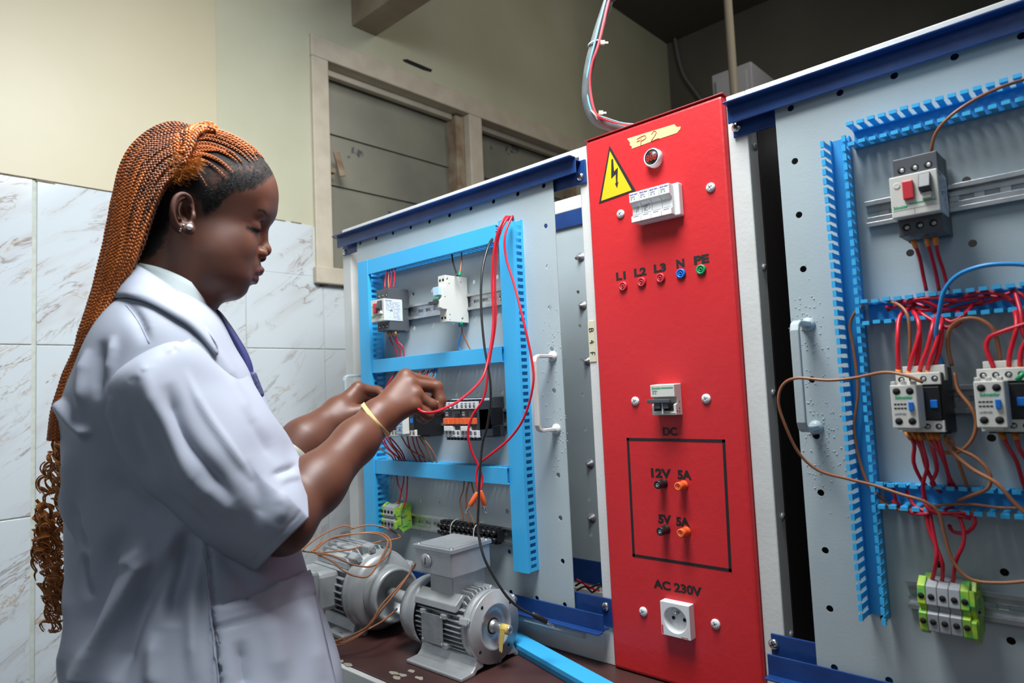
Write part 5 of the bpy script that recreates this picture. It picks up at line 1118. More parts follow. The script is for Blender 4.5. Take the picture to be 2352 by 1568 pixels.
wire('wire', 'brown wire arching between the two contactors of the right panel', 'wire', 'wbrown', YY((2186,840,.90),(2178,800,.895),(2180,760,.89),(2205,735,.885),(2245,732,.885),(2280,755,.885),(2294,800,.89),(2298,838,.90)), 0.0022)
wire('wire', 'brown wire curling round the right side of the left contactor', 'wire', 'wbrown', YY((2192,855,.90),(2200,895,.895),(2230,935,.89),(2242,970,.89),(2232,1010,.89),(2200,1038,.89),(2160,1035,.89),(2130,1010,.892),(2118,992,.895)), 0.0020)
wire('wire', 'brown wire making a big loop below the contactors of the right panel', 'wire', 'wbrown', YY((2172,1005,.895),(2200,1030,.89),(2240,1050,.888),(2272,1085,.888),(2270,1120,.89),(2230,1138,.895),(2200,1150,.905)), 0.0020)
wire('wire', 'brown wire slanting down from the left contactor to the right edge of the picture', 'wire', 'wbrown', YY((2172,1000,.895),(2180,1030,.885),(2230,1075,.88),(2290,1110,.875),(2330,1155,.875),(2390,1210,.875)), 0.0022)
wire('wire', 'brown wire hanging straight into the lower duct of the right panel', 'wire', 'wbrown', YY((2183,1003,.895),(2195,1040,.892),(2210,1085,.892),(2225,1125,.91)), 0.0020)
wire('wire', 'brown wire lying inside the upright open duct of the right panel', 'wire', 'wbrown', YY((1985,702,.925),(1962,720,.925),(1952,750,.925),(1960,800,.925),(1968,860,.925),(1970,910,.925),(1962,980,.925),(1970,1040,.925),(1985,1090,.925),(2000,1120,.925),(2040,1155,.925)), 0.0020)
wire('wire', 'brown wire dipping out of the middle duct onto the left contactor', 'wire', 'wbrown', YY((2040,692,.91),(2065,700,.90),(2085,725,.89),(2090,780,.89),(2088,830,.893)), 0.0018)
wire('wire', 'brown wire lying along the lower duct towards the right edge', 'wire', 'wbrown', YY((2020,1150,.915),(2060,1170,.912),(2110,1170,.908),(2160,1160,.905),(2230,1158,.905),(2300,1166,.908),(2380,1165,.91)), 0.0018)
wire('wire', 'brown wire bending into the contactor at the right edge of the picture', 'wire', 'wbrown', YY((2385,855,.85),(2350,858,.842),(2338,872,.842)), 0.0018, ends=(-1,), endmat='green')

# ---------------------------------------------------------------- conduit above the red box
cpl = [(1415,-60),(1398,0),(1372,80),(1352,160),(1348,230),(1365,272),(1395,288),(1440,300),(1475,310)]
cd_ = [1.20, 1.20, 1.205, 1.215, 1.225, 1.23, 1.24, 1.26, 1.285]
def up_(a): return [np.array((a[0]+0.05, a[1]+0.02, 3.19)), np.array((a[0]+0.045, a[1]+0.02, 2.7)), np.array((a[0]+0.025, a[1]+0.01, 2.3))]
o = wire('conduit', 'thick dark grey cable bending down behind the top of the red box', 'cable', 'wgrey', up_(atD(cpl[0][0], cpl[0][1], cd_[0]))+[atD(a[0], a[1], d) for a, d in zip(cpl, cd_)], 0.0088, None, 0.006, 16)
for m_, dx, lab in (('lblue', -2, 'light blue wire tied along the thick dark grey cable'), ('pink', 6, 'pinkish red wire tied along the thick dark grey cable')):
    pts = [(1412+dx,-60),(1393+dx,0),(1368+dx*1.2,100),(1355+dx*.6,150),(1349+dx,200),(1362+dx*.8,258),(1390,272+dx*.5),(1430,284+dx*.4),(1470,288+dx*.5)]
    wire('wire', lab, 'wire', m_, up_(atD(pts[0][0], pts[0][1], cd_[0]-0.010))+[atD(a, b, d-0.010) for (a, b), d in zip(pts, cd_)], 0.0026 if dx > 0 else 0.0019)
for (px, py, d, ax, lab) in ((1366, 100, 1.207, (12, -40), 'upper pale cable tie holding the wires to the grey cable'), (1362, 265, 1.228, (22, 18), 'lower pale cable tie holding the wires to the grey cable')):
    c = atD(px, py, d); a2 = atD(px+ax[0], py-ax[1], d)-c; a2 /= np.linalg.norm(a2); dd, u, v = frame_of(a2)
    bm = new_bm(); sweep(bm, [c+(u*math.cos(2*math.pi*k/20)+v*math.sin(2*math.pi*k/20))*0.0118 for k in range(20)], 0.0016, 6, closed=True)
    q = atD(px+18, py+(-6 if py > 200 else -2), d-0.012); obx(bm, q, CR, CU, CF, 0.0038, 0.0032, 0.003); obx(bm, q+CR*0.006, CR, CU, CF, 0.004, 0.0016, 0.001)
    tag(obj('cable_tie', bm, M['tie']), lab, 'cable tie')
# ================================================================ THE STUDENT
# body frame: F = the way she faces, Rr = her right (towards the camera), U = up
HD = 0.905
H0 = atD(480, 500, HD)
_r = ray(480, 500); _h = np.array([_r[0], _r[1], 0]); _h /= np.linalg.norm(_h)
Rr = -_h; Ff = np.array([-Rr[1]*-1*-1, Rr[0], 0.0]); Ff = np.cross(np.array([0,0,1.0]), Rr); Uu = np.array([0, 0, 1.0])
BAS = np.array([Ff, Rr, Uu])
def loc(P): return (np.atleast_2d(P)-H0) @ BAS.T
def wor(L): return np.atleast_2d(L) @ BAS + H0
def hp(px, py, r=0.0):
    """pixel -> local (f, r, u) on the plane r = const of her body"""
    d = ray(px, py); o = (CAM-H0); t = (r-o@Rr)/(d@Rr); p = CAM+d*t-H0
    return np.array([p@Ff, p@Rr, p@Uu])
def smin(a, b, k):
    h = np.clip(0.5+0.5*(b-a)/k, 0, 1); return b*(1-h)+a*h-k*h*(1-h)
def smax(a, b, k): return -smin(-a, -b, k)
def ell(L, c, rad, rot=0.0, rot2=0.0):
    """ellipsoid radii (f, r, u); rot = pitch in the f-u plane (deg, + tips the f axis down)"""
    q = L-np.asarray(c)
    if rot:
        a = math.radians(rot); c_, s_ = math.cos(a), math.sin(a); f = q[:,0]*c_-q[:,2]*s_; u = q[:,0]*s_+q[:,2]*c_; q = np.stack([f, q[:,1], u], 1)
    if rot2:
        a = math.radians(rot2); c_, s_ = math.cos(a), math.sin(a); f = q[:,0]*c_-q[:,1]*s_; r = q[:,0]*s_+q[:,1]*c_; q = np.stack([f, r, q[:,2]], 1)
    rad = np.asarray(rad, float); k0 = np.sqrt(((q/rad)**2).sum(1))+1e-9; k1 = np.sqrt(((q/rad**2)**2).sum(1))+1e-9
    return k0*(k0-1)/k1
def cap(L, a, b, ra, rb=None):
    a = np.asarray(a, float); b = np.asarray(b, float); rb = ra if rb is None else rb
    ab = b-a; q = L-a; t = np.clip((q@ab)/(ab@ab+1e-12), 0, 1); d = q-t[:,None]*ab
    return np.sqrt((d*d).sum(1))-(ra+(rb-ra)*t)
def chain(L, pts, rad, k=0.004):
    d = None
    for i in range(len(pts)-1):
        e = cap(L, pts[i], pts[i+1], rad[i], rad[i+1]); d = e if d is None else smin(d, e, k)
    return d
def surface_nets(fn, lo, hi, s):
    lo = np.array(lo, float); n = (np.ceil((np.array(hi)-lo)/s/4).astype(int)+1)*4
    nb = n//4
    bc = np.stack(np.meshgrid(*[np.arange(k) for k in nb], indexing='ij'), -1).reshape(-1, 3)
    cen = lo+(bc*4+1.5)*s
    d = np.concatenate([fn(cen[i:i+400000]) for i in range(0, len(cen), 400000)])
    G = np.repeat(np.repeat(np.repeat(d.reshape(nb), 4, 0), 4, 1), 4, 2).astype(np.float32)
    act = bc[np.abs(d) < s*4*1.9]
    off = np.stack(np.meshgrid(*[np.arange(4)]*3, indexing='ij'), -1).reshape(-1, 3)
    for i in range(0, len(act), 6000):
        idx = (act[i:i+6000, None]*4+off[None]).reshape(-1, 3); v = fn(lo+idx*s)
        G[idx[:,0], idx[:,1], idx[:,2]] = v
    S = G < 0
    c8 = [S[i:n[0]-1+i, j:n[1]-1+j, k:n[2]-1+k] for i in (0,1) for j in (0,1) for k in (0,1)]
    cnt = sum(c.astype(np.int8) for c in c8); A = (cnt > 0) & (cnt < 8)
    ci = np.argwhere(A); vid = -np.ones(A.shape, int); vid[A] = np.arange(len(ci))
    acc = np.zeros((len(ci), 3)); num = np.zeros(len(ci))
    E = [((0,0,0),(1,0,0)),((0,1,0),(1,1,0)),((0,0,1),(1,0,1)),((0,1,1),(1,1,1)),((0,0,0),(0,1,0)),((1,0,0),(1,1,0)),((0,0,1),(0,1,1)),((1,0,1),(1,1,1)),((0,0,0),(0,0,1)),((1,0,0),(1,0,1)),((0,1,0),(0,1,1)),((1,1,0),(1,1,1))]
    for a, b in E:
        pa = ci+a; pb = ci+b; va = G[pa[:,0], pa[:,1], pa[:,2]]; vb = G[pb[:,0], pb[:,1], pb[:,2]]
        m = (va < 0) != (vb < 0); t = np.where(m, va/(va-vb+1e-20), 0)
        acc += np.where(m[:,None], pa+(pb-pa)*t[:,None], 0); num += m
    V = lo+(acc/num[:,None])*s
    Q = []
    for ax in range(3):
        o = [0,0,0]; o[ax] = 1
        S0 = S[:n[0]-o[0], :n[1]-o[1], :n[2]-o[2]]; S1 = S[o[0]:, o[1]:, o[2]:]
        e = np.argwhere(S0 != S1); b1, b2 = [i for i in range(3) if i != ax]
        e = e[(e[:,b1] > 0) & (e[:,b2] > 0) & (e[:,b1] < n[b1]-1) & (e[:,b2] < n[b2]-1) & (e[:,ax] < n[ax]-1)]
        def cc(d1, d2):
            c = e.copy(); c[:,b1] -= d1; c[:,b2] -= d2; return vid[c[:,0], c[:,1], c[:,2]]
        q = np.stack([cc(1,1), cc(0,1), cc(0,0), cc(1,0)], 1)
        ins = S0[tuple(e.T)] ; flip = ins if ax != 1 else ~ins
        q[~flip] = q[~flip][:, ::-1]; Q.append(q)
    return V, np.concatenate(Q)
def np_mesh(name, V, Q, mats, parent=None, attrs=None):
    me = bpy.data.meshes.new(name); me.vertices.add(len(V)); me.vertices.foreach_set('co', np.asarray(V, np.float32).ravel())
    me.loops.add(Q.size); me.loops.foreach_set('vertex_index', Q.astype(np.int32).ravel()); k = Q.shape[1]
    me.polygons.add(len(Q)); me.polygons.foreach_set('loop_start', np.arange(0, Q.size, k, dtype=np.int32)); me.polygons.foreach_set('loop_total', np.full(len(Q), k, np.int32))
    me.polygons.foreach_set('use_smooth', np.ones(len(Q), bool)); me.update(calc_edges=True); me.validate()
    for an, av in (attrs or {}).items():
        a = me.attributes.new(an, 'FLOAT', 'POINT'); a.data.foreach_set('value', np.asarray(av, np.float32))
    for m in mats: me.materials.append(m)
    o = bpy.data.objects.new(name, me); COL.objects.link(o); o.parent = parent; return o
def vnormals(V, Q):
    fn_ = np.cross(V[Q[:,2]]-V[Q[:,0]], V[Q[:,3]]-V[Q[:,1]]); N = np.zeros_like(V)
    for k in range(4): np.add.at(N, Q[:,k], fn_)
    return N/(np.linalg.norm(N, axis=1)[:,None]+1e-12)
def trace(fn, px, py, t0=0.5, t1=1.6, isloc=True):
    d = ray(px, py); t = t0
    for _ in range(160):
        p = CAM+d*t; v = float(fn(loc(p) if isloc else p[None])[0])
        if v < 0.0003: return p
        t += max(v*0.6, 0.0004)
        if t > t1: return None
    return CAM+d*t
def trace_many(fn, XY, t0=0.7, t1=1.15):
    XY = np.array(XY, float); D_ = (CR[None]*(XY[:,:1]-1176)+CU[None]*(784-XY[:,1:2]))/FPX+CF[None]; t = np.full(len(XY), t0); done = np.zeros(len(XY), bool)
    for _ in range(90):
        a = ~done & (t < t1)
        if not a.any(): break
        v = fn(loc(CAM+D_[a]*t[a][:,None])); ia = np.where(a)[0]; hit = v < 0.0003; done[ia[hit]] = True; t[ia[~hit]] += np.maximum(v[~hit]*0.7, 0.0004)
    return [CAM+D_[i]*t[i] if done[i] else None for i in range(len(XY))]
def project_px(V):
    q = (V-CAM); z = q@CF; return np.stack([1176+FPX*(q@CR)/z, 784-FPX*(q@CU)/z], 1)

# ---------------------------------------------------------------- head and neck
P0 = lambda px, py, r=0.0: hp(px, py, r)
def head_sdf(L):
    L = L.copy(); L[:,1] = np.abs(L[:,1])
    d = ell(L, P0(480, 434), (0.0830, 0.0720, 0.0780), 12)                          # cranium
    d = smin(d, ell(L, P0(548, 450), (0.0490, 0.0570, 0.0560)), 0.020)              # forehead
    d = smin(d, ell(L, P0(518, 552), (0.0440, 0.0550, 0.0640), 8), 0.022)           # middle face
    d = smin(d, ell(L, P0(500, 585, .028), (0.0400, 0.0365, 0.0460), 12), 0.016)    # full cheek
    d = smin(d, ell(L, P0(540, 558, .033), (0.0210, 0.0180, 0.0210)), 0.014)        # cheek bone
    d = smin(d, ell(L, P0(495, 640, .014), (0.0440, 0.0380, 0.0250), -2), 0.018)    # under jaw
    d = smin(d, ell(L, P0(533, 660), (0.0165, 0.0230, 0.0150)), 0.014)              # chin
    d = smin(d, ell(L, P0(566, 612), (0.0185, 0.0240, 0.0200)), 0.012)              # muzzle
    d = smin(d, cap(L, P0(418, 540), P0(380, 740), 0.0490, 0.0580), 0.022)          # neck
    d = smin(d, cap(L, P0(436, 640), P0(392, 745), 0.0330, 0.0420), 0.018)          # throat
    d = smin(d, cap(L, P0(611, 488, .006), P0(593, 484, .034), 0.0085, 0.0080), 0.014)
    d = smax(d, -ell(L, P0(610, 528, .028), (0.0120, 0.0120, 0.0105)), 0.012)
    # nose
    d = smin(d, chain(L, [P0(598, 518), P0(600, 545), P0(606, 570)], [0.0065, 0.0075, 0.0085], 0.004), 0.009)
    d = smin(d, ell(L, P0(607, 575), (0.0090, 0.0105, 0.0080)), 0.005)
    d = smin(d, ell(L, P0(598, 581, .0135), (0.0098, 0.0070, 0.0072), 10), 0.004)
    d = smax(d, -ell(L, P0(606, 591, .0080), (0.0052, 0.0032, 0.0036), 10), 0.002)
    # eyeball under a lowered lid, crease above, slit below
    d = smin(d, ell(L, P0(576, 520, .0305), (0.0128, 0.0140, 0.0122)), 0.0035)
    d = smax(d, -chain(L, [P0(556, 508, .046), P0(566, 502, .043), P0(579, 500, .039), P0(593, 503, .031), P0(599, 510, .025)], [0.0006, 0.0013, 0.0016, 0.0014, 0.0008], 0.002), 0.003)
    d = smax(d, -chain(L, [P0(563, 514, .0455), P0(570, 521, .0445), P0(580, 527, .041), P0(590, 530, .034), P0(597, 530, .026)], [0.0006, 0.0012, 0.0014, 0.0013, 0.0007], 0.001), 0.0014)
    # lips
    up = [P0(600, 620), P0(597, 620, .007), P0(586, 622, .015), P0(570, 628, .0235)]
    d = smin(d, chain(L, up, [0.0044, 0.0047, 0.0043, 0.0020], 0.003), 0.0030)
    lw = [P0(584, 640), P0(582, 640, .006), P0(576, 637, .014), P0(569, 631, .0225)]
    d = smin(d, chain(L, lw, [0.0062, 0.0063, 0.0056, 0.0022], 0.003), 0.0030)
    d = smax(d, -chain(L, [P0(603, 630), P0(592, 630, .008), P0(580, 630, .016), P0(567, 629, .0260)], [0.0009, 0.0012, 0.0012, 0.0009], 0.001), 0.0013)
    d = smax(d, -ell(L, P0(575, 656), (0.0060, 0.0160, 0.0032)), 0.005)
    # ear, only worked out near the ear
    ec = P0(420, 490, .078); near = np.linalg.norm(L-ec, axis=1) < 0.048
    if near.any():
        K = L[near]; e = ell(K, P0(418, 491, .0730), (0.0148, 0.0060, 0.0255), 4, -14)
        sp = lambda q, st=0.0025: spline([P0(*a) for a in q], st)
        hx = sp([(441,486,.071),(440,470,.075),(434,453,.081),(420,446,.085),(406,452,.088),(398,470,.0895),(398,490,.0885),(405,510,.085),(415,525,.081)])
        n_ = len(hx); e = smin(e, chain(K, hx, [0.0025+0.0007*math.sin(math.pi*i/n_) for i in range(n_)], 0.001), 0.0018)
        e = smax(e, -ell(K, P0(421, 482, .0850), (0.0092, 0.0085, 0.0175), 6), 0.002)
        e = smin(e, ell(K, P0(430, 526, .0785), (0.0092, 0.0040, 0.0090)), 0.006)
        ah = sp([(424,459,.079),(415,466,.0815),(411,480,.0825),(414,496,.0815),(423,508,.0785),(434,509,.0765)])
        e = smin(e, chain(K, ah, [0.0020]*len(ah), 0.001), 0.0022)
        e = smax(e, -ell(K, P0(428, 490, .0790), (0.0072, 0.0085, 0.0105)), 0.0025)
        e = smin(e, chain(K, sp([(441, 486, .0735), (444, 496, .0775), (441, 506, .0765)]), [.0028]*len(sp([(441, 486, .0735), (444, 496, .0775), (441, 506, .0765)])), 0.001), 0.0025)
        e = smax(e, -ell(K, P0(437, 497, .0700), (0.0035, 0.0080, 0.0045)), 0.002)
        d[near] = smin(d[near], e, 0.0040)
    return d

# ---------------------------------------------------------------- arms and hands (joints as pixel + distance)
def J(px, py, D): return loc(atD(px, py, D))[0]
SH = J(345, 830, 0.790); EL = J(648, 1200, 0.815); MF = J(724, 1112, 0.878); WR = J(864, 962, 0.992)
hn = dict(W=WR,
  idx=[J(931,864,1.050), J(990,879,1.080), J(1004,902,1.092), J(1001,922,1.090)],
  mid=[J(943,882,1.040), J(1003,889,1.058), J(1012,920,1.052), J(1008,943,1.046)],
  rng=[J(956,907,1.030), J(991,930,1.036), J(984,943,1.056), J(970,938,1.064)],
  pnk=[J(950,933,1.018), J(984,953,1.030), J(974,962,1.042), J(964,959,1.046)],
  thm=[J(885,930,1.020), J(922,905,1.072), J(962,905,1.098), J(990,928,1.095)])
def hand(L, h, s=1.0, tip=1.0):
    W = h['W']; d = None
    for k, q in (('idx', .0120), ('mid', .0125), ('rng', .0118), ('pnk', .0105)):
        m = h[k][0]; a = W+(m-W)*0.12
        e = cap(L, a, W+(m-W)*0.97, 0.0180*s, q*s); d = e if d is None else smin(d, e, 0.014)
    for k in ('idx', 'mid', 'rng', 'pnk'): d = smin(d, cap(L, h[k][0], h[k][0]+(h[k][0]-W)*0.02, .0112*s), 0.005)
    for k, r in (('idx', (.0102, .0092, .0080, .0070)), ('mid', (.0106, .0098, .0084, .0074)), ('rng', (.0100, .0092, .0080, .0070)), ('pnk', (.0090, .0082, .0070, .0062))):
        f = chain(L, h[k], [x*s for x in r], 0.004); d = smin(d, f, 0.0028)
    t = chain(L, h['thm'], [.0155*s, .0125*s, .0105*s, .0085*s], 0.006); d = smin(d, t, 0.006)
    return d
FE = J(612, 1130, 1.010); FM = J(698, 1014, 1.068); FW = J(775, 948, 1.125)
hf = dict(W=FW,
  idx=[J(822,892,1.155), J(868,899,1.180), J(892,918,1.175), J(905,935,1.165)],
  mid=[J(828,908,1.165), J(875,918,1.190), J(898,935,1.185), J(908,950,1.175)],
  rng=[J(825,925,1.170), J(868,940,1.195), J(880,960,1.185), J(868,968,1.175)],
  pnk=[J(818,942,1.170), J(850,960,1.190), J(850,975,1.180), J(838,975,1.170)],
  thm=[J(783,968,1.110), J(822,948,1.120), J(862,932,1.130), J(892,935,1.140)])
def arms_sdf(L):
    d = chain(L, [SH, EL], [.036, .036], .01)
    a = chain(L, [EL, MF, EL+(WR-EL)*0.75, WR], [.0345, .0365, .0285, .0262], .02)
    a = smax(a, a, .001); d = smin(d, a, 0.02)
    d = smin(d, hand(L, hn), 0.016)
    SL = J(470, 880, 1.12)
    g = chain(L, [SL, FE], [.046, .040], .01); g = smin(g, chain(L, [FE, FM, FW], [.037, .0345, .0245], .02), 0.02)
    g = smin(g, cap(L, J(764, 972, 1.105), J(790, 955, 1.115), .013, .014), 0.016)
    g = smin(g, hand(L, hf), 0.014)
    d = np.minimum(d, g)
    # hidden trunk that the arms and neck grow from
    t = cap(L, J(372, 800, .93), J(372, 1350, .93), 0.085, 0.095); t = smin(t, cap(L, SH, SL, .036), .03)
    d = smin(d, t, 0.03)
    d = smin(d, cap(L, P0(380, 740), P0(372, 830), 0.055, .08), 0.03)
    return d
M['skin'] = mat('dark_brown_skin', (0.105, 0.041, 0.026), 0.50, 0, (14, (0.082, 0.032, 0.021), 0.6, 6), (900, 0.22, 0.0004), spec=0.42, sub=0.06)
def _skin_nodes():
    nt = M['skin'].node_tree; N = nt.nodes; L = nt.links; b = N['Principled BSDF']
    src = b.inputs['Base Color'].links[0].from_socket
    def lay(attr, col, src, noise=None):
        at = N.new('ShaderNodeAttribute'); at.attribute_name = attr; fac = at.outputs['Fac']
        if noise:
            tc = N.new('ShaderNodeTexCoord'); n = N.new('ShaderNodeTexNoise'); n.inputs['Scale'].default_value = noise; n.inputs['Detail'].default_value = 5; L.new(tc.outputs['Object'], n.inputs['Vector'])
            a = N.new('ShaderNodeMath'); a.operation = 'MULTIPLY_ADD'; a.inputs[1].default_value = 1.3; a.inputs[2].default_value = -0.65; L.new(n.outputs['Fac'], a.inputs[0])
            s = N.new('ShaderNodeMath'); s.operation = 'MULTIPLY'; s.inputs[1].default_value = 4.0
            m1 = N.new('ShaderNodeMath'); m1.operation = 'SUBTRACT'; L.new(fac, m1.inputs[0]); m1.inputs[1].default_value = 0.5
            m2 = N.new('ShaderNodeMath'); m2.operation = 'MULTIPLY_ADD'; L.new(m1.outputs[0], m2.inputs[0]); m2.inputs[1].default_value = 1.7; L.new(a.outputs[0], m2.inputs[2])
            m3 = N.new('ShaderNodeMath'); m3.operation = 'MULTIPLY_ADD'; m3.use_clamp = True; L.new(m2.outputs[0], m3.inputs[0]); m3.inputs[1].default_value = 2.2; m3.inputs[2].default_value = 0.5; fac = m3.outputs[0]
        mx = N.new('ShaderNodeMix'); mx.data_type = 'RGBA'; L.new(fac, mx.inputs[0]); L.new(src, mx.inputs[6]); mx.inputs[7].default_value = (*col, 1); return mx.outputs[2]
    src = lay('warm', (0.215, 0.072, 0.034), src)
    src = lay('lips', (0.135, 0.045, 0.038), src)
    src = lay('hair', (0.010, 0.0075, 0.007), src, 190)
    L.new(src, b.inputs['Base Color'])
    at = N.new('ShaderNodeAttribute'); at.attribute_name = 'hair'; mr = N.new('ShaderNodeMath'); mr.operation = 'MULTIPLY_ADD'; mr.inputs[1].default_value = 0.42; mr.inputs[2].default_value = 0.47; L.new(at.outputs['Fac'], mr.inputs[0]); L.new(mr.outputs[0], b.inputs['Roughness'])
_skin_nodes()
person = thing('person', 'young woman in a white lab coat with long orange braids wiring the left grey panel', 'person', tuple(np.append(H0[:2], 0)))
INVP = np.array([-H0[0], -H0[1], 0])
Vh, Qh = surface_nets(head_sdf, (-0.125, -0.105, -0.235), (0.115, 0.105, 0.125), 0.0015)
Va, Qa = surface_nets(arms_sdf, np.minimum.reduce([loc(atD(*q))[0] for q in ((372,760,.93),(1020,980,1.2),(600,1300,.8),(340,1400,.93),(335,815,.7))])-0.11,
                       np.maximum.reduce([loc(atD(*q))[0] for q in ((372,760,.93),(1020,850,1.2),(600,1300,.8),(340,1400,.93),(335,815,.7))])+0.08, 0.0021)
# colour masks on the head
def poly_mask(pts, poly, soft):
    """signed soft inside mask of 2-D polygon"""
    poly = np.array(poly, float); inside = np.zeros(len(pts), bool); dist = np.full(len(pts), 1e9)
    for i in range(len(poly)):
        a, b = poly[i], poly[(i+1) % len(poly)]
        c = ((a[1] > pts[:,1]) != (b[1] > pts[:,1])) & (pts[:,0] < (b[0]-a[0])*(pts[:,1]-a[1])/(b[1]-a[1]+1e-12)+a[0]); inside ^= c
        ab = b-a; t = np.clip(((pts-a)@ab)/(ab@ab+1e-12), 0, 1); dist = np.minimum(dist, np.linalg.norm(pts-a-t[:,None]*ab, axis=1))
    s = np.where(inside, dist, -dist); return np.clip(0.5+s/(2*soft), 0, 1)
PX = project_px(wor(np.stack([Vh[:,0], np.abs(Vh[:,1]), Vh[:,2]], 1)))      # near-side view of both halves
hair = poly_mask(PX, [(640,398),(622,406),(606,420),(585,430),(560,436),(537,438),(518,452),(503,474),(490,484),(480,492),(474,500),(470,488),(464,470),(455,460),(438,442),(420,436),(400,440),(389,466),(388,500),(386,530),(370,570),(345,592),(300,606),(200,640),(200,300),(480,240),(660,300)], 16)
thin = poly_mask(PX, [(640,380),(600,400),(540,405),(500,440),(470,440),(460,400),(500,370),(580,372),(630,380)], 22)
hair = hair*(1-0.58*thin)
brow = poly_mask(PX, [(580,484),(592,478),(605,479),(614,487),(618,497),(611,495),(602,488),(590,486)], 4.5)*(Vh[:,1] > -9)
lips = np.maximum(poly_mask(PX, [(612,616),(604,611),(592,616),(566,628),(585,631),(612,629)], 2), poly_mask(PX, [(566,629),(585,632),(606,631),(600,645),(592,652),(582,650),(571,641)], 2))
slit = poly_mask(PX, [(563,512),(571,518),(583,524),(597,526),(600,529),(592,535),(580,533),(570,524)], 2.0)
warm = np.clip(1-np.linalg.norm((Vh-P0(596, 562, .02))/np.array([.035, .05, .05]), axis=1), 0, 1)*0.8+0.45*np.clip(1-np.linalg.norm((Vh-P0(600, 450, .02))/np.array([.05, .09, .05]), axis=1), 0, 1)
hairA = np.maximum.reduce([hair, brow*0.72, slit*0.95])
# vertex displacement: thicker hair above the scalp
na = len(Va)
V = np.concatenate([Vh, Va]); Q = np.concatenate([Qh, Qa+len(Vh)])
wa = np.zeros(na); wpx = project_px(wor(Va))
wa = np.clip((wpx[:,0]-640)/260, 0, 1)*0.35
body = np_mesh('body', wor(V)+INVP, Q, [M['skin']], person, {'hair': np.concatenate([hairA, np.zeros(na)]), 'lips': np.concatenate([lips, np.zeros(na)]), 'warm': np.concatenate([warm, wa])})
# ---------------------------------------------------------------- lab coat
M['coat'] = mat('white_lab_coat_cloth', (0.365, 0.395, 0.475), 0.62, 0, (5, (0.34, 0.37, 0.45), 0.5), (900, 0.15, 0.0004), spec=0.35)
M['shirt'] = mat('pale_shirt_cloth', (0.45, 0.52, 0.53), 0.6, 0, None, (900, 0.15, 0.0004), spec=0.3)
M['tiecl'] = mat('navy_tie_cloth', (0.022, 0.028, 0.14), 0.55, 0, None, (700, 0.3, 0.0004))
LV = [(640,300,420,.045,0),(680,280,452,.072,0),(720,250,484,.110,0),(780,206,528,.145,-.01),(850,166,572,.160,-.015),(900,142,594,.165,-.015),(950,133,612,.160,-.02),(1050,137,634,.150,-.03),(1150,139,655,.146,-.03),(1250,140,684,.152,-.03),(1350,146,708,.162,-.025),(1450,142,738,.175,-.02),(1568,128,780,.190,-.015)]
lu = []; lfc = []; laf = []; lar = []; lrc = []
for y, xb, xf, hw, rc_ in LV:
    b = P0(xb, y); f = P0(xf, y); lu.append((b[2]+f[2])/2); lfc.append((b[0]+f[0])/2); laf.append((f[0]-b[0])/2); lar.append(hw); lrc.append(rc_)
lu.append(0.50-H0[2]); lfc.append(lfc[-1]+0.01); laf.append(laf[-1]+0.02); lar.append(0.21); lrc.append(0)
lu, lfc, laf, lar, lrc = [np.array(a)[::-1] for a in (lu, lfc, laf, lar, lrc)]
_g = np.linspace(lu[0], lu[-1], 400); _k = np.exp(-0.5*(np.arange(-12, 13)/5.0)**2); _k /= _k.sum()
def _sm(a): v = np.interp(_g, lu, a); return np.convolve(np.pad(v, 12, 'edge'), _k, 'valid')
gfc, gaf, gar, grc = _sm(lfc), _sm(laf), _sm(lar), _sm(lrc)
SLf = J(470, 880, 1.10); FEm = J(600, 1105, 1.030); far_n = (FEm-SLf)/np.linalg.norm(FEm-SLf)
def coat_sdf(L):
    u = L[:,2]; fc = np.interp(u, _g, gfc); af = np.interp(u, _g, gaf); ar = np.interp(u, _g, gar); rc_ = np.interp(u, _g, grc)
    x = np.abs((L[:,0]-fc)/af); y = np.abs((L[:,1]-rc_)/ar); rr = (x**2.05+y**2.05)**(1/2.05)
    d = (rr-1)*np.minimum(af, ar)*0.9
    d = np.maximum(d, 0.50-H0[2]-u); d = smax(d, u-P0(360, 655)[2], 0.02)
    d = smin(d, cap(L, J(362, 818, .825), J(430, 762, .90), .068, .044), 0.030)          # near shoulder
    s2 = chain(L, [SLf, FEm], [.080, .054], .02); s2 = np.maximum(s2, (L-FEm)@far_n+0.02); d = smin(d, s2, 0.03)
    inner2 = np.maximum(chain(L, [SLf, FEm+far_n*.05], [.073, .047], .02), -((L-FEm)@far_n+0.09)); d = np.maximum(d, -inner2)
    d = np.maximum(d, -cap(L, P0(395, 700), P0(430, 560), .050, .07))       # neck opening
    return d
lo_ = np.array([-0.36, -0.30, 0.50-H0[2]-0.01]); hi_ = np.array([0.24, 0.26, P0(360, 640)[2]+0.02])
Vc, Qc = surface_nets(coat_sdf, lo_, hi_, 0.0032)
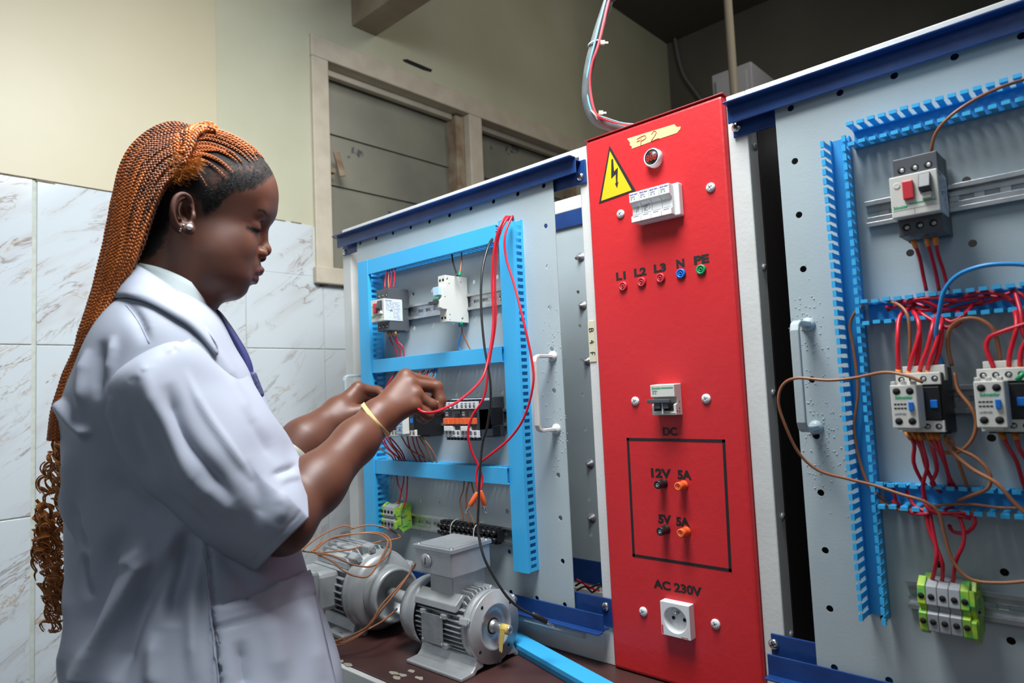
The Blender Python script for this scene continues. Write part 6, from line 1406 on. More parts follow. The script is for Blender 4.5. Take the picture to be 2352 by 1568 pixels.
def fold_into(disp, PC, vis, poly, amp, w, taper=0.25, steep=0.0):
    """ridge (amp > 0) or valley (amp < 0); steep != 0 makes one flank longer"""
    if len(poly) > 2: poly = [tuple(q[:2]) for q in spline([np.array((a, b, 0.0)) for a, b in poly], 14)]
    poly = [np.array(q, float) for q in poly]; D = np.full(len(PC), 1e9); T = np.zeros(len(PC)); tot = sum(np.linalg.norm(b-a) for a, b in zip(poly, poly[1:])); acc = 0; S_ = np.zeros(len(PC))
    for a, b in zip(poly, poly[1:]):
        ab = b-a; t = np.clip(((PC-a)@ab)/(ab@ab), 0, 1); v = PC-a-t[:,None]*ab; dd = np.linalg.norm(v, axis=1); m = dd < D
        D[m] = dd[m]; T[m] = (acc+t[m]*np.linalg.norm(ab))/tot; S_[m] = np.sign(ab[0]*v[m,1]-ab[1]*v[m,0]); acc += np.linalg.norm(ab)
    ww = np.where(S_*steep > 0, w*2.6, w) if steep else w
    e = np.exp(-(D/ww)**2)*np.clip(np.minimum(T, 1-T)/taper+0.05, 0, 1); disp[vis] += (amp*e)[vis]
Nc = vnormals(Vc, Qc)
if np.mean(coat_sdf(Vc+Nc*0.002)-coat_sdf(Vc-Nc*0.002)) < 0: Nc = -Nc; Qc = Qc[:, ::-1]
PC = project_px(wor(Vc)); toward = ((CAM-wor(Vc))*(Nc @ BAS)).sum(1) > -0.02
vis = toward & (Vc[:,1] > -0.12); disp = np.zeros(len(Vc))
BF = [
 ([(205,800),(190,870),(185,950)], .0045, 10, .3, 0), ([(236,780),(226,850),(222,920)], -.0040, 10, .3, 0), ([(262,770),(255,820),(240,870)], .0030, 9, .3, 0),
 ([(292,690),(325,738),(342,790)], -.0028, 7, .3, 1), ([(455,760),(500,820),(550,900)], .0030, 13, .3, 0),
 ([(132,918),(160,950),(184,977),(214,997)], .0060, 7, .15, 1), ([(150,1030),(158,1110),(150,1160),(185,1255)], .0045, 7, .2, -1), ([(170,1150),(178,1210),(200,1270)], -.0045, 9, .3, 0),
 ([(235,1080),(300,1150),(390,1200)], -.0060, 28, .3, 0), ([(300,1210),(250,1290),(215,1400),(200,1500)], -.0080, 24, .25, 0),
 ([(350,1262),(318,1318),(268,1412),(225,1500),(190,1600)], .0110, 12, .12, 1), ([(390,1265),(350,1345),(300,1450),(262,1568)], -.0100, 20, .2, 0),
 ([(255,1265),(285,1288),(318,1268),(345,1240)], .0060, 14, .3, 0), ([(440,1190),(395,1235),(370,1290),(330,1380)], .0060, 16, .3, 0),
 ([(430,1215),(425,1290),(400,1370),(395,1440)], -.0085, 18, .25, 0), ([(455,1240),(452,1310),(440,1400),(445,1568)], .0040, 14, .25, 0),
 ([(192,1270),(190,1330),(195,1380)], -.0055, 6, .25, 0), ([(150,1330),(165,1400),(160,1480),(140,1568)], .0050, 12, .25, 0), ([(360,1450),(350,1500),(350,1600)], .0040, 16, .3, 0),
 ([(500,1250),(560,1320),(610,1368)], -.0040, 24, .3, 0), ([(463,1235),(475,1300),(482,1400),(490,1480),(502,1600)], .0022, 5, .03, 0), ([(473,1235),(485,1300),(492,1400),(500,1480),(512,1600)], -.0022, 4.5, .03, 0),
 ([(545,1470),(552,1520),(560,1600)], -.0040, 14, .3, 0), ([(660,1370),(700,1450),(730,1568)], .0035, 18, .3, 0), ([(600,1400),(620,1470),(640,1568)], .0030, 20, .3, 0),
]
for f_ in BF: fold_into(disp, PC, vis, f_[0], f_[1]*1.7, f_[2]*1.15, *f_[3:])
def poly_px(PC, poly, soft): return poly_mask(PC, poly, soft)
pk = poly_mask(PC, [(487,1400),(545,1388),(592,1376),(606,1366),(618,1352),(660,1338),(716,1311),(830,1640),(512,1640)], 2.6); disp[vis] += (0.0030*pk)[vis]
fold_into(disp, PC, vis, [(490,1447),(570,1432),(600,1418),(640,1398),(720,1362)], -.0008, 3, .02)
disp += 0.0009*np.sin(Vc[:,0]*31+3*np.sin(Vc[:,2]*17)+Vc[:,1]*9)*np.sin(Vc[:,2]*23+2*np.sin(Vc[:,1]*21))
Vc = Vc+Nc*disp[:, None]
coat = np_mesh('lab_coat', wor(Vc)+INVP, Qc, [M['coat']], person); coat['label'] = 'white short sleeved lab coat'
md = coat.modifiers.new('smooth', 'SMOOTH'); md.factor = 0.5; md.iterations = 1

# near sleeve: a lofted cloth tube, ring by ring from the armhole to the hem
SR = [  # top, upper front, crease, side, lower side, lower edge, back low, back up      (pixel, pixel, distance, corner)
 [(488,742,.880),(432,744,.830),(376,768,.785),(300,818,.752),(238,878,.760),(200,962,.812),(305,965,.915),(420,835,.955)],
 [(500,768,.880),(458,776,.790),(398,797,.748),(325,848,.715),(258,905,.722),(222,985,.770),(320,985,.900),(440,860,.950)],
 [(568,862,.880),(520,882,.785),(450,905,.742),(395,975,.716),(345,1040,.722),(312,1106,.765),(420,1080,.890),(520,965,.940)],
 [(620,948,.870),(588,976,.792),(530,1010,.748),(470,1065,.722),(420,1120,.725),(392,1168,.765),(490,1130,.885),(585,1030,.930)],
 [(664,1010,.895),(650,1060,.820),(610,1105,.760),(552,1150,.738),(500,1195,.742),(462,1240,.775),(540,1190,.880),(630,1090,.925)],
 [(684,1050,.890),(688,1105,.825),(668,1152,.772),(612,1200,.752),(560,1245,.756),(532,1280,.785),(575,1230,.880),(642,1120,.920)],
 [(686,1066,.885),(701,1128,.825),(706,1190,.782),(662,1232,.768),(622,1272,.770),(589,1309,.790),(600,1262,.875),(648,1140,.915)],
]
TEN = [0.2, 0.2, 0.75, 0.15, 0.1, 0.6, 0.1, 0.1]
ctrl = np.array([[J(*q) for q in r] for r in SR])               # rings x 8 x 3
def ring_curve(P, ten, m=14):
    n = len(P); out = []
    for i in range(n):
        p0, p1, p2, p3 = P[i-1], P[i], P[(i+1) % n], P[(i+2) % n]; t1 = (p2-p0)*0.5*(1-ten[i]); t2 = (p3-p1)*0.5*(1-ten[(i+1) % n])
        for k in range(m):
            t = k/m; out.append((2*t**3-3*t*t+1)*p1+(t**3-2*t*t+t)*t1+(-2*t**3+3*t*t)*p2+(t**3-t*t)*t2)
    return np.array(out)
rings_ = []
for i in range(len(ctrl)-1):
    p0 = ctrl[i-1] if i else 2*ctrl[0]-ctrl[1]; p1, p2 = ctrl[i], ctrl[i+1]; p3 = ctrl[i+2] if i+2 < len(ctrl) else 2*ctrl[-1]-ctrl[-2]; m = 8 if i == 0 else (22 if i < 4 else 12)
    for k in range(m+(1 if i == len(ctrl)-2 else 0)):
        t = k/m; C = 0.5*((2*p1)+(-p0+p2)*t+(2*p0-5*p1+4*p2-p3)*t*t+(-p0+3*p1-3*p2+p3)*t**3)
        tt = max(0, (i+t-1))/(len(ctrl)-2); tn = list(TEN); tn[2] = 0.25+0.6*tt; tn[5] = 0.1+0.6*tt; rings_.append(ring_curve(C, tn))
RG = np.array(rings_); nr_, nk_ = RG.shape[:2]; Vs = RG.reshape(-1, 3)
ii = np.arange(nr_-1)[:, None]*nk_; kk = np.arange(nk_)[None]; k2_ = (kk+1) % nk_
Qs = np.stack([ii+kk, ii+k2_, ii+nk_+k2_, ii+nk_+kk], -1).reshape(-1, 4)
Ns = vnormals(Vs, Qs); cen_ = np.repeat(RG.mean(1), nk_, 0)
if (((Vs-cen_)*Ns).sum(1)).mean() < 0: Ns = -Ns; Qs = Qs[:, ::-1]
PS = project_px(wor(Vs)); visS = ((CAM-wor(Vs))*(Ns @ BAS)).sum(1) > -0.03; dS = np.zeros(len(Vs))
SF = [
 ([(331,857),(350,920),(383,977),(431,1085),(479,1148)], .0060, 15, .2, 0), ([(300,940),(319,1029),(359,1108)], -.0045, 13, .3, 0), ([(383,880),(419,997),(479,1077),(540,1150)], -.0075, 17, .2, 0),
 ([(425,850),(460,930),(520,1020),(590,1110)], .0035, 9, .25, 0), ([(450,1100),(500,1150),(545,1190)], .0045, 17, .3, 0), ([(560,1060),(590,1110),(600,1160),(585,1220)], -.0050, 20, .3, 0),
 ([(622,1092),(650,1082),(684,1070)], -.0045, 7, .3, 0), ([(634,1110),(660,1099),(690,1095)], .0030, 7, .3, 0), ([(560,930),(600,1010),(640,1070)], -.0035, 13, .3, 0), ([(500,830),(560,930),(620,1010)], .0030, 12, .3, 0),
 ([(690,1172),(652,1215),(613,1255),(576,1292)], -.0009, 2.6, .03, 0), ([(370,1120),(430,1165),(500,1225)], -.0035, 14, .3, 0),
 ([(255,905),(262,960),(285,1020)], .0030, 8, .3, 0), ([(640,1130),(650,1160),(640,1200)], .0030, 12, .3, 0),
]
for f_ in SF: fold_into(dS, PS, visS, *f_)
rnd = random.Random(5); sm_ = spline([np.array((a, b, 0.0)) for a, b in [(455,770),(402,792),(358,822),(322,850),(290,880),(262,910),(240,960)]], 8)
for i, p in enumerate(sm_):
    q = sm_[min(i+1, len(sm_)-1)]-sm_[max(i-1, 0)]; n_ = np.array((-q[1], q[0]))/(np.hypot(q[0], q[1])+1e-9); a = rnd.uniform(6, 20)
    if rnd.random() < 0.6: fold_into(dS, PS, visS, [tuple(p[:2]), tuple(p[:2]+n_*a*(1 if n_[1] > 0 else -1))], rnd.uniform(-.0022, .0030), rnd.uniform(3, 6), .5)
dS += 0.0007*np.sin(Vs[:,0]*57+3*np.sin(Vs[:,2]*29))*np.sin(Vs[:,2]*41+2*np.sin(Vs[:,1]*33))
Vs = Vs+Ns*dS[:, None]
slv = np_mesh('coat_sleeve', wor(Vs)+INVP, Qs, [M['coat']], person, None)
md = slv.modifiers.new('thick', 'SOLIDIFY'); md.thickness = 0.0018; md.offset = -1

from mathutils.bvhtree import BVHTree
_bvh = BVHTree.FromPolygons([tuple(v) for v in wor(Vc)], [tuple(int(i) for i in q) for q in Qc])
def onc(px, py, lift=0.003):
    """local point on the coat surface seen at this pixel, lifted off the cloth"""
    d = ray(px, py); h = _bvh.ray_cast(Vector(CAM), Vector(d))
    if h[0] is None: return None
    n = np.array(h[1]); n = n if n@d < 0 else -n
    return loc(np.array(h[0])+n*lift)[0]
def surf_patch(name, Ltop, Lbot, Rtop, Rbot, topmid, nu, nv, m, hem=None, lift=0.0026, label=None):
    V = []; 
    for j in range(nv):
        v = j/(nv-1)
        for i in range(nu):
            u_ = i/(nu-1); A = np.array(Ltop)+(np.array(Lbot)-Ltop)*v; B = np.array(Rtop)+(np.array(Rbot)-Rtop)*v
            q = A+(B-A)*u_+(1-v)*np.interp(u_, [0, .55, .7, 1], topmid)*np.array([0, 1.0])
            p_ = onc(q[0], q[1], lift+(0.0016 if hem and v < hem else 0))
            V.append(p_ if p_ is not None else V[-1])
    Q = np.array([[j*nu+i, j*nu+i+1, (j+1)*nu+i+1, (j+1)*nu+i] for j in range(nv-1) for i in range(nu-1)])
    o = np_mesh(name, wor(np.array(V))+INVP, Q, [m], person); sd = o.modifiers.new('thick', 'SOLIDIFY'); sd.thickness = 0.0035; sd.offset = 0
    if label: o['label'] = label
    return o
surf_patch('coat_pocket', (488,1400), (516,1640), (706,1316), (782,1640), (0, 8, -4, 0), 40, 46, M['coat'], 0.14)
def seam(pts, r=0.0010, lift=0.0008):
    P = [onc(a, b, lift) for a, b in [tuple(q[:2]) for q in spline([np.array((x, y, 0.0)) for x, y in pts], 8)]]; P = [wor(p)[0] for p in P if p is not None]
    bm = new_bm(); sweep(bm, P, r, 6); return obj('coat_seam', bm, M['coat'], person, smooth=True)
seam([(466,1262),(475,1320),(482,1400),(492,1490),(506,1600)], .0008); 
seam([(290,700),(318,738),(343,788)], .0006, .0002)
# collars: bands swept round the neck
def band(name, rows, m, th=0.0016, parent=None, label=None):
    """rows = list of poly-lines (each a list of local points of equal length), from top edge to bottom edge"""
    R_ = [np.array(spline([np.array(p) for p in r], 0.006)) for r in rows]; n = min(len(r) for r in R_)
    R_ = [np.array([r[int(round(i*(len(r)-1)/(n-1)))] for i in range(n)]) for r in R_]
    G_ = np.array(R_)                                  # k x n x 3
    k = len(G_); V = G_.reshape(-1, 3); Q = np.array([[i*n+j, i*n+j+1, (i+1)*n+j+1, (i+1)*n+j] for i in range(k-1) for j in range(n-1)])
    o = np_mesh(name, wor(V)+INVP, Q, [m], parent or person); o.data.polygons.foreach_set('use_smooth', np.ones(len(Q), bool))
    s = o.modifiers.new('subd', 'SUBSURF'); s.levels = 1; s.render_levels = 1
    md = o.modifiers.new('thick', 'SOLIDIFY'); md.thickness = th; md.offset = 0
    if label: o['label'] = label
    return o
A_ = lambda *q: [P0(*p) for p in q]
# inner shirt collar (stands against the neck, near half then round the back to the far half)
top = A_((488,704,.004),(474,684,.029),(452,658,.046),(414,634,.060),(365,614,.060),(330,606,.045),(312,602,.020),(308,602,.0),(312,602,-.020),(330,606,-.045),(365,614,-.057),(405,628,-.054),(438,648,-.042),(462,672,-.026),(478,700,-.004))
mid = A_((490,722,.008),(476,706,.038),(450,684,.056),(408,658,.068),(360,636,.064),(325,625,.050),(303,620,.022),(299,620,.0),(303,620,-.022),(325,625,-.050),(360,636,-.064),(400,652,-.062),(436,672,-.052),(462,696,-.036),(482,716,-.008))
bot = A_((482,748,.012),(462,738,.046),(434,712,.064),(394,686,.072),(350,664,.070),(315,650,.056),(290,644,.024),(287,644,.0),(290,644,-.024),(315,650,-.056),(350,664,-.070),(388,682,-.068),(425,705,-.060),(455,728,-.044),(478,738,-.012))
band('shirt_collar', [top, mid, bot], M['shirt'], 0.0018, label='pale inner shirt collar')
# coat collar: stands behind the neck then lies over the shoulder to the lapel
t0 = A_((470,742,.020),(440,700,.060),(405,668,.070),(365,640,.075),(330,618,.066),(303,603,.040),(291,600,.0),(303,603,-.040),(330,618,-.066),(365,640,-.075),(405,668,-.070),(440,700,-.060),(470,742,-.020))
t1 = A_((492,775,.030),(448,716,.078),(405,678,.090),(360,648,.092),(320,626,.078),(288,612,.046),(275,608,.0),(288,612,-.046),(320,626,-.078),(360,648,-.092),(405,678,-.090),(448,716,-.078),(492,775,-.030))
t2 = A_((500,800,.040),(452,742,.092),(400,706,.108),(350,676,.110),(305,660,.092),(270,655,.055),(256,652,.0),(270,655,-.055),(305,660,-.092),(350,676,-.110),(400,706,-.108),(452,742,-.092),(500,800,-.040))
t3 = A_((500,812,.044),(448,758,.098),(395,726,.116),(342,697,.118),(296,682,.098),(262,684,.058),(246,682,.0),(262,684,-.058),(296,682,-.098),(342,697,-.118),(395,726,-.116),(448,758,-.098),(500,812,-.044))
for row, pts_ in ((t2, ((498,806,.004),(452,744,.006),(402,708,.008),(352,680,.008))), (t3, ((496,822,.003),(444,764,.004),(392,730,.005),(342,702,.005)))):
    for k_, (a_, b_, l_) in enumerate(pts_):
        q_ = onc(a_, b_, l_)
        if q_ is not None: row[k_] = q_
q_ = onc(486, 790, .006)
if q_ is not None: t1[0] = q_
q_ = onc(470, 765, .005)
if q_ is not None: t0[0] = q_
band('coat_collar', [t0, t1, t2, t3], M['coat'], 0.0026)
# tie
bm = new_bm(); tp = [P0(*q) for q in ((478,706,.0),(492,716,.0),(512,742,.0),(532,772,.0),(553,808,.0),(566,842,.0),(570,880,.0))]
for (i, w_) in ((0, 1),):
    L0 = []; 
    pts = spline(tp, 0.006); rings = []
    for j, p in enumerate(pts):
        s_ = j/len(pts); hw = 0.011 if j < 3 else 0.012+0.016*s_
        rings.append([bm.verts.new(wor(p+np.array([df, dr, 0]))[0]) for df, dr in ((0.004, -hw), (0.0075, -hw*0.5), (0.0075, hw*0.5), (0.004, hw), (-0.004, hw), (-0.004, -hw))])
    for a, b in zip(rings, rings[1:]):
        for k in range(6): f = bm.faces.new([a[k], a[(k+1) % 6], b[(k+1) % 6], b[k]]); f.smooth = True
    bm.faces.new(rings[0][::-1]); bm.faces.new(rings[-1])
obj('necktie', bm, M['tiecl'], person, label='navy blue tie')
# rubber band, bracelet
def ringband(name, c, ax, ra, rb, m, label, width=0.0055, th=0.0012, tilt=None):
    c = np.array(c); d, u, v = frame_of(ax); bm = new_bm(); n = 64; R0 = []
    for k in range(n):
        an = 2*math.pi*k/n; rad = u*math.cos(an)*ra+v*math.sin(an)*rb; o_ = rad/np.linalg.norm(rad)
        R0.append([bm.verts.new(c+rad+o_*t*th+d*w_*width/2) for t, w_ in ((0,-1),(1,-1),(1,1),(0,1))])
    for k in range(n):
        for j in range(4): f = bm.faces.new([R0[k][j], R0[k][(j+1) % 4], R0[(k+1) % n][(j+1) % 4], R0[(k+1) % n][j]]); f.smooth = False
    return obj(name, bm, m, person, label=label)
def fitband(name, c_, ax_, m, label, width, th=0.0013, skew=None):
    """band whose radius follows the arm surface"""
    d, u, v = frame_of(ax_); bm = new_bm(); n = 72; R0 = []
    for k in range(n):
        an = 2*math.pi*k/n; o_ = u*math.cos(an)+v*math.sin(an); r = 0.008
        for _ in range(60):
            dv_ = float(arms_sdf(loc(c_+o_*r))[0])
            if dv_ > 0.0002: break
            r += max(-dv_*0.8, 0.0004)
        R0.append(r)
    R0 = np.array(R0); 
    for _ in range(8): R0 = (R0+np.roll(R0, 1)+np.roll(R0, -1))/3
    rings = []
    for k in range(n):
        an = 2*math.pi*k/n; o_ = u*math.cos(an)+v*math.sin(an); rings.append([bm.verts.new(c_+o_*(R0[k]+t*th+0.0002)+d*w_*width/2) for t, w_ in ((0,-1),(1,-1),(1,1),(0,1))])
    for k in range(n):
        for j in range(4): bm.faces.new([rings[k][j], rings[k][(j+1) % 4], rings[(k+1) % n][(j+1) % 4], rings[(k+1) % n][j]])
    return obj(name, bm, m, person, 0.0004, label=label, smooth=True)
wc = atD(862, 962, 0.992); wx = (wor(J(950,900,1.035))[0]-wor(J(770,1062,.92))[0]); a1 = atD(840, 925, .985)-atD(887, 990, .975)
nrm = np.cross(a1, CF); 
if nrm@wx < 0: nrm = -nrm
nrm = nrm/np.linalg.norm(nrm)*0.85+wx/np.linalg.norm(wx)*0.3
fitband('rubber_band', wc, nrm, mat('cream_rubber', (0.66, 0.50, 0.22), 0.5), 'pale yellow rubber band round the near wrist', 0.0062)
bc = atD(672, 1058, 1.052); fitband('bracelet', bc, wor(FW)[0]-wor(FE)[0], mat('beige_band', (0.30, 0.29, 0.24), 0.5), 'beige band on the far forearm', 0.009)
# ear studs
for (px, py, r_, m_, lab) in ((437.5, 521.5, 0.0036, 'pearl', 'white pearl stud on the ear lobe'), (422, 517, 0.0014, 'chrome', 'tiny silver stud beside the pearl')):
    if m_ == 'pearl' and 'pearl' not in M: M['pearl'] = mat('pearl', (0.75, 0.75, 0.72), 0.18, spec=0.7)
    p = trace(head_sdf, px, py, 0.7, 1.0)
    if p is not None:
        bm = new_bm(); bmesh.ops.create_uvsphere(bm, u_segments=20, v_segments=12, radius=r_); bmesh.ops.translate(bm, verts=bm.verts, vec=Vector(p-CF*r_*0.6)); obj('ear_stud', bm, M[m_], person, label=lab, smooth=True)
p = trace(head_sdf, 415, 528, 0.7, 1.0)
if p is not None:
    bm = new_bm(); c = p-CF*0.001; sweep(bm, [c+(CR*math.cos(2*math.pi*k/16)*0.0012+CU*math.sin(2*math.pi*k/16)*0.0016) for k in range(16)], 0.0004, 6, closed=True); obj('ear_ring', bm, M['chrome'], person, label='tiny silver ring at the ear edge')
# legs and shoes below the coat (mostly out of the frame)
lg = lambda s: [np.array((lfc[0]-0.0, s*.085, 0.62-H0[2])), np.array((lfc[0]+.01, s*.085, 0.45-H0[2])), np.array((lfc[0]+.0, s*.088, 0.10-H0[2]))]
for s in (1, -1):
    q = lg(s); bm = new_bm(); sweep(bm, [wor(p)[0] for p in spline(q, 0.05)], [0.062, 0.060, 0.054, 0.050, 0.052, 0.056, 0.050, 0.042, 0.036, 0.034, 0.034, 0.034, 0.034][:len(spline(q, 0.05))] if len(spline(q, 0.05)) <= 13 else 0.045, 16)
    obj('stocking', bm, M['char'], person, smooth=True)
    bm = new_bm(); base = np.array((lfc[0], s*.088, -H0[2]))
    prof = [(-.075, .030, .055), (-.05, .037, .075), (0, .040, .085), (.05, .042, .070), (.10, .046, .050), (.15, .040, .040), (.18, .025, .030)]; rings = []
    for f, w_, h in prof: rings.append([bm.verts.new(wor(base+np.array((f, w_*c_, max(0.0, h*(0.5+0.5*s_)))))[0]) for c_, s_ in [(math.cos(2*math.pi*k/14), math.sin(2*math.pi*k/14)) for k in range(14)]])
    for a, b in zip(rings, rings[1:]):
        for k in range(14): f = bm.faces.new([a[k], a[(k+1) % 14], b[(k+1) % 14], b[k]]); f.smooth = True
    bm.faces.new(rings[0]); bm.faces.new(rings[-1][::-1]); obj('shoe', bm, M['black'], person)
bm = new_bm(); obx(bm, wor(P0(588, 884, 0.012))[0], wor(P0(603, 912))[0]-wor(P0(585, 866))[0], Rr, np.cross(wor(P0(603, 912))[0]-wor(P0(585, 866))[0], Rr), 0.018, 0.018, 0.005)
obj('dress_front', bm, mat('navy_patterned_cloth', (0.03, 0.035, 0.12), 0.6, 0, (380, (0.22, 0.24, 0.36), 0.35, 2)), person, 0.004, label='navy patterned cloth showing at the coat front')
# ---------------------------------------------------------------- braided hair
def hair_mat(name, c1, c2, rough=0.38):
    m = bpy.data.materials.new(name); m.use_nodes = True; nt = m.node_tree; N = nt.nodes; L = nt.links; b = N['Principled BSDF']
    b.inputs['Roughness'].default_value = rough; b.inputs['Specular IOR Level'].default_value = 0.5
    at = N.new('ShaderNodeAttribute'); at.attribute_name = 'dark'
    mx = N.new('ShaderNodeMix'); mx.data_type = 'RGBA'; L.new(at.outputs['Fac'], mx.inputs[0]); mx.inputs[6].default_value = (*c1, 1); mx.inputs[7].default_value = (*c2, 1)
    tc = N.new('ShaderNodeTexCoord'); n = N.new('ShaderNodeTexNoise'); n.inputs['Scale'].default_value = 900; n.inputs['Detail'].default_value = 2; L.new(tc.outputs['Object'], n.inputs['Vector'])
    bp = N.new('ShaderNodeBump'); bp.inputs['Strength'].default_value = 0.25; bp.inputs['Distance'].default_value = 0.0004; L.new(n.outputs['Fac'], bp.inputs['Height']); L.new(bp.outputs[0], b.inputs['Normal'])
    L.new(mx.outputs[2], b.inputs['Base Color']); return m
M['braid'] = hair_mat('orange_braiding_hair', (0.52, 0.135, 0.018), (0.030, 0.010, 0.010))
M['frizz'] = hair_mat('loose_orange_hair', (0.56, 0.19, 0.018), (0.22, 0.055, 0.008), 0.5)
def np_tubes(name, strands, mat_, n=6, label=None, kind=None):
    """strands = list of (pts Nx3 world, radius array, dark array)"""
    VV = []; QQ = []; DD = []; o_ = 0; an = np.arange(n)*2*np.pi/n
    for pts, rad, dk in strands:
        pts = np.asarray(pts); T = np.gradient(pts, axis=0); T /= np.linalg.norm(T, axis=1)[:, None]+1e-12
        a = np.array([0.3, 0.2, 1.0]); U_ = np.cross(T, a); bad = np.linalg.norm(U_, axis=1) < 1e-3; U_[bad] = np.cross(T[bad], [1.0, 0, 0]); U_ /= np.linalg.norm(U_, axis=1)[:, None]; W_ = np.cross(T, U_)
        m = len(pts); rad = np.broadcast_to(rad, m); dk = np.broadcast_to(dk, m)
        R_ = pts[:, None]+(U_[:, None]*np.cos(an)[None, :, None]+W_[:, None]*np.sin(an)[None, :, None])*rad[:, None, None]
        VV.append(R_.reshape(-1, 3)); DD.append(np.repeat(dk, n)); i = np.arange(m-1)[:, None]*n; k = np.arange(n)[None]; k2 = (k+1) % n
        QQ.append(np.stack([i+k, i+k2, i+n+k2, i+n+k], -1).reshape(-1, 4)+o_); o_ += m*n
    o = np_mesh(name, np.concatenate(VV)+INVP, np.concatenate(QQ), [mat_], person, {'dark': np.concatenate(DD)})
    if label: o['label'] = label
    if kind: o['kind'] = kind
    return o
def resample(P, step):
    P = np.array(P, float); P = np.array(spline(P, step*2)); s = np.concatenate([[0], np.cumsum(np.linalg.norm(np.diff(P, axis=0), axis=1))]); n = max(8, int(s[-1]/step)); t = np.linspace(0, s[-1], n)
    return np.stack([np.interp(t, s, P[:, k]) for k in range(3)], 1), t
rh = random.Random(21)
def plait(P, w=0.0026, pitch=0.0125, nrm=None, taper0=0.5, taper1=1.0, dark0=0.0, strands=3, darkspan=0.0):
    """three interlaced strands along P (world points)"""
    C, t = resample(P, pitch/11); T = np.gradient(C, axis=0); T /= np.linalg.norm(T, axis=1)[:, None]
    Nn = np.asarray(nrm if nrm is not None else -CF); A = np.cross(T, Nn); A /= np.linalg.norm(A, axis=1)[:, None]; B = np.cross(A, T)
    L_ = t[-1]; env = np.interp(t, [0, 0.02, L_-0.02, L_], [taper0, 1, 1, taper1]) if L_ > 0.05 else np.interp(t, [0, L_], [taper0, taper1]); out = []; ph = rh.random()*6
    for k in range(strands):
        th = 2*np.pi*(t/pitch/1.5)+2*np.pi*k/strands+ph
        off = A*(np.sin(th)*w*0.82*env)[:, None]+B*(np.sin(2*th)*w*0.55*env)[:, None]
        dk = dark0+0.5*(rh.random() < 0.13)+np.clip((darkspan-t)/0.02, 0, 1)*0.5
        dk = np.clip(dk+0.25*np.sin(t*rh.uniform(60, 160)+ph*3)**8, 0, 1)
        out.append((C+off, w*0.56*env, dk))
    return out
braids = []
def skull(px, py, lift=0.002):
    p = trace(head_sdf, px, py, 0.7, 1.1)
    return None if p is None else p-CF*lift
# long braids from the crown down her back: outer edge O(s) and inner edge I(s)
OUT = [(452,300,0),(400,292,0),(350,309,0),(305,350,0),(280,400,0),(262,470,0),(250,540,0),(232,620,0),(208,700,0),(186,770,0),(176,812,0),(150,870,0),(126,940,0),(118,1010,0)]
INN = [(440,388,.060),(428,394,.072),(402,402,.079),(376,425,.082),(355,462,.082),(338,505,.080),(322,555,.077),(305,602,.072),(276,664,.062),(243,722,.055),(212,768,.045),(178,830,.030),(140,940,.020),(130,1010,.02)]
def long_path(s, dr=0.0, stop=14):
    q = []
    for k, ((ox, oy, orr), (ix, iy, ir)) in enumerate(zip(OUT, INN)):
        a = hp(ox, oy, orr); b = hp(ix, iy, ir); ang = s*math.pi/2
        # quarter-round between the silhouette line and the near side
        p = np.array([a[0]+(b[0]-a[0])*(1-math.cos(ang)), a[1]+(b[1]-a[1])*math.sin(ang)+dr, a[2]+(b[2]-a[2])*(1-math.cos(ang)) if True else 0])
        q.append(wor(p)[0]+np.array([rh.uniform(-1, 1), rh.uniform(-1, 1), 0])*0.0012)
    return q[:stop]
for i in range(21):
    s = (i+0.1)/20.2; braids.append(plait(long_path(min(s, 1.0)), 0.0024+0.0003*rh.random(), 0.0088, dark0=(0.0, 0.14, 0.03, 0.08, 0.0)[i % 5], darkspan=0.07+0.09*rh.random()))
for i in range(10):      # an under layer that closes the gaps
    s = (i+0.7)/10.0; P = long_path(min(s, 1.0)); P = [p+CF*0.0075 for p in P]; braids.append(plait(P, 0.0030, 0.0130, dark0=0.70))
for i in range(7):      # far side of the head
    s = (i+0.6)/7.0; P = [wor(loc(p)[0]*np.array([1, -1, 1]))[0] for p in long_path(min(s, 1.0))]; braids.append(plait(P, 0.0034, 0.0130, dark0=0.1))
# thin rows from the hairline back to the wrap
rows = [
 [(600,366),(588,345),(566,325),(540,310),(512,300),(492,296)], [(593,369),(575,345),(548,326),(520,312),(495,305),(478,303)], [(586,371),(562,347),(535,330),(505,317),(478,312),(462,312)],
 [(577,373),(552,350),(524,334),(495,323),(470,319),(452,322)], [(560,376),(535,353),(508,339),(482,331),(460,330),(444,334)], [(548,372),(525,356),(500,345),(475,339),(452,341),(440,345)],
 [(536,396),(518,379),(496,364),(472,355),(450,354),(436,358)], [(529,390),(505,372),(482,360),(462,355),(445,360)], [(521,408),(502,390),(482,375),(460,366),(442,368)],
 [(540,352),(520,347),(495,346),(468,346),(446,350)], [(476,427),(468,414),(459,402),(452,392),(447,384)], [(512,345),(490,338),(468,336),(450,338)],
]
for r in rows:
    P = [skull(x, y, 0.0022) for x, y in r]; P = [p for p in P if p is not None]
    if len(P) > 2: braids.append(plait(P, 0.00165, 0.0075, taper0=0.35, dark0=0.06))
rows_far = [[wor(loc(p)[0]*np.array([1, -1, 1]))[0] for p in [skull(x, y) for x, y in r] if p is not None] for r in rows[:8]]
for P in rows_far:
    if len(P) > 2: braids.append(plait(P, 0.0020, 0.0085, taper0=0.4, dark0=0.05))
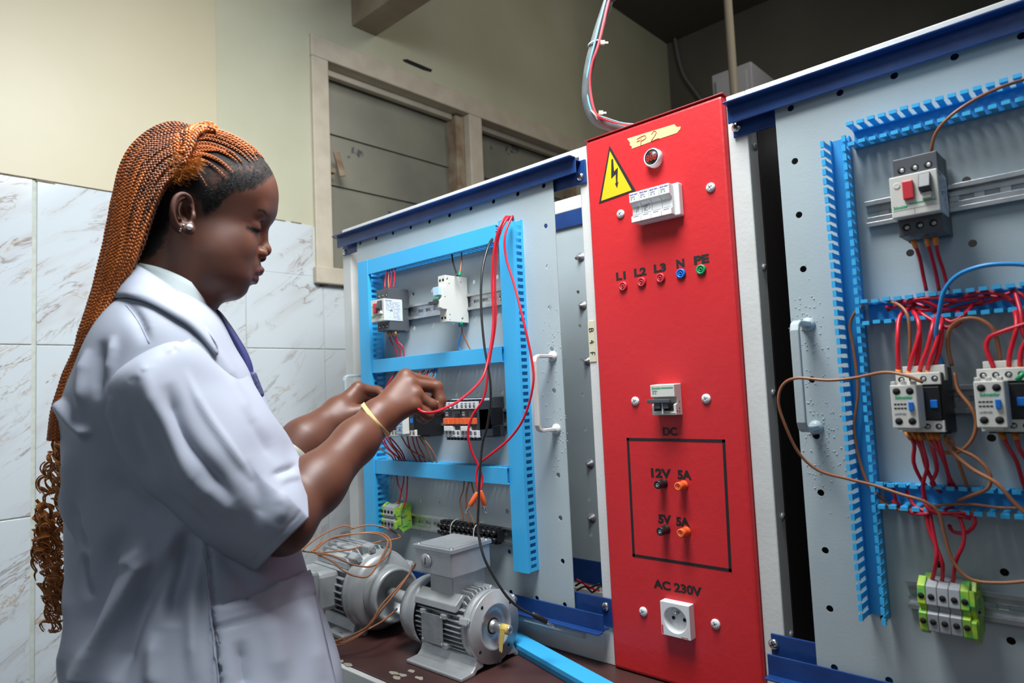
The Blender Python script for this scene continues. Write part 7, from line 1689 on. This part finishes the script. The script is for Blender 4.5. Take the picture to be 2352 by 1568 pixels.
for k in range(7):      # rows over the top of the scalp, close to the middle
    rr = 0.002+0.0075*k; P = []
    for x, y in ((604,372),(585,348),(560,326),(530,309),(500,298),(470,292)):
        b_ = P0(x, y, 0); c = P0(478, 440); d = np.array([b_[0]-c[0], 0, b_[2]-c[2]]); d /= np.linalg.norm(d); base = c+np.array([0, rr, 0]); lo2, hi2 = 0.0, 0.14
        for _ in range(22):
            m_ = (lo2+hi2)/2
            if head_sdf((base+d*m_)[None])[0] < 0: lo2 = m_
            else: hi2 = m_
        P.append(wor(base+d*(lo2+0.0016))[0])
    braids.append(plait(P, 0.0020, 0.0088, nrm=Uu, taper0=0.4, dark0=0.05))
# wrap: thick braids crossing over the gathered hair, then the small knot on top
def wrap(pl, lift, w=0.0031, dk=0.0, pitch=0.0105):
    P = []
    for x, y in pl:
        p = skull(x, y, lift); 
        if p is None: p = wor(hp(x, y, 0.0))[0]
        P.append(p)
    braids.append(plait(P, w, pitch, dark0=dk, taper0=0.9))
wrap([(497,300),(480,294),(460,298),(446,312),(434,330),(424,348)], .010); wrap([(505,307),(486,303),(468,309),(455,325),(448,344),(440,362)], .013); wrap([(440,292),(434,308),(430,326),(432,345),(440,360)], .011, dk=.25)
wrap([(452,288),(447,305),(444,325),(440,345),(428,360)], .014); wrap([(424,320),(417,334),(416,352),(421,368),(430,378)], .012); wrap([(408,336),(402,350),(404,364),(411,374)], .010, .0028)
wrap([(463,314),(452,330),(446,350),(440,372),(432,392)], .013, dk=.6); wrap([(458,324),(449,342),(441,360),(431,380),(422,396)], .010, dk=.7); wrap([(452,345),(444,362),(434,382),(426,398)], .0145, dk=.5, w=.0026); wrap([(436,340),(428,356),(423,374),(418,392)], .012, dk=.6)
wrap([(470,300),(455,300),(440,304),(425,312)], .009, dk=.1); wrap([(420,300),(412,318),(410,335)], .009, dk=.3); wrap([(455,352),(445,366),(437,384)], .017, dk=.35, w=.0026)
for k in range(6):      # knot
    z = k*0.0042; P = []
    for j in range(9):
        a = math.pi*(0.05+0.115*j); P.append(wor(hp(474-24*math.cos(a)*(1-0.06*k), 303-20*math.sin(a)*(1-0.10*k)+k*1.5, -0.004+0.006*k))[0])
    braids.append(plait(P, 0.0029, 0.012, taper0=0.8, dark0=0.12*(k % 2)))
for k, b_ in enumerate(braids): pass
for b_ in braids: np_tubes('braid', b_, M['braid'])
# loose frizz at the wrap
st = []; XY = []
for k in range(700):
    x, y = rh.choice([(436, 386), (446, 380), (400, 408), (420, 402), (388, 402), (380, 412), (430, 396)]); XY.append((x+rh.gauss(0, 5), y+rh.gauss(0, 4)))
for p in trace_many(head_sdf, XY):
    if p is None: continue
    p = p-CF*(0.005+rh.random()*0.010)
    d = CR*rh.choice([-.9, -.5, .7, .9])+CU*rh.uniform(-.5, .5)-CF*rh.uniform(-.1, .3); pts = [p]; 
    for j in range(9):
        d = d+np.array([rh.gauss(0, .13) for _ in range(3)])+CU*0.25*math.sin(j*1.3+p[0]*900); d /= np.linalg.norm(d); pts.append(pts[-1]+d*0.0019)
    st.append((np.array(pts), 0.00026, rh.random()*0.5))
np_tubes('loose_hair', st, M['frizz'], 4, label='fluffy loose orange hair at the side of the wrap', kind='stuff')
# twist of loose hair running back under the wrap
st = []
for k in range(14):
    pl = [(442,392),(425,400),(408,404),(390,400),(374,392)]; P = []
    for x, y in pl:
        p = skull(x, y+rh.gauss(0, 2.5), 0.012+rh.gauss(0, .0015)); P.append(p if p is not None else wor(hp(x, y, .08))[0])
    C, t = resample(P, 0.002); st.append((C, 0.0013, rh.random()*0.5))
np_tubes('loose_hair', st, M['frizz'], 6, label='smooth twist of loose orange hair under the wrap', kind='stuff')
# baby hairs and short curls at the hairline
st = []; XY = []
for k in range(2000):
    x = rh.uniform(470, 632); yb = np.interp(x, [470, 490, 510, 540, 575, 600, 622, 634], [486, 474, 456, 438, 428, 414, 400, 390]); XY.append((x, yb-abs(rh.gauss(0, 34))+5))
for p in trace_many(head_sdf, XY):
    if p is None: continue
    d = -CR*rh.uniform(0.0, 1)+CU*rh.uniform(-.3, .9); nrm = -CF; pts = [p]
    for j in range(5):
        d = d+np.array([rh.gauss(0, .45) for _ in range(3)])+nrm*0.15; d /= np.linalg.norm(d); pts.append(pts[-1]+d*0.00055)
    st.append((np.array(pts), 0.00012, 1.0))
np_tubes('baby_hair', st, hair_mat('black_hair', (0.006, 0.005, 0.005), (0.006, 0.005, 0.005)), 3, label='short dark curls along the hairline', kind='stuff')
# lashes
st = []
for k in range(26):
    t_ = k/25; x = 566+t_*30; y = 517+13*t_**0.8; p = skull(x, y+1.5, 0.0006)
    if p is None: continue
    d = CR*(0.55+0.5*t_)-CU*(0.75)-CF*0.35; d /= np.linalg.norm(d); pts = [p+d*0.0009*j+CU*0.00012*j*j for j in range(6)]
    st.append((np.array(pts), np.linspace(0.00032, 0.0001, 6), 1.0))
np_tubes('eyelashes', st, M['black'], 4)
# curly ends hanging behind her back
curls = []
for k in range(54):
    y0 = 950+rh.random()**0.9*400; wmin = np.interp(y0, [950, 1000, 1100, 1200, 1300, 1400, 1460], [134, 118, 92, 84, 88, 112, 140]); x0 = wmin+(150-wmin)*rh.random(); D0 = .925+rh.uniform(-.02, .055)
    L_ = rh.uniform(70, 150); R0 = rh.uniform(9, 17); turns = L_/rh.uniform(24, 44); n_ = int(turns*16)+8; ph = rh.random()*6.28; dirx = rh.uniform(-16, 10); sg = rh.choice([-1, 1]); wob = rh.uniform(0, 6.28)
    pts = []
    for j in range(n_):
        s = j/(n_-1); r_ = R0*(0.7+0.35*math.sin(s*5+wob)); a = ph+sg*s*turns*6.28; x = x0+dirx*s+r_*math.cos(a)+5*math.sin(s*7+wob); y = min(y0+L_*s+r_*0.62*math.sin(a+0.6)+4*math.sin(s*11), 1450+rh.uniform(-1,1))
        pts.append(atD(x, y, D0+r_*0.00050*math.sin(a)))
    C, tt = resample(pts, 0.0030); G3 = []
    for q in range(3):
        o3 = np.array([rh.gauss(0, .0012) for _ in range(3)]); G3.append((C+o3+0.0006*np.sin(tt*90+q*2)[:, None], 0.0010*np.interp(np.arange(len(C))/len(C), [0, .8, 1], [1, 1, .4]), 0.15+rh.random()*0.6))
    curls.append(G3)
for c in curls: np_tubes('curl', c, M['frizz'], 5)
